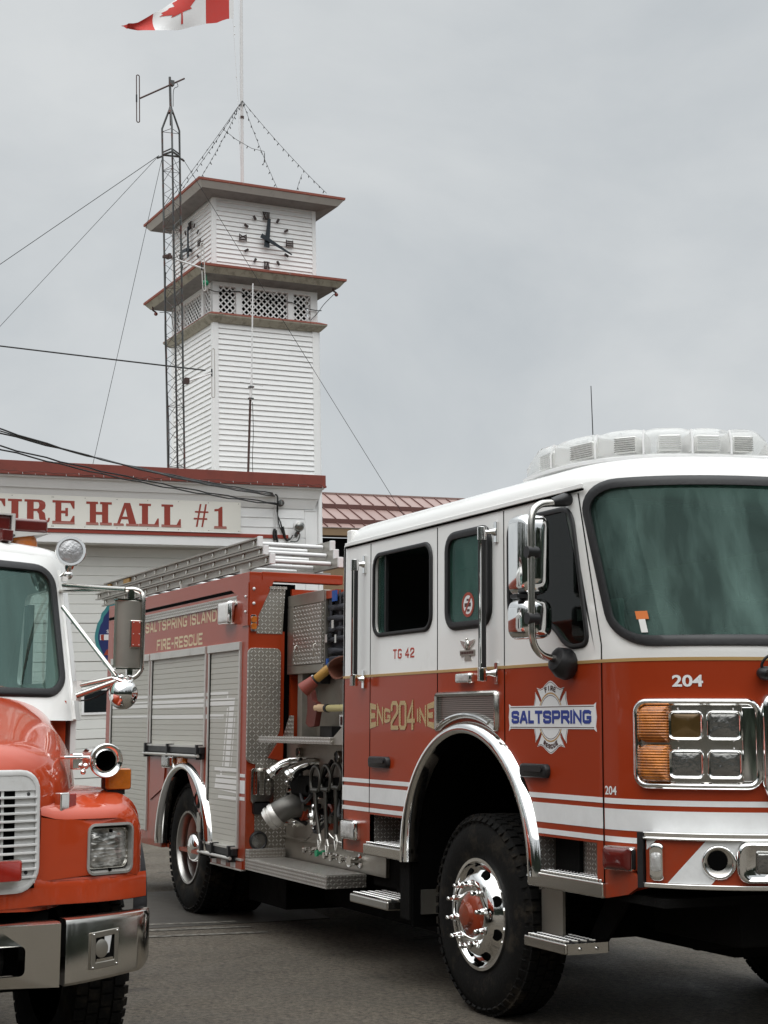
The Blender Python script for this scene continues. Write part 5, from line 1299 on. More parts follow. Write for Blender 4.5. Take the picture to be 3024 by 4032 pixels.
for k in range(7): mb.box(-7.2+k*.5, -7.0+k*.5, .12, .2, 2.79, 2.82)
mb.each('ladder_rack', 'aluminium', ENG)
# =========================================================== LEFT TRUCK (bonneted), own frame
LT = empty('bonnet_truck', (1.4223, -3.3876, 0), 'bright red bonneted fire truck with white grille and white cab, cut by the left edge', 'fire truck', rz=radians(4))
def bul(name, mb, m, par=None, **k): return mb.build(name, m, par or LT, **k)
def sup(w, zb, zt, r, x, n=20, yc=0., flat=None):
    """half-open rounded-top section ring at station x (closed polygon) symmetrical about yc"""
    pts = []
    for k in range(n+1):
        a = pi*k/n; ca, sa = cos(a), sin(a)
        e = 2/r
        pts.append(Vector((x, yc+w*abs(ca)**e*(1 if ca >= 0 else -1), zt-(zt-zm)*(1-abs(sa)**e)) if False else (x, yc+w*abs(ca)**e*(1 if ca >= 0 else -1), zb+(zt-zb)*abs(sa)**e)))
    return pts
# hood : superelliptic sections swept back to the cowl
st = [(.012, .640, 1.405), (.0, .668, 1.428), (-.035, .712, 1.462), (-.09, .758, 1.492), (-.17, .815, 1.515), (-.30, .885, 1.540), (-.5, .965, 1.58), (-.75, 1.04, 1.645), (-1.0, 1.09, 1.70), (-1.2, 1.135, 1.742), (-1.5, 1.19, 1.81)]
mb = MB()
rs = []
for x, w, zt in st:
    ring = []; n = 40; e = 2/6.5
    zb = .86
    for k in range(n+1):
        a = pi*k/n; ca, sa = cos(a), sin(a)
        y = w*abs(ca)**(2/7.5)*(1 if ca >= 0 else -1); z = zb+(zt-zb)*abs(sa)**(2/6.)
        # crown the top, sag the front at the sides, wrap the nose round
        z -= .035*(y/w)**2
        dx = -.10*abs(y/w)**2.6*(1 if x > -.6 else .6)
        dx -= .035*max(0, (z-1.0)/.45)*(1 if x > -.05 else .5)
        ring.append(Vector((x+dx, y, z)))
    rs.append(ring)
mb.rings(rs, False, (False, False))
# front face: fan of shrinking rings
r0 = rs[0]; fr = []
cen = Vector((0, 0, 1.13))
fr = [r0]
for t in (.93, .8, .5, .2):
    rr = []
    for p in r0:
        q = cen.lerp(p, t); q.z = p.z*t+.86*(1-t) if False else .86+(p.z-.86)*t; q.x = .016-.10*abs(q.y/.66)**2.6-.035*max(0, (q.z-1.0)/.45); rr.append(q)
    fr.append(rr)
mb.rings(fr[::-1], False, (False, False))
HOOD = bul('hood', mb, 'red_paint_bright', smooth=50)
# raised power bulge on the hood, seen as a soft ridge
mb = MB(); mb.grid(16, 14, lambda u, v: Vector((-.34-1.05*u, (v*2-1)*(.50+.22*u), 1.548+.195*u+.022*(1-abs(v*2-1)**6)*min(1, u*6+.15)-.035*((v*2-1)*.6)**2)))
bul('hood_bulge', mb, 'red_paint_bright', HOOD, smooth=60)
# lower valance joining nose and fenders
mb = MB()
def noseX(y): 
    a = abs(y); return .016-.10*(min(a, .66)/.66)**2.6-.02*max(0, a-.66)/.2-.12*max(0, (a-.86)/.33)**2
mb.grid(60, 6, lambda u, v: (lambda y: Vector((noseX(y)+.004-.014*max(0, min(1, (abs(y)-.6)/.1))-(.006 if v > .9 else 0)-.006*v, y, .845+.105*v)))((u*2-1)*1.19))
VA = bul('valance', mb, 'red_paint_bright', smooth=50)
mb = MB(); mb.grid(60, 1, lambda u, v: (lambda y: Vector((noseX(y)+.004-.25*v, y, .845)))((u*2-1)*1.19)); bul('valance_lip', mb, 'dark', VA)
# fenders
def fender(s_):
    m_ = MB(); rs = []
    for x, zt, wo, yi in ((.0, 1.188, 1.128, .66), (-.008, 1.208, 1.15, .66), (-.03, 1.228, 1.168, .66), (-.07, 1.247, 1.18, .66), (-.13, 1.263, 1.188, .66), (-.25, 1.28, 1.193, .66), (-.5, 1.30, 1.198, .66), (-.9, 1.30, 1.20, .66), (-1.35, 1.28, 1.20, .66)):
        ring = []
        prof = [(yi, .95), (yi, zt+.02), (yi+.06, zt+.004)] + [(yi+.06+(wo-.13-yi-.06)*k/5, zt) for k in range(1, 6)] + [(wo-.13+.13*sin(a), zt-.13+.13*cos(a)) for a in [pi/2*k/8 for k in range(1, 9)]] + [(wo, 1.0), (wo, .95), (wo, .852)]
        for y, z in prof:
            dx = noseX(y)-.016 if x > -.4 else 0
            ring.append(Vector((x+dx*(1 if x > -.14 else .5), s_*y, z)))
        rs.append(ring)
    m_.rings(rs, False, (False, False))
    # front face with the lamp opening
    r0 = rs[0]
    o = bul('fender', m_, 'red_paint_bright', smooth=50)
    # face panel: plate between y .70..1.08, z .93..1.13 with hole
    def FX(u, v, w): 
        return Vector((noseX(u)-.028+w, s_*u, v))
    m_ = MB(); hole = ccw(rrect(.872, 1.098, .958, 1.163, .03, 4))
    outer = [(.66, .94), (.80, .94), (.9, .94), (1.0, .94), (1.08, .94), (1.128, .94)]+[(.998+.13*cos(a), 1.058+.13*sin(a)) for a in [pi/2*k/8 for k in range(9)]]+[(.9, 1.188), (.80, 1.188), (.72, 1.19), (.66, 1.20)]
    m_.plate(outer if s_ > 0 else outer, [hole[::-1]], FX, .012); bul('fender_face', m_, 'red_paint_bright', o)
    # bezel
    m_ = MB(); l = hole; n = len(l)
    def off(o_, w, k=1.):
        R_ = []
        for i, a in enumerate(l):
            d = (Vector(l[(i+1) % n])-Vector(l[i-1])).normalized(); R_.append(FX(a[0]+d.y*o_, a[1]-d.x*o_, w))
        return R_
    m_.rings([off(.004, .0), off(.004, .02), off(-.006, .022), off(-.009, .012), off(-.012, -.045)], True, (False, False)); bz = bul('headlight_bezel', m_, 'bezel_grey' if 'bezel_grey' in MATS else mat('bezel_grey', (.42, .41, .39), .4, metal=.5, var=.08), o, smooth=50)
    m_ = MB(); l2 = ccw(rrect(.882, 1.088, .978, 1.142, .030, 5)); cy, cz = .985, 1.060
    m_.rings([[FX(cy+(p[0]-cy)*k, cz+(p[1]-cz)*k, h) for p in l2] for k, h in ((1.04, -.05), (1.04, -.022), (1., -.018), (.97, -.018), (.93, -.026))], True, (False, False)); bul('headlight_rim', m_, 'dull_chrome', bz, smooth=50)
    m_ = MB(); m_.rings([[FX(cy+(p[0]-cy)*k, cz+(p[1]-cz)*k, h) for p in l2] for k, h in ((.94, -.026), (.8, -.014), (.5, -.006), (.2, -.004))], True, (False, True)); bul('headlight', m_, 'headlamp', bz, smooth=70)
    m_ = MB(); m_.box(noseX(.98)-.19, noseX(.98)-.17, min(s_*.87, s_*1.1), max(s_*.87, s_*1.1), .95, 1.17); bul('lamp_back', m_, 'dark', bz)
    m_ = MB(); m_.box(noseX(.98)-.03, noseX(.98)-.005, s_*.98-.004, s_*.98+.004, 1.128, 1.142); m_.box(noseX(.98)-.03, noseX(.98)-.005, s_*.98-.004, s_*.98+.004, .968, .98); bul('bezel_clip', m_, 'dark', bz)
    # rubber flare along the wheel opening
    m_ = MB(); m_.rings([[Vector((-.42+.55*-1*(1-cos(a))*1.0, s_*y, .80+.46*sin(a))) for y in (1.19, 1.245, 1.255, 1.20)] for a in [pi/2*k/12 for k in range(-2, 13)]], True, (True, True)); bul('wheel_flare', m_, 'grey_rubber', o, smooth=50)
    return o
def _headlamp():
    m, nt, b = _new('headlamp'); L = nt.links.new
    tc = nt.nodes.new('ShaderNodeTexCoord'); mp = nt.nodes.new('ShaderNodeMapping'); mp.inputs['Scale'].default_value = (1, 22, 60); L(tc.outputs['Object'], mp.inputs['Vector'])
    v = nt.nodes.new('ShaderNodeTexVoronoi'); v.inputs['Scale'].default_value = 1.2; L(mp.outputs[0], v.inputs['Vector'])
    n = nt.nodes.new('ShaderNodeTexNoise'); n.inputs['Scale'].default_value = 14; L(tc.outputs['Object'], n.inputs['Vector'])
    r = nt.nodes.new('ShaderNodeValToRGB'); r.color_ramp.elements[0].position = .38; r.color_ramp.elements[0].color = (.16, .155, .14, 1); r.color_ramp.elements[1].position = .62; r.color_ramp.elements[1].color = (.8, .79, .76, 1)
    L(n.outputs['Fac'], r.inputs[0]); L(r.outputs[0], b.inputs['Base Color']); b.inputs['Metallic'].default_value = .6; b.inputs['Roughness'].default_value = .12; b.inputs['Coat Weight'].default_value = .8
    bp = nt.nodes.new('ShaderNodeBump'); bp.inputs['Strength'].default_value = .6; bp.inputs['Distance'].default_value = .01
    L(v.outputs['Distance'], bp.inputs['Height']); L(bp.outputs[0], b.inputs['Normal'])
_headlamp()
FE = fender(1); fender(-1)
mb = MB(); mb.box(-1.52, -1.40, -1.17, 1.17, .85, 1.70); bul('cowl', mb, 'red_paint_bright')
mb = MB(); mb.plate([(.79, .97), (.845, .955), (.86, 1.0), (.855, 1.15), (.80, 1.19)], [], lambda u, v, w: Vector((noseX(u)-.006+w, u, v)), .016); pass
# grille
def GX(y, z, w=0.): return Vector((.016-.10*(abs(y)/.66)**2.6-.035*max(0, (z-1.0)/.45)+w, y, z))
gl = ccw(resample(rrect(-.648, .648, .905, 1.395, (.10, .10, .085, .085), 6), .06))
mb = MB()
def goff(o, w):
    n = len(gl); R_ = []
    for i, a in enumerate(gl):
        d = (Vector(gl[(i+1) % n])-Vector(gl[i-1])).normalized(); R_.append(GX(a[0]+d.y*o, a[1]-d.x*o, w))
    return R_
mb.rings([goff(.0, -.01), goff(0, .016), goff(-.008, .022), goff(-.022, .02), goff(-.022, .0)], True, (False, False))
mat('grille_white', (.60, .60, .59), .45, var=.06, scale=6, tint=(.45, .44, .42), tscale=6, tlo=.55, thi=.85)
G_ = bul('front_grille', mb, 'grille_white', smooth=45)
def gpanel(mb, y0, y1, z0, z1, w0, w1, n=16):
    mb.rings([[GX(y0+(y1-y0)*k/n, z, w) for z, w in ((z0, w0), (z1, w0), (z1, w1), (z0, w1))] for k in range(n+1)], True, (True, True))
mb = MB(); gpanel(mb, -.635, .635, 1.312, 1.350, .002, .018); gpanel(mb, -.617, .617, 1.350, 1.374, .002, .018); gpanel(mb, -.58, .58, 1.374, 1.388, .002, .018); gpanel(mb, -.55, .55, .912, .926, .002, .018); gpanel(mb, -.60, .60, .926, .942, .002, .018); gpanel(mb, -.628, .628, .942, .958, .002, .018); bul('grille_panel', mb, 'grille_white', G_)
mb = MB()
for k in range(11):
    z = .962+k*.0318; gpanel(mb, -.632, .632, z, z+.0095, .007, .026)
bul('grille_bar', mb, 'grille_white', G_, bev=.002)
mb = MB()
for s_ in (1, -1):
    gpanel(mb, min(s_*.535, s_*.626), max(s_*.535, s_*.626), .955, 1.312, .004, .010, 4)
    for y in (.478, .30, .1): gpanel(mb, s_*y-.006, s_*y+.006, .955, 1.312, .004, .012, 1)
[bul('grille_blank', p, 'grille_white', G_) for p in mb.pieces()]
mb = MB(); mb.grid(20, 2, lambda u, v: GX(-.63+1.26*u, .92+.45*v, .006)); bul('grille_back', mb, 'dark', G_)
mb = MB()
for s_ in (1, -1):
    for y, z in ((.595, 1.297), (.588, .985)): p = GX(s_*y, z, .010); mb.sphere(p, .008, 8, 6)
bul('screw', mb, 'black_rubber', G_)
mb = MB(); l = ccw(rrect(.33, .552, .958, 1.04, .012)); 
def rbox(l, P, hs, name, m, par, **k):
    cy = sum(p[0] for p in l)/len(l); cz = sum(p[1] for p in l)/len(l)
    m_ = MB(); m_.rings([[P(cy+(p[0]-cy)*q, cz+(p[1]-cz)*q, h) for p in l] for q, h in hs], True, (True, True)); return bul(name, m_, m, par, **k)
WL = rbox(l, lambda u, v, w: GX(u, v, w), ((1.04, .02), (1.04, .05), (1., .055)), 'warning_light', 'dull_chrome', G_)
rbox(l, lambda u, v, w: GX(u, v, w), ((1., .05), (.98, .075), (.9, .085)), 'lens', 'red_lens', WL, smooth=50)
# side marker on the nose corner
mb = MB(); mb.obox((-.16, .765, 1.245), (.85, .5, 0), (-.5, .85, 0), (0, 0, 1), .02, .028, .052); ML = bul('marker_lamp', mb, 'chrome', bev=.006)
mb = MB(); mb.obox((-.185, .80, 1.245), (.85, .5, 0), (-.5, .85, 0), (0, 0, 1), .022, .03, .048); bul('lens', mb, 'red_lens', ML, bev=.006)
# chrome horn/siren on the hood side
hc = Vector((-.33, 1.01, 1.425))
mb = MB(); mb.lathe(hc, (1, -.02, -.05), [(-.22, .03), (-.20, .048), (-.1, .052), (-.05, .057), (-.02, .068), (.0, .075), (.010, .0755), (.016, .071), (.012, .060), (.002, .052), (.006, .046), (-.02, .045)], 40); SR = bul('siren', mb, 'chrome', smooth=60)
mb = MB(); mb.lathe(hc, (1, -.02, -.05), [(-.01, .046), (-.02, .045), (-.10, .04), (-.10, .001)], 28); bul('siren_bore', mb, 'dark', SR)
mb = MB(); mb.box(hc.x-.12, hc.x-.05, .84, .97, 1.43, 1.445); mb.box(hc.x-.10, hc.x-.06, .88, .93, 1.385, 1.455); mb.sphere((hc.x-.03, .93, 1.40), .014); mb.sphere((hc.x-.03, .92, 1.375), .012); bul('siren_mount', mb, 'chrome', SR, bev=.006)
# amber turn signal standing on the fender
l = ccw(rrect(1.035, 1.15, 1.295, 1.39, .012))
TS = rbox(l, lambda u, v, w: Vector((-.40+w, u, v)), ((1., -.05), (1., .0), (.97, .005)), 'turn_signal', 'black_plastic', None)
rbox(l, lambda u, v, w: Vector((-.40+w, u, v)), ((.99, .0), (.97, .022), (.88, .03)), 'lens', 'amber', TS, smooth=50)
mb = MB(); mb.box(-.45, -.39, 1.045, 1.125, 1.275, 1.297); bul('signal_foot', mb, 'black_rubber', TS)
# bumper: centre channel and swept end
def BX(y, z, w=0.): 
    a = abs(y); return Vector((.115-.03*(min(a, .70)/.70)**2-.55*max(0, a-.74)**1.25+w, y, z))
mb = MB(); 
def bsec(y0, y1, z0, z1, n, lip=.03, m_=None):
    m_ = m_ or MB()
    R_ = []
    for k in range(n+1):
        y = y0+(y1-y0)*k/n
        R_.append([BX(y, z1-.0, -.10), BX(y, z1, -.018), BX(y, z1-.006, -.006), BX(y, z1-.02, 0), BX(y, z0+.012, 0), BX(y, z0+.004, -.004), BX(y, z0, -.02), BX(y, z0, -.10)])
    m_.rings(R_, True, (True, True)); return m_
# centre section with the tow opening cut as two strips
mb = MB(); 
bh = [ccw(rrect(.37, .555, .60, .715, .022, 4)), ccw(rrect(-.555, -.37, .60, .715, .022, 4))]
bo = [(-.70, .545)]+[(-.70+1.4*k/16, .545) for k in range(1, 16)]+[(.70, .545), (.70, .785)]+[(.70-1.4*k/16, .785) for k in range(1, 16)]+[(-.70, .785)]
mb.plate(bo, [h[::-1] for h in bh], lambda u, v, w: BX(u, v, w), -.02)
bsec(-.70, .70, .780, .797, 30, m_=mb)
BM = bul('bumper', mb, 'bumper_chrome' if 'bumper_chrome' in MATS else mat('bumper_chrome', (.66, .64, .60), .16, metal=1., var=.08, scale=5, rvar=.3), smooth=40)
for s_ in (1, -1):
    mb = MB(); R_ = []
    n = 24
    for k in range(n+1):
        y = .722+(1.165-.722)*k/n; f = max(0, (y-1.10)/.065)
        zt = .806; zb = .545+.02*(k/n)+.03*f
        R_.append([BX(y, zt, -.09), BX(y, zt, -.018), BX(y, zt-.004, -.008), BX(y, zt-.022, 0), BX(y, zb+.012, 0), BX(y, zb, -.012), BX(y, zb, -.09)])
        for p in R_[-1]: p.y *= s_; 
        if f > 0:
            for p in R_[-1]: p.x -= .05*f*f
    mb.rings(R_, True, (True, True)); be = bul('bumper_end', mb, 'bumper_chrome', BM, smooth=40)
    # square lamp recess plate
    mb = MB()
    def Q(u, v, w): p = BX(u, v, w); p.y *= s_; return p
    fr_o = [(.835, .598), (.972, .603), (.972, .752), (.835, .745)]; fr_i = [(.857, .625), (.95, .628), (.95, .728), (.857, .722)]
    mb.plate(fr_o, [fr_i[::-1]], Q, .012); rc = bul('lamp_recess', mb, 'steel', be, bev=.003)
    mb = MB(); mb.plate([(.855, .623), (.952, .626), (.952, .73), (.855, .724)], [], Q, .0015); bul('recess_back', mb, 'chassis', rc)
    mb = MB(); mb.plate([(.857, .625), (.95, .628), (.945, .64), (.865, .638)], [], Q, .006); bul('recess_sill', mb, 'dull_chrome', rc)
    mb = MB(); c = Q(.885, .685, 0); mb.rings([[c+Vector((h, s_*.028*cos(t)*q, .037*sin(t)*q-.006)) for t in [2*pi*j/18 for j in range(18)]] for q, h in ((1, 0), (1, .012), (.6, .016))], True, (False, True)); bul('warning_light', mb, 'steel', rc)
    mb = MB(); mb.plate([(.90, .725), (.935, .727), (.925, .66), (.905, .655)], [], Q, .010); bul('reflector', mb, 'white_rod', rc)
    mb = MB()
    for u, v in ((.846, .737), (.962, .743), (.844, .607), (.962, .612)): mb.sphere(Q(u, v, .014), .004, 8, 6)
    bul('screw', mb, 'chrome', rc)
mb = MB(); mb.box(-.14, -.05, .36, .57, .585, .73); mb.box(-.14, -.05, -.57, -.36, .585, .73); [bul('tow_recess', p, 'dark', BM) for p in mb.pieces()]
for s_ in (1, -1):
    mb = MB(); mb.tube([(-.05, s_*.47, .71), (.03, s_*.47, .70), (.045, s_*.47, .65), (.03, s_*.47, .61), (-.05, s_*.47, .605)], .014, 8); bul('tow_hook', mb, 'chassis', BM)
mb = MB(); mb.box(-.9, -.14, -.72, .72, .62, .82); mb.box(-7, 0, -.45, -.36, .55, .8); mb.box(-7, 0, .36, .45, .55, .8); mb.tube([(-.95, -1.1, .5), (-.95, 1.1, .5)], .06, 10); mb.box(-1.6, -.2, -.6, .6, .6, 1.3); bul('chassis', mb, 'chassis', bev=.01)
wl1 = wheel(-.95, 1.19, .50, R=.50, rim=.285, parent=LT, ydir=-1); wl2 = wheel(-.95, -1.19, .50, R=.50, rim=.285, parent=LT, ydir=1)
# cab: sections from cowl to roof
cab = []
def csec(z, xf, wf, n=24):
    pts = []
    for k in range(n+1):
        y = wf*(1-2*k/n); t = abs(y/wf); pts.append(Vector((xf-.26*t**2.6-.05*t**12, y, z)))
    pts += [Vector((-3.2, -wf, z)), Vector((-3.2, wf, z))]
    return pts
# front opening: build pillar/roof frame as panel with hole, in (t along curve, z)
def CF(u, z, w=0.):     # u in [-1,1] across, z height ; leaning back
    k = (z-1.66)/(2.47-1.66); wf = 1.232+.052*k
    xf = -1.10-.50*k; t = abs(u); y = wf*u
    p = Vector((xf-.30*t**2.6-.05*t**14, y, z)); n_ = Vector((.85, .35*u, .5)).normalized()
    return p+n_*w
win = ell_loop(-.945, .945, 1.725, 2.410, .10, .11, nx=40)
bord = []
for (x, z) in win:
    if abs(x) < .80 or True:
        zc = 2.07
        if z > 2.295: zz = 2.475
        elif z < 1.846: zz = 1.60
        else: zz = 1.60+(z-1.846)/(2.295-1.846)*(2.475-1.60)
        xx = x if abs(x) < .82 else (1 if x > 0 else -1)*(.82+(abs(x)-.82)/(.105)*.18)
        bord.append((xx, zz))
mb = MB(); K = 5
mb.rings([[CF(a[0]+(b[0]-a[0])*k/K, a[1]+(b[1]-a[1])*k/K) for a, b in zip(win, bord)] for k in range(K+1)], True, (False, False)); CAB = bul('cab_front', mb, 'white_paint', smooth=50)
mb = MB(); mb.rings([[CF(a[0]*t, 2.07+(a[1]-2.07)*t, -.004) for a in win] for t in (1., .95, .8, .5, .2)], True, (False, True)); WSL = bul('windshield', mb, 'windscreen_left')
mb = MB()
def wring(o, h):
    n = len(win); R_ = []
    for i, a in enumerate(win):
        d = Vector(((win[(i+1) % n][0]-win[i-1][0])*1.2, win[(i+1) % n][1]-win[i-1][1])).normalized(); R_.append(CF(a[0]+d.y*o/1.2, a[1]-d.x*o, h))
    return R_
mb.rings([wring(-.030, 0), wring(-.028, .012), wring(0, .017), wring(.010, .010), wring(.012, 0)], True, (False, False)); bul('window_seal', mb, 'black_rubber', WSL, smooth=60)
mb = MB()
def rring(z, ins):
    R_ = []
    for k in range(41):
        u = 1-2*k/40; p = CF(u, 2.475); R_.append(Vector((p.x-ins*.8-.2*(z-2.475), p.y*(1-ins), z+.0)))
    R_ += [Vector((-3.3, -1.28*(1-ins), z)), Vector((-3.3, 1.28*(1-ins), z))]
    return R_
mb.rings([rring(2.475, 0), rring(2.50, .004), rring(2.52, .02), rring(2.535, .05), rring(2.55, .12), rring(2.56, .3), rring(2.565, .6)], True, (True, True)); RL = bul('roof', mb, 'white_paint', CAB, smooth=60)
# doors: side walls with window opening
for s_ in (1, -1):
    xa = lambda z: CF(1, z).x
    so = [(xa(1.30) if False else -1.42, .80), (-1.42, 1.60), (CF(1, 1.66).x, 1.66), (CF(1, 2.475).x, 2.475), (-3.3, 2.475), (-3.3, .80)]
    hol = ccw(roundpoly([(-1.90, 1.80), (-2.00, 2.31), (-2.44, 2.31), (-2.44, 1.80)], .05))
    def SP(u, v, w): return Vector((u, s_*(1.232+.052*max(0, (v-1.66)/.81)+w), v))
    mb = MB(); mb.plate(ccw(so), [hol[::-1]], SP, -.03); DR = bul('cab_side', mb, 'white_paint')
    mb = MB(); mb.plate(hol, [], SP, -.014); bul('side_window', mb, 'open_glass', DR)
    mb = MB(); mb.box(-2.30, -2.21, min(s_*1.20, s_*1.23), max(s_*1.20, s_*1.23), 1.80, 2.24); bul('window_post', mb, 'interior', DR)
mb = MB(); mb.box(-3.32, -3.29, -1.28, 1.28, .8, 2.475); bul('rear_wall', mb, 'white_paint')
mb = MB(); mb.box(-3.28, -3.27, -1.24, 1.24, 1.2, 2.47); mb.box(-3.2, -1.5, -1.2, 1.2, 1.15, 1.2); mb.box(-3.28, -2.02, -1.22, 1.22, 2.44, 2.465); bul('cab_lining', mb, 'headliner')
mb = MB(); mb.grid(30, 3, lambda u, v: (CF(-.97+1.94*u, 1.72)+Vector((-.05, 0, 0)))*(1-v)+Vector((-1.75, -1.15+2.3*u, 1.70))*v); mb.box(-1.78, -1.74, -1.16, 1.16, 1.2, 1.70); bul('dashboard', mb, 'interior')
mb = MB()
for y in (.6, -.6): mb.box(-2.95, -2.75, y-.26, y+.26, 1.35, 2.02); mb.box(-2.9, -2.35, y-.26, y+.26, 1.3, 1.45); mb.box(-2.93, -2.80, y-.14, y+.14, 2.04, 2.2)
bul('seat', mb, 'interior', bev=.04)
mb = MB(); mb.tube([(-1.95+.05*cos(t), .6+.23*cos(t), 1.78+.2*sin(t)) for t in [2*pi*k/28 for k in range(29)]], .015, 6, False); bul('steering_wheel', mb, 'interior_grey')
mb = MB(); mb.box(-6.9, -3.35, -1.22, 1.22, .75, 2.45); bul('rear_body', mb, 'red_paint', bev=.03)
# cab corner: drip edge, rear grab post seen through the window, roof lights
mb = MB(); mb.tube([CF(.985, 1.60+.1*k, .004) for k in range(9)], .012, 6); bul('pillar_trim', mb, 'white_paint', CAB)
AM = None
mb = MB(); c = Vector((-1.98, 1.09, 2.535)); mb.rings([[c+Vector((.035*cos(t)*q, .075*cos(t)*0+.075*sin(t)*q, h)) for t in [2*pi*j/20 for j in range(20)]] for q, h in ((1.05, -.01), (1, .0), (.97, .03), (.85, .055), (.6, .068), (.2, .072))], True, (False, True)); bul('clearance_lamp', mb, 'amber', RL, smooth=60)
# spotlight
sc3 = Vector((-1.74, 1.275, 2.50))
mb = MB(); mb.lathe(sc3, (1, -.28, .05), [(-.10, .001), (-.095, .03), (-.06, .062), (-.02, .078), (.0, .082), (.012, .078), (.012, .066), (.004, .063)], 32); SPT = bul('spotlight', mb, 'chrome', smooth=60)
mb = MB(); mb.lathe(sc3, (1, -.28, .05), [(.003, .064), (.010, .04), (.012, .001)], 28); bul('lens', mb, 'spot_lens' if 'spot_lens' in MATS else mat('spot_lens', (.45, .46, .47), .2, metal=.5, var=.4, scale=30, bump=.4, bscale=60), SPT, smooth=60)
mb = MB(); mb.tube([sc3+Vector((-.02, .0, -.07)), sc3+Vector((-.03, 0, -.11)), sc3+Vector((-.05, -.03, -.14))], [.03, .018, .02], 10); mb.sphere(sc3+Vector((-.03, .0, -.125)), .026); bul('spotlight_foot', mb, 'chrome', SPT)
# red light bar on the roof
mb = MB(); mb.box(-2.22, -1.92, -1.0, 1.0, 2.61, 2.695); mb.box(-2.20, -1.94, 1.018, 1.21, 2.612, 2.688); LBR = bul('light_bar', mb, 'dark_red_lens', RL, bev=.018, seg=3)
mb = MB(); mb.box(-2.23, -1.91, 1.0, 1.018, 2.595, 2.705); mb.box(-2.24, -1.90, -1.0, 1.0, 2.695, 2.703); mb.plate([(1.22, 2.612), (-1.0, 2.612), (-1.0, 2.59), (1.0, 2.575)], [], lambda u, v, w: Vector((-2.22+w, u, v)), .3); bul('bar_base', mb, 'bar_grey', LBR)
mb = MB(); mb.tube(sag((-1.92, 1.02, 2.59), (-1.95, .75, 2.55), .03), .006, 6); mb.box(-2.1, -2.0, .85, .95, 2.54, 2.59); bul('bar_foot', mb, 'black_rubber', LBR)
mb = MB(); mb.obox((-1.80, .93, 2.565), (.9, .3, .1), (-.3, .9, 0), (0, 0, 1), .04, .035, .03); bul('roof_lamp', mb, 'dark_red_lens', RL, bev=.006)
# mirror arms and mirrors, on the visible corner
MC = Vector((-1.25, 1.40, 1.80))
MRR = None
mb = MB()
top = Vector((-1.22, 1.405, 2.262)); 
mb.tube([(-1.72, 1.235, 2.315), (-1.45, 1.32, 2.285), top], [.012, .013, .014], 8)
mb.tube([(-1.82, 1.24, 2.29), (-1.5, 1.31, 2.275), top], [.009, .01, .01], 8)
mb.tube(catmull([top, (-1.20, 1.44, 2.262), (-1.19, 1.475, 2.245), (-1.18, 1.482, 2.19), (-1.18, 1.482, 1.90), (-1.18, 1.47, 1.84), (-1.19, 1.43, 1.812), (-1.21, 1.38, 1.815)], 6), .0135, 10)
mb.tube([(-1.62, 1.205, 2.19), (-1.21, 1.365, 1.82)], .0125, 10)
mb.tube([(-1.36, 1.215, 1.775), (-1.22, 1.35, 1.812)], .013, 8); mb.tube([(-1.33, 1.20, 1.725), (-1.20, 1.37, 1.80)], .0155, 10)
MRR = bul('mirror_arm', mb, 'dull_chrome', smooth=60)
mb = MB(); mb.box(-1.40, -1.34, 1.20, 1.225, 1.70, 1.80); mb.box(-1.74, -1.70, 1.225, 1.25, 2.335, 2.36); bul('arm_mount', mb, 'white_paint', MRR)
mb = MB()
l = [(-.055, 0), (-.052, .018), (-.044, .030), (-.02, .043), (.005, .050), (.03, .052), (.055, .050), (.078, .040), (.088, .025), (.092, 0)]
mb.rings([[Vector((-1.22+b_*1.0, 1.40+a_, z)) for a_, b_ in l] for z in (1.862, 2.205)], True, (True, True)); MH = bul('mirror_head', mb, 'steel', MRR, bev=.004)
mb = MB(); mb.box(-1.225, -1.17, 1.343, 1.494, 2.203, 2.211); mb.box(-1.225, -1.17, 1.343, 1.494, 1.857, 1.864); mb.box(-1.21, -1.19, 1.41, 1.44, 2.21, 2.26); mb.box(-1.21, -1.19, 1.41, 1.44, 1.815, 1.857); bul('mirror_cap', mb, 'chrome', MH)
mb = MB(); mb.box(-1.175, -1.160, 1.412, 1.468, 1.965, 2.105); RF = bul('marker_plate', mb, 'dull_chrome', MH, bev=.006)
mb = MB(); mb.box(-1.160, -1.152, 1.418, 1.463, 1.970, 2.10); bul('red_reflector', mb, 'brick_sticker', RF, bev=.003)
mb = MB()
for y in (1.425, 1.456):
    for z in (1.98, 2.035, 2.092): mb.sphere((-1.152, y, z), .003, 6, 5)
bul('rivet', mb, 'white_rod', RF)
cc = Vector((-1.20, 1.40, 1.735))
mb = MB(); mb.rings([[cc+Vector((h, .072*q*cos(t), .078*q*sin(t))) for t in [2*pi*j/32 for j in range(32)]] for q, h in ((1, -.02), (1., 0), (.93, .022), (.75, .04), (.45, .052), (.1, .056))], True, (True, True)); bul('convex_mirror', mb, 'chrome', MRR, smooth=80)
mb = MB()
for k in range(5): mb.tube(catmull([(-1.20+.01*k, 1.34+.018*k, 1.815), (-1.17, 1.37+.01*k, 1.80-.006*k), (-1.16, 1.41, 1.79+.008*k), (-1.18, 1.44, 1.81)], 4), .0045, 5)
mb.sphere((-1.19, 1.38, 1.815), .022); mb.sphere((-1.19, 1.425, 1.812), .018); bul('mirror_clamp', mb, 'chrome', MRR)
mb = MB(); mb.tube(sag((-1.36, 1.22, 1.70), (-1.22, 1.36, 1.78), .02), .004, 5); bul('mirror_wire', mb, 'black_rubber', MRR)
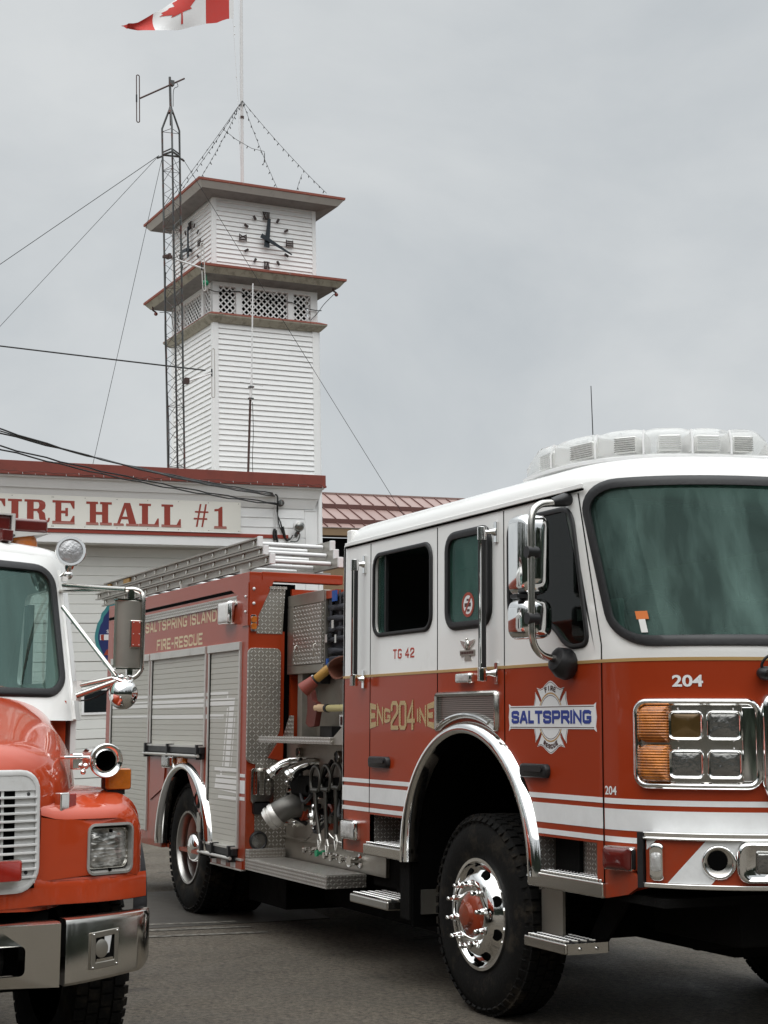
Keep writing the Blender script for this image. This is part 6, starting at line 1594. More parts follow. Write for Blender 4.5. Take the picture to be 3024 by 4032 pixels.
# grab post and pennant standing behind the cab, seen through the glass
# =========================================================== FIRE HALL, TOWER, MAST
VA_ = Vector((-0.99882296, -0.04673732, -0.01297399)); VB_ = Vector((-0.05907835, 0.99750078, 0.03875496)); VU_ = Vector((-0.0037658, -0.02598128, 0.99965534))
H0 = Vector((-14.09714, 5.06238, 5.43964)); T0 = Vector((-16.21557, 4.00667, 5.83162))
def HF(p): return H0+VB_*p[0]+VA_*p[1]+VU_*p[2]       # (along the front, back from it, up)
def TF(p): return T0+VB_*p[0]+VA_*p[1]+VU_*p[2]
def root(name, o, label, cat, group=None):
    e = empty(name, o, label, cat, group); e['_world'] = tuple(o); return e
HALL = root('fire_hall', Vector((H0.x, H0.y-3, 0)), 'white clapboard fire hall with red roof edge and big garage door', 'building')
def siding(mb, x0, x1, z0, z1, ex, a0=0., t=.013, axis='front', sgn=1, top=None):
    """clapboards: each board leans out to a lip at its lower edge"""
    n = int(round((z1-z0)/ex)); h = (z1-z0)/n
    for k in range(n):
        a = z0+k*h; b = a+h
        prof = [(a0-.0, b), (a0-t*.25, b-.001), (a0-t, a+.004), (a0-t, a), (a0-.0, a)]
        if axis == 'front': mb.rings([[(x, p[0], p[1]) for p in prof] for x in (x0, x1)], False, (False, False))
        else: mb.rings([[(-(-p[0])*1.0, x, p[1]) if False else (p[0], x, p[1]) for p in prof] for x in (x0, x1)], False, (False, False))
# facade above the door
mb = MB(HF); siding(mb, -9.0, -.27, -1.11, -.515, .149, a0=.10); W_ = mb.build('wall_siding', 'siding', HALL, smooth=0)
mb = MB(HF); mb.box(-9, -.035, .101, .5, -1.11, -.10); mb.box(-.06, -.035, .02, .5, -5.4, -.2); mb.box(-.065, -.035, .102, 6., -5.4, -.2); mb.box(-9, -.04, .102, 8, -.30, -.12); mb.build('wall', 'siding', HALL)
# flared parapet boards
mb = MB(HF)
for k, (z0, z1) in enumerate(((-.36, -.205), (-.513, -.361))):
    def A2(z): return .095-.16*(z+.515)/.31
    for (xa, xb) in ((-9, -.112+.088*1),):
        mb.rings([[(x+(.088*(z1+.515)/.31-.088 if i and True else 0), A2(z1), z1), (x+(.088*(z0+.515)/.31-.088 if i else 0), A2(z0)-.014, z0+.003), (x+(.088*(z0+.515)/.31-.088 if i else 0), A2(z0)-.014, z0), (x+(.088*(z0+.515)/.31-.088 if i else 0), A2(z0)+.0, z0)] for i, x in enumerate((xa, xb))], False, (False, False))
mb.build('wall_siding', 'siding', HALL, smooth=0)
mb = MB(HF); mb.rings([[(x0, .5, z), (x1, .5, z), (x1, a, z), (x0, a, z)] for x0, x1, a, z in ((-.15, -.112, .09, -.515), (-.06, -.022, -.07, -.205))], True, (True, True)); mb.build('corner_trim', 'white_trim', HALL)
mb = MB(HF); mb.box(-9, -.015, -.085, .0, -.222, -.196); mb.build('fascia_trim', 'white_trim', HALL)
mb = MB(HF); mb.box(-9.0, .012, -.10, .6, -.165, .0); mb.box(-9, .016, -.118, .6, -.196, -.165); FA = mb.build('roof_fascia', 'red_trim', HALL, bev=.004)
mb = MB(HF); mb.box(-9, 0, .5, 8, -.06, -.02); mb.build('flat_roof', 'steel', HALL)
mb = MB(HF); mb.box(-4.42, -4.20, .05, .4, 0, .028); mb.box(-4.52, -4.12, .05, .4, 0, .012); mb.build('roof_vent', 'dark', HALL)
mb = MB(HF); mb.box(-.27, -.062, .07, .10, -1.4, -.533); mb.box(-.275, -.055, .06, .10, -.545, -.533); mb.box(-.27, -.062, .07, .10, -5.4, -1.4); mb.build('corner_board', 'white_trim', HALL, bev=.003)
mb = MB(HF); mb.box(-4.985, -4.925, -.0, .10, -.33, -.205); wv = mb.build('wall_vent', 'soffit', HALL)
mb = MB(HF); mb.box(-4.972, -4.937, -.004, 0, -.315, -.22); mb.build('vent_mesh', 'steel', wv)
mb = MB(HF); mb.box(-9, -.565, .065, .10, -.983, -.927); mb.build('red_band', 'sign_red', HALL, bev=.003)
mb = MB(HF); mb.box(-9, -.27, .08, .101, -1.112, -.983); mb.box(-9, -.27, .08, .40, -1.118, -1.112); mb.build('lintel', 'white_trim', HALL)
# garage door, set back
DA = .40
DOOR = None
mb = MB(HF)
z = -1.118-.03; n = 0; ws_, we_ = -6.2, -1.55
prof = []
zs = [-1.148-k*.1385 for k in range(31)]
mb.rings([[p for zt in zs for p in ((x, DA+.012, zt), (x, DA, zt-.006), (x, DA, zt-.130), (x, DA+.012, zt-.136))] for x in (ws_, we_)], False, (False, False))
mb.box(ws_, we_, DA+.02, DA+.04, -5.4, -1.1)
DOOR = mb.build('garage_door', 'door_panel', HALL, smooth=0)
mb = MB(HF)
for k in (4, 8, 12, 16, 20, 24): mb.box(ws_, we_, DA-.001, DA+.003, zs[k]-.002, zs[k]+.004)
mb.build('panel_joint', 'steel', DOOR)
for x in (-5.45, -4.35, -3.70, -2.6):
    mb = MB(HF); mb.box(x-.03, x+.57, DA-.018, DA+.005, -3.575, -3.195); wf = mb.build('door_window', 'white_trim', DOOR, bev=.004)
    mb = MB(HF); mb.box(x+.005, x+.535, DA-.020, DA-.0185, -3.538, -3.225); mb.build('window_pane', 'side_glass_flat' if 'side_glass_flat' in MATS else mat('side_glass_flat', (.015, .018, .02), .08, var=.3, coat=.5), wf)
mb = MB(HF); mb.box(we_, -.27, DA-.3, DA+.1, -5.4, -1.118); mb.box(we_-.002, we_+.14, DA-.31, DA+.05, -5.4, -1.118); mb.build('door_frame', 'white_trim', HALL)
mb = MB(HF); mb.box(-9, -6.2, .1, DA+.1, -5.4, -1.118); mb.build('wall', 'siding', HALL)
# painted crest on the door
lg = [(0, 0), (.02, .10), (.045, .20), (.09, .26), (.10, .34), (.16, .40), (.20, .47), (.28, .53), (.36, .55), (.44, .53), (.52, .47), (.56, .40), (.62, .34), (.63, .26), (.68, .2), (.70, .1), (.72, 0), (.70, -.12), (.66, -.22), (.62, -.30), (.60, -.38), (.54, -.44), (.36, -.52), (.18, -.44), (.12, -.38), (.10, -.30), (.06, -.22), (.02, -.12)]
lg = roundpoly([(a, b, .05) for a, b in lg], .05, 3)
mb = MB(HF); mb.plate([(-3.54+a, -2.45+b) for a, b in lg], [], lambda u, v, w: (u, DA-w, v), .004); CR = mb.build('door_crest', 'teal', DOOR)
mb = MB(HF); mb.plate([(-3.54+.36+(a-.36)*.86, -2.45+b*.86) for a, b in lg], [], lambda u, v, w: (u, DA-w, v), .007); mb.build('crest_field', 'navy', CR)
mb = MB(HF); mb.plate([(-3.46, -2.50), (-3.0, -2.50), (-3.0, -2.42), (-3.46, -2.42)], [], lambda u, v, w: (u, DA-w, v), .009); mb.build('crest_panel', 'stripe_white', CR)
mb = MB(HF); mb.plate([(-3.445, -2.495), (-3.40, -2.51), (-3.40, -2.42), (-3.45, -2.425)], [], lambda u, v, w: (u, DA-w, v), .0095); mb.plate([(-3.40, -2.72), (-3.2, -2.72), (-3.2, -2.62), (-3.36, -2.64)], [], lambda u, v, w: (u, DA-w, v), .0095); mb.build('crest_mark', 'brick_sticker', CR)
mb = MB(HF); fonttext(mb, 'SALTSPRING', lambda u, v, w: (-3.36+u, DA-.008-w, -2.40+v), .05, .46, off=.01, centre=False); mb.build('lettering', 'stripe_white', CR)
# ---- the sign board
SIGN = root('hall_sign', HF((-3.2, .07, -.92)), 'long cream name board reading FIRE HALL #1 above the garage door', 'sign')
mb = MB(HF); mb.box(-6.3, -1.365, .055, .085, -.918, -.452); mb.build('sign_panel', 'sign_board', SIGN)
mb = MB(HF); mb.box(-6.3, -1.365, .05, .056, -.925, -.9185); mb.build('sign_edge', 'white_trim', SIGN)
mb = MB(HF)
for x in (-4.86, -4.285, -4.265, -3.80, -3.32, -2.85, -2.37, -1.89, -1.40):
    for z in (-.478, -.895): mb.lathe(HF((x, .056, z))-HF((0, 0, 0))+Vector((0, 0, 0)), (0, 0, 1), [(0, 0)], 3) if False else mb.box(x-.006, x+.006, .052, .056, z-.006, z+.006)
mb.build('sign_screw', 'steel', SIGN)
def SPf(u, v, w): return (u, .0545-w, v)
def slab(mb, ch, x, w, z0, z1, s=.34, fade=False):
    """bold slab-serif capital built of solid pieces"""
    h = z1-z0; st = w*s*.78 if ch not in 'I' else w*.5; se = h*.10; br = h*.11
    k = [0]
    def R_(a, b, c, d):      # a..b across 0..1, c..d up 0..1
        k[0] += 1; mb.plate([(x+a*w, z0+c*h), (x+b*w, z0+c*h), (x+b*w, z0+d*h), (x+a*w, z0+d*h)], [], SPf, .002+.0002*k[0])
    def Pp(pts): k[0] += 1; mb.plate(ccw([(x+a*w, z0+b*h) for a, b in pts]), [], SPf, .002+.0002*k[0])
    e = se/h; sv = st/w
    if ch == 'I': R_(.25, .75, 0, 1); R_(0, 1, 0, e); R_(0, 1, 1-e, 1); Pp([(.25, e), (.1, e), (.25, e+.05)]); Pp([(.75, e), (.9, e), (.75, e+.05)])
    elif ch == 'H':
        for a in (.14, .62): R_(a, a+.24, 0, 1)
        R_(0, .46, 0, e); R_(.54, 1, 0, e); R_(0, .46, 1-e, 1); R_(.54, 1, 1-e, 1); R_(.3, .7, .44, .56)
    elif ch in 'FE':
        R_(.13, .40, 0, 1); R_(0, .55 if ch == 'F' else .9, 0, e); R_(0, .9, 1-e, 1); R_(.4, .62, .44, .56); R_(.58, .70, .32, .68); Pp([(.82, 1), (1, 1), (1, .66), (.93, .66), (.80, .90)])
        if ch == 'E': Pp([(.82, 0), (1, 0), (1, .34), (.93, .34), (.80, .10)])
    elif ch == 'L': R_(.14, .45, 0, 1); R_(0, .6, 1-e, 1); R_(0, .9, 0, e); Pp([(.8, 0), (1, 0), (1, .36), (.93, .36), (.78, .10)])
    elif ch == 'A':
        Pp([(.42, 1), (.66, 1), (.92, .05), (.62, .05)]); Pp([(.42, 1), (.54, 1), (.24, .05), (.12, .05)]); R_(0, .38, 0, e*.9); R_(.50, 1, 0, e*.9); R_(.25, .7, .28, .39)
    elif ch == 'R':
        R_(.10, .36, 0, 1); R_(0, .48, 0, e); R_(0, .6, 1-e, 1)
        ou = [(.5, 1), (.68, .98), (.80, .90), (.83, .76), (.80, .62), (.68, .53), (.5, .51)]; inn = [(.5, .60), (.56, .64), (.58, .75), (.56, .87), (.5, .90)]
        for i in range(4): pass
        Pp([(.36, 1), (.5, 1), (.68, .98), (.80, .90), (.83, .76), (.58, .76), (.56, .87), (.5, .90), (.36, .90)]); Pp([(.83, .76), (.80, .62), (.68, .53), (.5, .50), (.36, .50), (.36, .60), (.5, .60), (.56, .64), (.58, .76)])
        Pp([(.5, .54), (.68, .53), (.80, .42), (.83, .2), (.86, .10), (.92, .12), (.94, .22), (1.0, .22), (.98, .08), (.90, 0), (.76, 0), (.62, .06), (.58, .2), (.56, .38), (.5, .47)])
    elif ch == '1': Pp([(.34, .1), (.66, .1), (.66, 1), (.55, 1), (.34, .90), (.05, .88), (.05, .78), (.34, .80)]); R_(.04, .96, 0, .10)
    elif ch == '#':
        Pp([(.12, 0), (.24, 0), (.52, 1), (.40, 1)]); Pp([(.50, 0), (.62, 0), (.90, 1), (.78, 1)]); R_(.06, 1.0, .62, .69); R_(-.02, .92, .32, .39)
for ch, x0, x1, z0, z1 in (('F', -5.245, -4.955, -.843, -.527), ('I', -4.918, -4.718, -.843, -.527), ('R', -4.682, -4.315, -.852, -.525), ('E', -4.278, -3.955, -.853, -.524), ('H', -3.782, -3.400, -.856, -.524), ('A', -3.368, -2.992, -.858, -.524), ('L', -2.982, -2.678, -.858, -.525), ('L', -2.636, -2.332, -.858, -.525), ('#', -2.122, -1.893, -.845, -.500), ('1', -1.805, -1.592, -.858, -.530)):
    mb = MB(HF); slab(mb, ch, x0, x1-x0, z0, z1); mb.build('letter', 'sign_red', SIGN)
# worn pale feet of the letters
mb = MB(HF)
for x0, x1 in ((-4.918, -4.718), (-4.682, -4.48), (-4.278, -3.955), (-3.782, -3.60), (-3.57, -3.40), (-3.37, -3.22), (-3.18, -2.992), (-2.982, -2.678), (-2.636, -2.332), (-1.80, -1.60)):
    mb.box(x0-.002, x1+.002, .0500, .0507, -.8625, -.832)
mb.each('letter_wear', 'sign_red_faded', SIGN)
# conduit junctions, lamp and service wires on the wall
for z, lab in ((-.281, 'upper round grey meter box on the white siding near the corner'), (-.438, 'lower round grey meter box on the white siding where cables end')):
    j = MB(); c = HF((-.702, .02, z)); j.lathe(c+Vector((-.10, 0, 0)), (1, .02, .01), [(0, .055), (.07, .055), (.085, .048), (.10, .05), (.112, .035), (.115, .001)], 20); o = j.build('service_box', 'galv', None, smooth=50); tagged(o, lab, 'junction box')
    j = MB(); j.obox(c+Vector((.017, 0, 0)), (0, 1, 0), (1, 0, 0), (0, 0, 1), .008, .004, .035); j.build('box_latch', 'dull_chrome', o)
lc = HF((-.442, -.06, -.82))
WLP = root('wall_lamp', lc, 'grey caged floodlight bracketed to the white corner siding', 'lamp')
mb = MB(); mb.lathe(lc+Vector((-.05, 0, .03)), (.75, .1, -.35), [(-.04, .03), (-.02, .075), (.04, .088), (.06, .085)], 20); mb.build('lamp_housing', 'white_rod', WLP, smooth=50)
mb = MB(); mb.lathe(lc+Vector((-.05, 0, .03)), (.75, .1, -.35), [(.058, .082), (.09, .06), (.105, .03), (.107, .001)], 20); mb.build('lamp_glass', 'lamp_glass', WLP, smooth=60)
mb = MB(); mb.tube(catmull([HF((-.42, .05, -.90)), HF((-.43, -.06, -.93)), HF((-.46, -.03, -1.03)), HF((-.54, .05, -1.03))], 5), .009, 6); mb.box(-100, -100, 0, 0, 0, 0) if False else None; mb.tube([lc+Vector((-.02, 0, -.05)), HF((-.43, .08, -.93))], .03, 10); mb.build('lamp_arm', 'galv', WLP)
fl = HF((-1.69, -.03, -.228))
mb = MB(); mb.obox(fl, (.05, .9, .3), (.9, -.05, -.2), (.1, -.3, .9), .035, .03, .016); FLm = mb.build('eave_light', 'black_plastic', None, bev=.004); tagged(FLm, 'tiny black light clipped under the red roof edge', 'lamp')
# string of unlit icicle lights clipped along the fascia
SL = root('fascia_light_string', HF((-3, -.12, -.19)), 'unlit string of tiny lights clipped along the red roof edge', 'string lights')
mb = MB(HF); rw = random.Random(5); pts = []
for k in range(60): x = -5.3+5.25*k/59; pts.append((x, -.124, -.160+rw.uniform(-.014, .014)))
mb.rings([[(p[0], p[1], p[2]-.003), (p[0], p[1]-.004, p[2]), (p[0], p[1], p[2]+.003)] for p in pts], True, (True, True)); mb.build('light_wire', 'rusty', SL)
bulb0 = None
for k in range(26):
    x = -5.2+5.1*k/25+rw.uniform(-.05, .05)
    if bulb0 is None:
        mb = MB(); b_ = HF((x, -.128, -.165)); mb.tube([b_, b_+Vector((.0, .004, -.03))], [.004, .0025], 5); bulb0 = mb.build('bulb', 'white_rod', SL); bx0 = x
    else:
        d = HF((x, 0, 0))-HF((bx0, 0, 0)); dup(bulb0, SL, d+Vector((0, 0, rw.uniform(-.02, .02))))

# =========================================================== CLOCK TOWER
TOW = root('clock_tower', Vector((T0.x-1, T0.y+1, 0)), 'square white clapboard clock tower with red edged overhanging roofs', 'tower')
def faceP(side_):   # front face and left face frames -> (u along, w out, v up) in tower coords
    return (lambda u, w, v: (u, -w, v)) if side_ == 'front' else (lambda u, w, v: (-w, u, v))
def box4(mb, o, z0, z1, W=1.98, D=2.0): mb.box(-o, W+o, -o, D+o, z0, z1)
def clap(mb, b0, b1, z0, z1, ex, inset, W=1.98, t=.012):
    n = int(round((z1-z0)/ex)); h = (z1-z0)/n
    for k in range(n):
        a = z0+k*h; b = a+h; q = []
        for (dz, o) in ((b, -inset), (a+.009, -inset+t), (a+.007, -inset+t), (a+.004, -inset-.006), (a, -inset-.006)):
            q.append([(-o, -o, dz), (W+o, -o, dz), (W+o, W+o, dz), (-o, W+o, dz)])
        mb.rings(q, True, (False, False))
mb = MB(TF); clap(mb, 0, 0, -.9, 2.46, .0915, .024, t=.018); box4(mb, -.03, -5.8, 2.47); mb.build('lower_wall', 'siding', TOW, smooth=0)
mb = MB(TF); 
for (x0, x1, y0, y1) in ((-.002, .10, -.002, .10), (1.865, 1.982, -.002, .10), (-.002, .10, 1.88, 1.982), (1.88, 1.982, 1.88, 1.982)):
    mb.box(x0, x1, y0, y1, -5.8, 2.47)
mb.each('corner_board', 'white_trim', TOW, bev=.004)
mb = MB(TF); mb.box(1.982, 2.02, .04, 1.9, -5.8, 2.47); mb.build('corner_board', 'white_trim', TOW)
# belt ledge
def ledge(mb, zs): mb.rings([[(-o, -o, z), (1.98+o, -o, z), (1.98+o, 1.98+o, z), (-o, 1.98+o, z)] for o, z in zs], True, (True, True))
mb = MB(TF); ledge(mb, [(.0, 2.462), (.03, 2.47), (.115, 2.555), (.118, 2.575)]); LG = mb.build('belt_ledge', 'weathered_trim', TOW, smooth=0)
mb = MB(TF); ledge(mb, [(.122, 2.576), (.115, 2.59), (.02, 2.635)]); mb.build('ledge_shingle', 'red_shingle', LG, smooth=0)
# lattice storey
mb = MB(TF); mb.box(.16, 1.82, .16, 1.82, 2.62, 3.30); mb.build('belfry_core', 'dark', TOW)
mb = MB(TF)
for a in ((.0, .115), (.43, .535), (1.40, 1.51), (1.835, 1.965)):
    for w0, w1 in ((.0, .10),):
        mb.box(a[0], a[1], w0, w1, 2.63, 3.20); mb.box(w0, w1, max(a[0], .002), min(a[1], 1.962), 2.629, 3.199); mb.box(a[0]+.001, a[1]-.001, 1.87, 1.97, 2.63, 3.2); mb.box(1.868, 1.968, a[0]+.001, a[1]-.001, 2.631, 3.198)
mb.box(0, 1.965, .002, .102, 3.10, 3.40); mb.box(.002, .102, .1, 1.965, 3.101, 3.399); mb.box(0, 1.96, 1.872, 1.966, 3.1, 3.4); mb.box(1.87, 1.963, .1, 1.9, 3.1, 3.4)
mb.build('belfry_frame', 'white_trim', TOW, bev=.003)
for s_ in ('front', 'left'):
    P_ = faceP(s_)
    for (x0, x1) in ((.115, .43), (.535, 1.40), (1.51, 1.835)):
        mb = MB(TF); z0, z1 = 2.635, 3.10; pitch = .112; w = .012
        k = -12
        for dr in (1, -1):
            i = 0; c = (x0-z1 if dr == 1 else x0+z0)
            lim = (x1-z0 if dr == 1 else x1+z1)
            while c < lim:
                pts = []
                if dr == 1: poly = [(x0-1+0, x0-1-c), (x1+1, x1+1-c)]
                else: poly = [(x0-1, c-(x0-1)), (x1+1, c-(x1+1))]
                (ax, az), (bx, bz) = poly; n_ = Vector((-(bz-az), bx-ax)).normalized()*w
                q = [(ax+n_.x, az+n_.y), (bx+n_.x, bz+n_.y), (bx-n_.x, bz-n_.y), (ax-n_.x, az-n_.y)]
                q = clip(clip(clip(clip(q, 0, x0, True), 0, x1, False), 1, z0, True), 1, z1, False)
                if len(q) > 2:
                    w0 = -.045 if dr == 1 else -.053
                    mb.plate(q, [], lambda u, v, w_: P_(u, w0+w_, v), .008)
                c += pitch
        mb.build('lattice_panel', 'white_trim', TOW)
# lower roof
def hiproof(zt, nm, mt, lo=.38, W=1.95, weather=True):
    m_ = MB(TF)
    e = lambda o, z: [(-o, -o, z), (W+o, -o, z), (W+o, W+o, z), (-o, W+o, z)]
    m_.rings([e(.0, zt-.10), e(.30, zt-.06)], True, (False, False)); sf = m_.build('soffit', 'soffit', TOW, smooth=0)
    m_ = MB(TF); m_.rings([e(.30, zt-.062), e(.375, zt+.028), e(.378, zt+.034)], True, (False, False)); m_.build('roof_fascia', mt, TOW, smooth=0)
    m_ = MB(TF); m_.rings([e(.378, zt+.034), e(.398, zt+.040), e(.400, zt+.078), e(.34, zt+.092), e(.0, zt+.17), e(-.4, zt+.25), e(-.97, zt+.30)], True, (True, True)); return m_.build('roof', 'red_shingle', TOW, smooth=0)
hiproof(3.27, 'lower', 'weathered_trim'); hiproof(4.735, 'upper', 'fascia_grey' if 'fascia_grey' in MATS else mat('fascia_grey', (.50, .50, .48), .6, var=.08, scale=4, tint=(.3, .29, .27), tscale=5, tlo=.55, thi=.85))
mb = MB(TF); mb.box(-.003, 1.953, -.003, 1.953, 3.33, 3.35)
clap(mb, 0, 0, 3.36, 4.655, .0785, .022, W=1.955, t=.017); mb.box(.03, 1.92, .03, 1.92, 3.3, 4.7); mb.build('upper_wall', 'siding', TOW, smooth=0)
mb = MB(TF)
for (x0, x1, y0, y1) in ((.002, .075, .002, .075), (1.885, 1.957, .002, .075), (.002, .075, 1.88, 1.957), (1.88, 1.957, 1.88, 1.957)): mb.box(x0, x1, y0, y1, 3.35, 4.66)
mb.each('corner_board', 'white_trim', TOW, bev=.003)
mb = MB(TF); mb.box(.02, 1.94, -.004, 0, 4.62, 4.66); mb.build('frieze', 'white_trim', TOW)
# clocks
def clock(s_, hr, mn, cx, cz, R=.44):
    P_ = faceP(s_)
    C_ = empty('clock_group', (0, 0, 0), None, None) if False else None
    m_ = MB(TF); sx = 1 if s_ == 'front' else -1
    def put(pts, d=.02, w=.014): m_.plate(ccw(pts), [], lambda u, v, w_: P_(cx+sx*u, d+w_, cz+v), w)
    for k in range(12):
        if k % 3 == 0: continue
        a = pi/2-k*pi/6; c, s = cos(a), sin(a); r0, r1, hw = R-.045, R+.035, .020
        put([(c*r0-s*hw, s*r0+c*hw), (c*r1-s*hw, s*r1+c*hw), (c*r1+s*hw, s*r1-c*hw), (c*r0+s*hw, s*r0-c*hw)])
    mk = m_.each('hour_mark', 'clock_black', TOW)
    m_ = MB(TF)
    def num(ch, a, flip):
        # draw at radius R, rotated so the foot of the figure points to the centre except as the photo shows
        c0 = (R*cos(a), R*sin(a)); rot = a-pi/2
        def tr(u, v): return (c0[0]+u*cos(rot)-v*sin(rot), c0[1]+u*sin(rot)+v*cos(rot))
        def bar(u0, v0, u1, v1, hw): 
            d = Vector((u1-u0, v1-v0)).normalized(); n_ = Vector((-d.y, d.x))*hw
            bar.k += .0012; put([tr(u0+n_.x, v0+n_.y), tr(u1+n_.x, v1+n_.y), tr(u1-n_.x, v1-n_.y), tr(u0-n_.x, v0-n_.y)], .018, .012+bar.k)
        bar.k = 0
        W = {'XII': .07, 'III': .06, 'VI': .055, 'IX': .06}[ch]; h = .062
        bar(-W, h, W, h, .006); bar(-W, -h, W, -h, .006)
        if ch == 'III':
            for u in (-.038, 0, .038): bar(u, -h, u, h, .010)
        if ch == 'XII':
            bar(-.055, h, -.005, -h, .012); bar(-.055, -h, -.005, h, .007); bar(.018, -h, .018, h, .009); bar(.05, -h, .05, h, .009)
        if ch == 'VI':
            bar(-.045, h, -.015, -h, .012); bar(.012, h, -.015, -h, .007); bar(.035, -h, .035, h, .010)
        if ch == 'IX':
            bar(-.035, -h, -.035, h, .010); bar(-.01, h, .045, -h, .012); bar(-.01, -h, .045, h, .007)
    num('XII', pi/2, 0); num('III', 0, 0); num('VI', -pi/2, 0); num('IX', pi, 0)
    m_.build('numeral', 'clock_black', mk)
    def hand(a, L_, w0, w1, tail, d, nm):
        n_ = MB(TF); c, s = cos(a), sin(a); f = lambda r, t: (cx+sx*(c*r-s*t), cz+s*r+c*t)
        q = [f(-tail, -w0*1.2), f(-tail, w0*1.2), f(0, w0), f(L_, w1), f(L_, -w1), f(0, -w0)]
        n_.plate(q, [], lambda u, v, w_: P_(u, d+w_, v), .014); return n_.build(nm, 'hand_black' if 'hand_black' in MATS else mat('hand_black', (.008, .014, .022), .5), TOW)
    if s_ == 'front': hand(radians(84), .385, .042, .026, .13, .055, 'hour_hand'); hand(radians(-25.5), .50, .034, .010, .14, .08, 'minute_hand')
    else: hand(radians(90), .42, .035, .022, .13, .055, 'minute_hand'); hand(radians(172), .30, .035, .022, .12, .08, 'hour_hand')
    n_ = MB(TF); n_.box(0, 0, 0, 0, 0, 0); n_ = MB(TF)
    n_.rings([[P_(cx+.03*cos(t), d, cz+.03*sin(t)) for t in [2*pi*j/16 for j in range(16)]] for d in (0, .1)], True, (True, True)); n_.build('clock_hub', 'hand_black', TOW)
clock('front', 0, 0, .992, 3.985); clock('left', 0, 0, .985, 3.985)
mb = MB(TF); mb.rings([[(.28+.0*k, .0, 0)]*3 for k in range(2)]) if False else None
gb = TF((-.22, -.22, 3.05)); 
mb = MB(); mb.sphere(gb, .06, 14, 10, (1, 1, .95)); mb.tube([gb+Vector((0, 0, .05)), gb+Vector((0, 0, .14))], .02, 8); GB = mb.build('green_globe', 'green_bulb', None, smooth=80); tagged(GB, 'green glass globe hanging under the lower tower roof corner', 'lamp')
for p, lab in (((2.22, -.24, 3.10), 'small red lamp under the right tower roof corner'), ((-.25, 2.1, 3.10), 'small red lamp under the left rear tower roof corner')):
    q = TF(p); mb = MB(); mb.sphere(q, .035, 10, 8); o = mb.build('red_lamp', 'red_bulb', None, smooth=80); tagged(o, lab, 'lamp'); mb = MB(); mb.tube([q+Vector((0, 0, .03)), q+Vector((.0, -.06, .06)), q+Vector((0, -.06, .14))], .016, 6); mb.build('lamp_arm', 'rusty', o)
mb = MB(); q = TF((1.10, -.1, 3.06)); mb.tube([q+Vector((0, .035*cos(t), .035*sin(t))) for t in [2*pi*k/16 for k in range(17)]], .006, 6, False); o = mb.build('pull_ring', 'white_rod', None); tagged(o, 'small white ring hanging above the tower lattice', 'ring')
mb = MB(); mb.tube(catmull([TF((-.1, -.06, 3.0)), TF((.08, -.03, 2.98)), TF((.48, -.02, 3.03)), TF((.62, -.02, 2.97)), TF((1.2, -.02, 2.93)), TF((1.45, -.02, 2.94)), TF((1.62, -.03, 2.88)), TF((1.9, -.03, 2.84)), TF((2.02, -.05, 2.84))], 4), .008, 5); mb.tube(catmull([TF((1.82, -.03, 2.66)), TF((1.95, -.05, 2.8)), TF((2.05, -.1, 2.95)), TF((2.2, -.2, 3.12))], 5), .006, 5); mb.tube(catmull([TF((-.25, 1.9, 3.08)), TF((-.28, 1.3, 2.9)), TF((-.25, 1.2, 2.6))], 5), .006, 5); o = mb.build('tower_cable', 'cable', None); tagged(o, 'thin black cable draped across the tower lattice panels', 'cable')
# ---- flagpole, halyard and flag
pb = TF((.985, 1., 5.02)); pt = TF((1.0, 1., 9.6))
FPX = root('flagpole', pb, 'tall thin white flagpole standing on the clock tower roof', 'flagpole')
mb = MB(); mb.tube([pb, pb.lerp(pt, .5), pt], [.031, .027, .022], 14); mb.build('pole', 'pole_white', FPX, smooth=60)
mb = MB(); mb.tube([pb-Vector((0, 0, .05)), pb+Vector((0, 0, .03))], .05, 12); mb.tube([pb.lerp(pt, .335), pb.lerp(pt, .345)], .038, 12); mb.build('pole_collar', 'rusty', FPX)
mb = MB(); a = TF((.955, .97, 5.3)); mb.tube([a, TF((.93, .96, 9.5))], .0035, 5); mb.tube([a, TF((.89, .95, 7.0)), TF((.80, .94, 8.39))], .0035, 5); 
for z in (7.3, 8.1, 8.25): q = TF((.865-.03*(z-7.2), .945, z)); mb.sphere(q, .012, 6, 5)
HY = mb.build('halyard', 'white_rod', None); tagged(HY, 'two thin halyard lines hanging beside the white flagpole', 'rope')
FG = root('flag', TF((.82, .94, 8.6)), 'red and white Canadian flag with a maple leaf blowing left from the pole', 'flag')
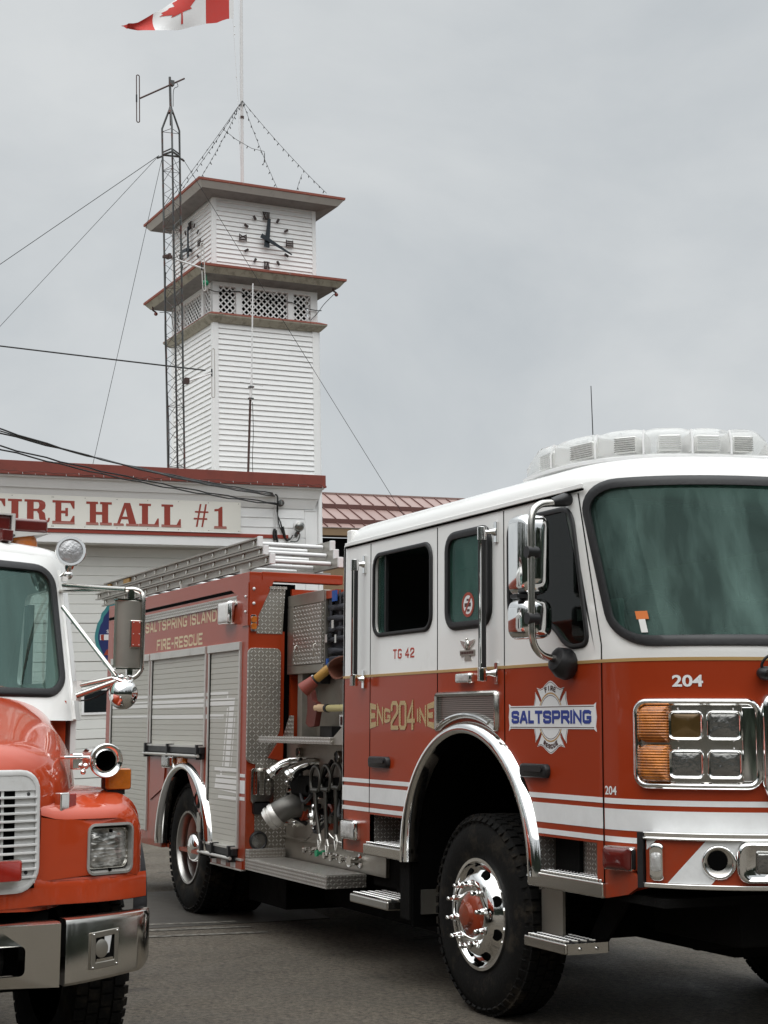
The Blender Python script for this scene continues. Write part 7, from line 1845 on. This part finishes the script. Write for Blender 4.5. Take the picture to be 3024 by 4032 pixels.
# cloth surface: u 0 at hoist .. 1 at fly, v 0 bottom .. 1 top ; in tower (b, a, u) space
fh, fl_ = .95, 1.90
ub = [(0, 0), (.075, -.04), (.137, -.126), (.26, -.19), (.386, -.303), (.53, -.444), (.754, -.524), (.90, -.549), (1., -.519)]
def lerp1(T, x):
    for (a, b), (c, d) in zip(T, T[1:]):
        if x <= c: t = (x-a)/(c-a+1e-9); return b+(d-b)*t
    return T[-1][1]
XL = 1.97
def cloth(u, v):
    zb = 8.39+lerp1(ub, u); top = 8.39+lerp1([(0, .95), (.25, .80), (.42, .40), (.556, .13), (.653, -.04), (.754, -.176), (.915, -.427), (1., -.495)], u)
    z = zb+(top-zb)*v; x = .79-XL*u-.02*sin(v*3)*u
    y = .94+.10*sin(u*8+v*2)*u+.03*sin(u*13-v*4)*u
    return (x, y, z)
def fshape(mb, poly, off, step=.05):
    # triangulated polygon in (u,v) refined on a grid by clipping to cells
    us = [min(p[0] for p in poly), max(p[0] for p in poly)]; vs = [min(p[1] for p in poly), max(p[1] for p in poly)]
    tri = tessellate_polygon([[Vector((p[0], p[1], 0)) for p in poly]])
    for t in tri:
        T_ = clip(ccw([poly[k] for k in t]), 1, .999, False)
        if len(T_) < 3: continue
        u = math.floor(min(p[0] for p in T_)/step)*step
        while u < max(p[0] for p in T_):
            v = math.floor(min(p[1] for p in T_)/(step*2))*(step*2)
            c1 = clip(clip(T_, 0, u, True), 0, u+step, False)
            while v < max(p[1] for p in T_) and len(c1) > 2:
                c = clip(clip(c1, 1, v, True), 1, v+step*2, False)
                if len(c) > 2: mb.face(mb.pts([(lambda q: (q[0], q[1]+off, q[2]))(cloth(*p)) for p in c]))
                v += step*2
            u += step
mb = MB(TF); fshape(mb, [(.03, 0), (.255, 0), (.255, 1), (.03, 1)], 0); mb.build('flag_band', 'flag_red', FG, smooth=70, weld=1e-4); mb = MB(TF); fshape(mb, [(.75, 0), (1., 0), (1., 1), (.75, 1)], 0); mb.build('flag_band', 'flag_red', FG, smooth=70, weld=1e-4)
mb = MB(TF); fshape(mb, [(.255, 0), (.75, 0), (.75, 1), (.255, 1)], 0); mb.build('flag_field', 'flag_white', FG, smooth=70, weld=1e-4)
mb = MB(TF); fshape(mb, [(-.015, 0), (.03, 0), (.03, 1), (-.015, 1)], 0); mb.build('flag_hoist', 'flag_white', FG, smooth=70)
leaf = [(0, -.5), (.012, -.5), (.008, -.22), (.125, -.245), (.105, -.19), (.245, -.02), (.205, .0), (.225, .09), (.155, .075), (.14, .11), (.08, .05), (.105, .22), (.055, .19), (0, .29)]
lf = [(.500+p[0]*.80, .14+(p[1]+.5)*1.15) for p in leaf]+[(.500-p[0]*.80, .14+(p[1]+.5)*1.15) for p in leaf[::-1][1:-1]]
for o_ in (-.006, .006):
    mb = MB(TF); fshape(mb, lf, o_, .04); mb.build('maple_leaf', 'flag_red', FG, smooth=70, weld=1e-4)
mb = MB(TF); e_ = cloth(1, .5); mb.rings([[(e_[0]+.01-.02*k, e_[1], e_[2]-.03+.0*k+a_*(.09-.02*k)) for a_ in (-.5, .5)]+[(e_[0]+.01-.02*k, e_[1]+.02, e_[2]-.03)] for k in range(6)], True, (True, True)); mb.build('frayed_end', 'flag_red', FG)
# ---- bulb strings from the pole to the roof corners
apex = TF((.99, .98, 6.89))
ends = [((-.33, -.33, 4.83), 'left front'), ((-.30, 2.1, 4.83), 'left rear'), ((1.05, -.36, 4.83), 'front middle'), ((2.0, -.36, 4.86), 'right front'), ((-.35, .9, 4.83), 'left edge'),]
labs = ['string of small dark bulbs running down to the near left roof corner', 'string of small bulbs running down behind the lattice mast', 'string of small bulbs dropping to the middle of the front roof edge', 'string of small bulbs running down to the right front roof corner', 'string of small bulbs running down to the left roof edge']
bproto = None
def bulbstring(pts, lab, nb, name='light_string'):
    global bproto
    r_ = root(name, pts[0], lab, 'string lights', 'bulb strings hung from the flagpole')
    m_ = MB(); m_.tube(pts, .0042, 5); m_.build('light_wire', 'cable', r_)
    rw = random.Random(len(lab)+nb)
    L_ = len(pts)-1
    for k in range(nb):
        t = (k+.5)/nb*L_; i = int(t); p = pts[i].lerp(pts[min(i+1, L_)], t-i)
        m_ = MB(); d = Vector((rw.uniform(-.5, .5), rw.uniform(-1, 1), -1.2)).normalized(); m_.tube([p, p+d*.012, p+d*.038, p+d*.05], [.006, .0085, .0085, .002], 6); m_.build('bulb', 'cable', r_)
for (e_, _), lab in zip(ends, labs): bulbstring(sag(apex, TF(e_), .10 if e_[0] > 2 else .05, 14), lab, 17 if e_[0] > 1.5 or e_[0] < 0 else 13)
bulbstring([TF((.35, .35, 6.02)), TF((.70, .6, 5.98)), TF((1.0, .6, 5.86)), TF((1.25, .6, 5.84))], 'short string of bulbs crossing between the two nearest strings', 6)
bulbstring([TF((1.25, .6, 5.83)), TF((1.12, .3, 5.6)), TF((1.0, .1, 5.38))], 'short slanting string of bulbs right of the flagpole', 5)
bulbstring([TF((1.70, -.0, 5.28)), TF((1.6, -.1, 5.1)), TF((1.5, -.2, 4.9))], 'shortest string of bulbs hanging above the right roof edge', 3)
for o in list(bpy.data.objects):
    if o.name.startswith('light_string') and 'group' in o and o.get('category') is None: pass

# =========================================================== LATTICE MAST (standing on the hall roof)
MAST = root('lattice_mast', HF((-2.06, .9, 0)), 'tall three legged steel lattice radio mast beside the clock tower', 'mast')
def leg(u, k):
    b0 = ((-2.185, .98), (-2.105, .78), (-1.925, .95))[k]; b1 = ((-2.275, .98), (-2.185, .78), (-1.995, .95))[k]
    t = u/5.25; return HF((b0[0]+(b1[0]-b0[0])*t, b0[1]+(b1[1]-b0[1])*t, u))
ap = HF((-2.165, .9, 6.02))
for k in range(3):
    mb = MB(); mb.tube([leg(-.1, k), leg(5.65, k)]+[leg(5.65, k).lerp(ap, .45)+Vector((0, 0, .0)), ap], [.0165, .0165, .0165, .014], 8); mb.build('leg', 'galv', MAST, smooth=60)
mb = MB(); nb = 27
for k in range(3):
    for i in range(nb):
        u0 = .0+i*5.15/nb; u1 = u0+5.15/nb
        a, b = (k, (k+1) % 3) if i % 2 else ((k+1) % 3, k)
        mb.tube([leg(u0, a), leg(u1, b)], .0042, 5, False)
    for i in range(0, 6): mb.tube([leg(.95*i+.2, k), leg(.95*i+.2, (k+1) % 3)], .0048, 5, False)
    mb.tube([leg(5.60, k), leg(5.60, (k+1) % 3)], .005, 5); 
mb.build('bracing', 'galv', MAST, smooth=60)
mb = MB(); 
for k in range(3): mb.tube([leg(5.22, k), leg(5.22, (k+1) % 3)], .017, 6); c_ = (leg(5.2, 0)+leg(5.2, 1)+leg(5.2, 2))/3; mb.tube([leg(5.26, k), c_+Vector((0, 0, .12))], .012, 6); d_ = (leg(5.2, k)-c_).normalized(); mb.tube([leg(5.2, k), leg(5.2, k)+d_*.09-Vector((0, 0, .03))], .016, 6)
mb.build('guy_collar', 'galv', MAST)
mb = MB(); top_ = HF((-2.18, .9, 6.50)); mb.tube([HF((-2.16, .9, 5.70)), ap], .022, 10); mb.tube([ap-Vector((0, 0, .05)), top_], .020, 12); mb.tube([ap-Vector((0, 0, .12)), ap+Vector((0, 0, .0))], [.05, .02], 8); mb.build('top_tube', 'galv', MAST)
def dipole(name, top, bot, arm0, arm1, lab, dark_mid=True, w=.024):
    r_ = root(name, arm0, lab, 'antenna')
    m_ = MB(); dv = (top-bot); L_ = dv.length; up_ = dv.normalized(); sd = VB_
    pts = []
    for k in range(9): a = pi*k/8; pts.append(top-up_*w+sd*w*cos(a)+up_*w*sin(a))
    for k in range(9): a = pi+pi*k/8; pts.append(bot+up_*w+sd*w*cos(a)+up_*w*sin(a))
    pts.append(pts[0]); m_.tube(pts, .0085, 8); m_.build('loop', 'bar_grey' if 'very top' not in lab else 'rusty', r_, smooth=60)
    m_ = MB(); mid = (top+bot)/2; m_.tube([mid-up_*.06-sd*w, mid+up_*.06-sd*w], .013, 8); m_.build('feed_block', 'black_plastic', r_)
    m_ = MB(); m_.tube([arm0, arm1], .014, 10); m_.build('boom', 'rusty' if name == 'top_antenna' or 'top' in lab else 'white_rod', r_)
    return r_
r_ = dipole('loop_antenna', HF((-2.715, .9, 6.44)), HF((-2.71, .9, 5.66)), HF((-1.93, .9, 6.52)), HF((-2.68, .9, 6.06)), 'folded loop antenna on a dark boom at the very top of the mast')
mb = MB(); mb.obox(HF((-2.15, .9, 6.40)), VB_, VA_, VU_, .035, .04, .04); mb.tube(catmull([HF((-2.08, .88, 6.44)), HF((-2.05, .88, 6.36)), HF((-2.13, .86, 6.28)), HF((-2.14, .86, 6.0))], 5), .006, 5); mb.build('clamp', 'galv', r_)
dipole('loop_antenna', HF((-1.70, .75, 3.78)), HF((-1.665, .75, 3.0)), HF((-2.25, .8, 3.50)), HF((-1.68, .75, 3.36)), 'white folded loop antenna on the mast in front of the left clock face')
dipole('loop_antenna', HF((-1.50, .8, 2.10)), HF((-1.50, .8, 1.31)), HF((-1.93, .85, 1.54)), HF((-1.52, .8, 1.70)), 'white folded loop antenna on the mast beside the lower tower corner')
mb = MB(); mb.obox(HF((-2.26, .8, 3.50)), VB_, VA_, VU_, .07, .04, .02); mb.obox(HF((-2.24, .8, 3.51)), VB_, VA_, VU_, .02, .06, .035); mb.obox(HF((-1.92, .88, 1.56)), VB_, VA_, VU_, .035, .05, .045); mb.build('clamp', 'rusty', MAST)
mb = MB(); P_ = [leg(u, 1)+Vector((.025, -.01+.008*sin(u*3), 0)) for u in [.0+.35*k for k in range(16)]]; mb.tube(P_, .008, 5); P_ = [leg(u, 0)+Vector((.02, .02*sin(u*2.1), 0)) for u in [.0+.3*k for k in range(12)]]; mb.tube(P_, .007, 5); mb.build('feed_cable', 'cable', MAST)
# white fibreglass whip on its own pole
WA = root('vertical_antenna', HF((-.87, .9, 0)), 'slim white vertical whip antenna on a rusty pole before the tower', 'antenna')
mb = MB(); mb.tube([HF((-.76, .9, 3.26)), HF((-.80, .9, 1.62))], [.011, .015], 10); mb.build('whip', 'white_rod', WA, smooth=60)
mb = MB(); mb.tube([HF((-.80, .9, 1.64)), HF((-.82, .9, 1.34))], .022, 12); mb.build('whip_base', 'white_rod', WA)
mb = MB(); mb.tube([HF((-.815, .92, 1.36)), HF((-.87, .92, -.02))], .019, 10); mb.build('mast_pole', 'rusty', WA)
mb = MB(); mb.obox(HF((-.808, .9, 1.55)), VB_, VA_, VU_, .04, .03, .012); mb.obox(HF((-.815, .9, 1.36)), VB_, VA_, VU_, .04, .03, .012); mb.tube([HF((-1.0, .9, 1.62)), HF((-.60, .9, 1.58))], .0025, 4); mb.build('bracket', 'galv', WA)
mb = MB(); mb.tube(catmull([HF((-.79, .89, 1.3)), HF((-.78, .89, .8)), HF((-.80, .89, .4)), HF((-.79, .89, 0))], 5), .005, 5); mb.build('feed_cable', 'cable', WA)
# ---- guy wires and service drops
def wire(name, a, b, s, r, lab, cat='wire', mt='cable', n=20, grp=None, wig=0., lead=None):
    m_ = MB(); P_ = sag(a, b, s, n)
    if wig: P_ = [p+Vector((0, 0, wig*sin(i*2.1))) for i, p in enumerate(P_)]
    if lead: P_ = [P_[0]+(P_[0]-P_[1]).normalized()*lead+Vector((0, 0, lead*.03)), P_[0]+(P_[0]-P_[1]).normalized()*lead*.5] + P_
    m_.tube(P_, r, 6); o = m_.build(name, mt, None, smooth=60); tagged(o, lab, cat, grp); return o
gl_ = leg(5.2, 0)+VB_*-.06; gr_ = leg(5.2, 2)+VB_*.05
def ext(a, b, t): return a+(b-a)*t
wire('guy_wire', gl_, ext(gl_, Vector((-15.85, .31, 8.69)), 5.4), .0, .0052, 'thicker guy wire running left from the mast collar', 'guy wire')
wire('guy_wire', gl_, ext(gl_, Vector((-15.97, .37, 7.73)), 3.6), .0, .0038, 'thin guy wire running lower left from the mast collar', 'guy wire')
wire('guy_wire', leg(5.2, 0), HF((-3.33, 1.4, -.05)), .0, .004, 'thin guy wire dropping steeply to the hall roof', 'guy wire')
wire('guy_wire', gr_, HF((1.75, .4, -.62)), .0, .004, 'guy wire crossing the clock face down to the red metal roof', 'guy wire')
wire('service_cable', ext(HF((-1.62, .82, 1.72)), Vector((-16.01, .39, 7.47)), 7.), HF((-1.62, .82, 1.74)), .12, .012, 'black cable running level into the mast by the lower antenna', 'cable')
CB1 = Vector((-10.195, -.706, 5.031)); CB2 = Vector((-10.214, -.695, 4.875)); e1 = HF((-.84, .0, -.30)); e2 = HF((-.80, .0, -.45))
s1 = ext(e1, CB1, 1.3); s2 = ext(e2, CB2, 1.3)
for k in range(3): wire('service_cable', s1+Vector((.03*k, 0, .045*k)), e1+Vector((0, .01*k, -.02*k)), .10+.02*k, .010 if k != 1 else .008, ['upper bundle cable sagging to the corner of the hall, lowest strand', 'upper bundle cable sagging to the corner of the hall, grey strand', 'upper bundle cable sagging to the corner of the hall, topmost strand'][k], 'cable', mt='cable' if k != 1 else 'galv', wig=.006*(k-1), n=30, lead=22.)
for k in range(2): wire('service_cable', s2+Vector((.03*k, 0, -.03*k)), e2+Vector((0, .01*k, -.02*k)), .10+.015*k, .010, ['lower overhead cable sagging across the red fascia', 'lower overhead cable twisted just beneath its partner'][k], 'cable', wig=.008*(1-2*k), n=30, lead=22.)
def drop(pts, r, lab, mt='cable'):
    m_ = MB(); m_.tube(catmull([HF(p) for p in pts], 6), r, 6); o = m_.build('drop_cable', mt, None, smooth=60); tagged(o, lab, 'cable'); return o
drop([(-.84, .0, -.30), (-.78, -.02, -.36), (-.76, .05, -.6), (-.70, .05, -.75), (-.66, .05, -.92), (-.60, .05, -1.02), (-.56, .04, -.98)], .011, 'thick black cable looping down the hall corner beside the lamp')
drop([(-.80, .0, -.45), (-.77, .0, -.5), (-.75, .05, -.65), (-.72, .05, -.8), (-.62, .05, -.98), (-.55, .05, -1.0), (-.5, .05, -.93)], .008, 'second black cable twisting down beside the floodlight')
drop([(-.84, .0, -.29), (-.81, .03, -.4), (-.80, .06, -.65), (-.80, .06, -.85)], .008, 'pale cable hanging straight down the siding', 'white_rod')
drop([(-.80, .0, -.32), (-.775, .03, -.5), (-.76, .06, -.7), (-.78, .06, -.88)], .007, 'second pale cable hanging down the siding', 'white_rod')
drop([(-.80, .06, -.84), (-.815, .06, -.92), (-.80, .06, -1.02)], .022, 'black taped splice hanging at the foot of the pale cable')
drop([(-.775, .06, -.86), (-.77, .06, -.95), (-.75, .06, -1.04)], .016, 'smaller black taped splice beside the larger one')
drop([(-.665, .05, -.80), (-.65, .05, -.88), (-.63, .05, -.96)], .018, 'black taped splice on the thick looping cable')
# =========================================================== rear building with red metal roof
RB_ = root('rear_building', Vector((-25.5, 11, 0)), 'low building behind with a pink red standing seam metal roof', 'building')
R0 = Vector((-25.058, 9.735, 6.99))
def RF_(p): return R0+VB_*p[0]-VA_*p[1]+VU_*p[2]      # along ridge, toward camera, up
mb = MB(RF_); x0, x1 = -3., 4.0
tiers = [(0, 0, .62, -.335), (.60, -.36, 1.22, -.68), (1.2, -.71, 1.80, -1.02)]
tiers = [(0.02, -.02, .66, -.36), (.68, -.46, 1.34, -.80), (1.36, -.90, 1.60, -1.02)]
mb.box(x0, x1, -.06, .05, -.03, .012)
for i, (a0, z0, a1, z1) in enumerate(tiers): mb.rings([[(x, a0, z0), (x, a1, z1), (x, a1, z1-.01), (x, a0, z0-.02)] for x in (x0, x1)], True, (True, True))
RM = mb.build('roof', 'roof_metal', RB_, smooth=0)
mb = MB(RF_)
for i, (a0, z0, a1, z1) in enumerate(tiers[:3]):
    if i < 2: mb.box(x0, x1, a1-.01, a1+.03, z1-.10, z1+.004)
    k = x0
    while k < x1: mb.rings([[(k-.009, a0, z0), (k+.009, a0, z0), (k+.009, a0, z0+.03), (k-.009, a0, z0+.03)], [(k-.009, a1, z1), (k+.009, a1, z1), (k+.009, a1, z1+.03), (k-.009, a1, z1+.03)]], True, (True, True)); k += .335
mb.build('roof_seam', 'roof_seam', RM)
mb = MB(RF_); mb.box(x0, x1, -3, 1.45, -7.2, -1.25); mb.box(x0, x1, 1.2, 1.58, -1.2, -1.03); mb.build('wall', 'tan_wall', RB_)
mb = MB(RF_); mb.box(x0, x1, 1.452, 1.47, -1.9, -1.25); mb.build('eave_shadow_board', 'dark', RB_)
mb = MB(); c = HF((.35, 3.4, -1.0)); mb.obox(c, VB_, VA_, VU_, .12, .08, .13); o = mb.build('meter_box', 'white_trim', None, bev=.01); tagged(o, 'small white wall box between the hall and the engine cab', 'box')
mb = MB(); mb.obox(c-VU_*.28, VB_, VA_, VU_, .10, .07, .15); mb.build('box_base', 'black_plastic', o)

# =========================================================== GROUND, surroundings, sky, light, camera
def ground():
    m, nt, b = _new('asphalt'); L = nt.links.new
    tc = nt.nodes.new('ShaderNodeTexCoord')
    def noise(s, d=6, r=.6):
        n = nt.nodes.new('ShaderNodeTexNoise'); n.inputs['Scale'].default_value = s; n.inputs['Detail'].default_value = d; n.inputs['Roughness'].default_value = r; L(tc.outputs['Object'], n.inputs['Vector']); return n.outputs['Fac']
    r1 = nt.nodes.new('ShaderNodeValToRGB'); r1.color_ramp.elements[0].position = .40; r1.color_ramp.elements[0].color = (.030, .024, .017, 1); r1.color_ramp.elements[1].position = .63; r1.color_ramp.elements[1].color = (.235, .205, .162, 1)
    L(noise(24, 10, .9), r1.inputs[0])
    r2 = nt.nodes.new('ShaderNodeValToRGB'); r2.color_ramp.elements[0].position = .3; r2.color_ramp.elements[0].color = (.62, .6, .57, 1); r2.color_ramp.elements[1].position = .7; r2.color_ramp.elements[1].color = (1.15, 1.12, 1.08, 1)
    L(noise(.7, 8, .65), r2.inputs[0])
    mx = nt.nodes.new('ShaderNodeMix'); mx.data_type = 'RGBA'; mx.blend_type = 'MULTIPLY'; mx.inputs['Factor'].default_value = 1; L(r1.outputs[0], mx.inputs['A']); L(r2.outputs[0], mx.inputs['B'])
    v = nt.nodes.new('ShaderNodeTexVoronoi'); v.inputs['Scale'].default_value = 85; L(tc.outputs['Object'], v.inputs['Vector'])
    k = _math(nt, 'LESS_THAN', v.outputs['Distance'], .16); k2 = _math(nt, 'MULTIPLY', k, _math(nt, 'GREATER_THAN', noise(31, 2, .5), .56))
    m2 = nt.nodes.new('ShaderNodeMix'); m2.data_type = 'RGBA'; L(_math(nt, 'MULTIPLY', k2, .6), m2.inputs['Factor']); L(mx.outputs['Result'], m2.inputs['A']); m2.inputs['B'].default_value = (.28, .25, .2, 1)
    # cracks and oily stains
    vc = nt.nodes.new('ShaderNodeTexVoronoi'); vc.feature = 'DISTANCE_TO_EDGE'; vc.inputs['Scale'].default_value = .55
    nd = nt.nodes.new('ShaderNodeTexNoise'); nd.inputs['Scale'].default_value = 2.5; nd.inputs['Detail'].default_value = 6; L(tc.outputs['Object'], nd.inputs['Vector'])
    va = nt.nodes.new('ShaderNodeVectorMath'); va.operation = 'MULTIPLY_ADD'; L(nd.outputs['Color'], va.inputs[0]); va.inputs[1].default_value = (.5, .5, .5); L(tc.outputs['Object'], va.inputs[2]); L(va.outputs[0], vc.inputs['Vector'])
    ck = _math(nt, 'MULTIPLY', _math(nt, 'LESS_THAN', vc.outputs['Distance'], .0035), _math(nt, 'GREATER_THAN', noise(.9, 3), .56))
    st_ = nt.nodes.new('ShaderNodeMapRange'); st_.inputs['From Min'].default_value = .60; st_.inputs['From Max'].default_value = .68; L(noise(1.7, 5, .6), st_.inputs['Value'])
    m5 = nt.nodes.new('ShaderNodeMix'); m5.data_type = 'RGBA'; L(_math(nt, 'MAXIMUM', _math(nt, 'MULTIPLY', ck, .75), _math(nt, 'MULTIPLY', st_.outputs['Result'], .5)), m5.inputs['Factor']); L(m2.outputs['Result'], m5.inputs['A']); m5.inputs['B'].default_value = (.022, .019, .016, 1)
    L(m5.outputs['Result'], b.inputs['Base Color'])
    rr = nt.nodes.new('ShaderNodeMapRange'); rr.inputs['From Min'].default_value = .35; rr.inputs['From Max'].default_value = .65; rr.inputs['To Min'].default_value = .62; rr.inputs['To Max'].default_value = .9; L(noise(1.3, 5), rr.inputs['Value']); L(rr.outputs['Result'], b.inputs['Roughness'])
    bp = nt.nodes.new('ShaderNodeBump'); bp.inputs['Strength'].default_value = 1.; bp.inputs['Distance'].default_value = .02; L(noise(70, 6, .8), bp.inputs['Height']); L(bp.outputs[0], b.inputs['Normal'])
ground()
mb = MB(); mb.grid(24, 24, lambda u, v: (-400+800*u, -400+800*v, 0)); g = mb.build('ground', 'asphalt', None, smooth=0); g['kind'] = 'structure'
mat('patch', (.045, .040, .033), .55, var=.4, scale=8, bump=.4, bscale=60); mat('line_paint', (.20, .19, .165), .8, var=.35, scale=14, tint=(.06, .053, .042), tscale=16, tlo=.38, thi=.56)
mb = MB(); mb.plate([(-6.9, -3.2), (-4.2, -2.8), (-4.3, 1.0), (-6.8, 1.4)], [], lambda u, v, w: Vector((u, v, w)), .003); o = mb.build('pavement_patch', 'patch', None); o['kind'] = 'structure'
mb = MB()
for k in range(3): mb.plate([(-4.6+.35*k, -1.4), (-4.52+.35*k, -1.4), (-4.35+.35*k, .2), (-4.43+.35*k, .2)], [], lambda u, v, w: Vector((u, v, .004+w)), .002)
mb.plate([(-2.9, 1.0), (-2.8, 1.0), (-3.4, 2.4), (-3.5, 2.4)], [], lambda u, v, w: Vector((u, v, .004+w)), .002)
o = mb.build('road_marking', 'line_paint', None); o['kind'] = 'structure'
# dark conifers behind the viewer, set near and tall to block low sky light (they stand in the chrome and glass)
def treeline():
    m_ = MB(); rw = random.Random(11)
    def tree(c, H):
        R = H*.21; m_.tube([c, c+Vector((0, 0, H*.5)), c+Vector((0, 0, H*.97))], [H*.018, H*.012, .03], 6, False)
        n = 230
        for i in range(n):
            f = (i+.5)/n; z = H*(.10+.90*f**.9); r = R*(1-f**.9)**.85*rw.uniform(.65, 1.12)+.12; a = i*2.39996+rw.uniform(-.3, .3)
            d = Vector((cos(a), sin(a), 0)); t = Vector((-sin(a), cos(a), 0)); w = (.16+.22*r)*rw.uniform(.7, 1.2); dr = r*rw.uniform(.18, .42)
            p0 = c+Vector((0, 0, z)); p1 = p0+d*r*.55-Vector((0, 0, dr*.35)); p2 = p0+d*r-Vector((0, 0, dr))
            k = m_.pts([p0, p1+t*w-Vector((0, 0, w*.3)), p2+t*w*.25, p2-t*w*.25, p1-t*w-Vector((0, 0, w*.3)), p1+Vector((0, 0, w*.25))])
            m_.face((k[0], k[1], k[5])); m_.face((k[1], k[2], k[5])); m_.face((k[2], k[3], k[5])); m_.face((k[3], k[4], k[5])); m_.face((k[4], k[0], k[5]))
    for k in range(110):
        a = radians(-150+266*k/109)+rw.uniform(-.02, .02); d = rw.uniform(27, 38)
        tree(Vector((7.7+d*cos(a), -4.2+d*sin(a), 0)), rw.uniform(9, 16))
    for k in range(30):
        a = radians(117+45*k/29)+rw.uniform(-.01, .01); d = rw.uniform(92, 110)
        tree(Vector((7.7+d*cos(a), -4.2+d*sin(a), 0)), rw.uniform(6, 9))
    o = m_.build('shade_conifers', 'conifer', None, smooth=0); o['kind'] = 'stuff'; o['label'] = 'unseen dark conifers around the viewer, brought close to block low sky light'
treeline()
for o in bpy.data.objects:
    if '_world' in o: del o['_world']

# world: NISHITA sky seen through a thick overcast layer, clouds from noise on the sky direction
w = bpy.data.worlds.new('World'); SC.world = w; w.use_nodes = True; nt = w.node_tree; L = nt.links.new
bg = nt.nodes['Background']
sky = nt.nodes.new('ShaderNodeTexSky'); sky.sky_type = 'NISHITA'; sky.sun_disc = False; sky.sun_elevation = radians(52); sky.sun_rotation = radians(150); sky.air_density = 1.; sky.dust_density = 4.
tc = nt.nodes.new('ShaderNodeTexCoord'); sp = nt.nodes.new('ShaderNodeSeparateXYZ'); L(tc.outputs['Generated'], sp.inputs[0])
mp = nt.nodes.new('ShaderNodeMapping'); mp.inputs['Scale'].default_value = (1., 1., 1.9); mp.inputs['Rotation'].default_value = (.25, .1, .3); L(tc.outputs['Generated'], mp.inputs['Vector'])
ns = nt.nodes.new('ShaderNodeTexNoise'); ns.inputs['Scale'].default_value = 2.9; ns.inputs['Detail'].default_value = 8; ns.inputs['Roughness'].default_value = .56; ns.inputs['Distortion'].default_value = .4; L(mp.outputs[0], ns.inputs['Vector'])
cr = nt.nodes.new('ShaderNodeValToRGB'); cr.color_ramp.elements[0].position = .30; cr.color_ramp.elements[0].color = (.475, .505, .525, 1); cr.color_ramp.elements[1].position = .68; cr.color_ramp.elements[1].color = (.62, .64, .645, 1)
L(ns.outputs['Fac'], cr.inputs[0])
# CIE overcast: three times brighter overhead than at the horizon
zz = _math(nt, 'MAXIMUM', _math(nt, 'SUBTRACT', sp.outputs['Z'], .46), 0.); lu = _math(nt, 'ADD', 1., _math(nt, 'MULTIPLY', _math(nt, 'POWER', zz, 1.1), 7.0))
sc2 = nt.nodes.new('ShaderNodeVectorMath'); sc2.operation = 'SCALE'; L(cr.outputs[0], sc2.inputs[0]); L(lu, sc2.inputs['Scale'])
s10 = nt.nodes.new('ShaderNodeVectorMath'); s10.operation = 'SCALE'; L(sc2.outputs[0], s10.inputs[0]); s10.inputs['Scale'].default_value = 10.
mx = nt.nodes.new('ShaderNodeMix'); mx.data_type = 'RGBA'; mx.inputs['Factor'].default_value = .94; L(sky.outputs[0], mx.inputs['A']); L(s10.outputs[0], mx.inputs['B'])
L(mx.outputs['Result'], bg.inputs['Color']); bg.inputs['Strength'].default_value = .1
sd = bpy.data.lights.new('sun', 'SUN'); sd.energy = 1.4; sd.angle = radians(80); sd.color = (1., .97, .93); so = bpy.data.objects.new('sun', sd); COL.objects.link(so)
so.rotation_euler = Vector((.50, -.30, 1.0)).to_track_quat('Z', 'Y').to_euler()
# camera
M = Matrix(((0.90276984*0+0.43008968, -0.12243968, -0.89444474), (0.90276984, 0.06428938, 0.42529225), (0.00543065, -0.99039154, 0.13818505)))  # rows: fwd, lat, up in camera (right, down, forward)
cd = bpy.data.cameras.new('camera'); co = bpy.data.objects.new('camera', cd); COL.objects.link(co); SC.camera = co
R3 = Matrix(((M[0][0], -M[0][1], -M[0][2]), (M[1][0], -M[1][1], -M[1][2]), (M[2][0], -M[2][1], -M[2][2])))
co.matrix_world = Matrix.Translation(Vector((7.71578304, -4.23958206, 1.57893483))) @ R3.to_4x4()
cd.sensor_fit = 'HORIZONTAL'; cd.sensor_width = 36.; cd.lens = 36*6056/3024; cd.clip_start = .1; cd.clip_end = 2000
SC.view_settings.view_transform = 'Standard'; SC.view_settings.look = 'None'; SC.view_settings.exposure = .17; SC.view_settings.gamma = 1.
SC.render.resolution_x = 768; SC.render.resolution_y = 1024
SC.cycles.max_bounces = 8; SC.cycles.transparent_max_bounces = 16; SC.cycles.use_denoising = True
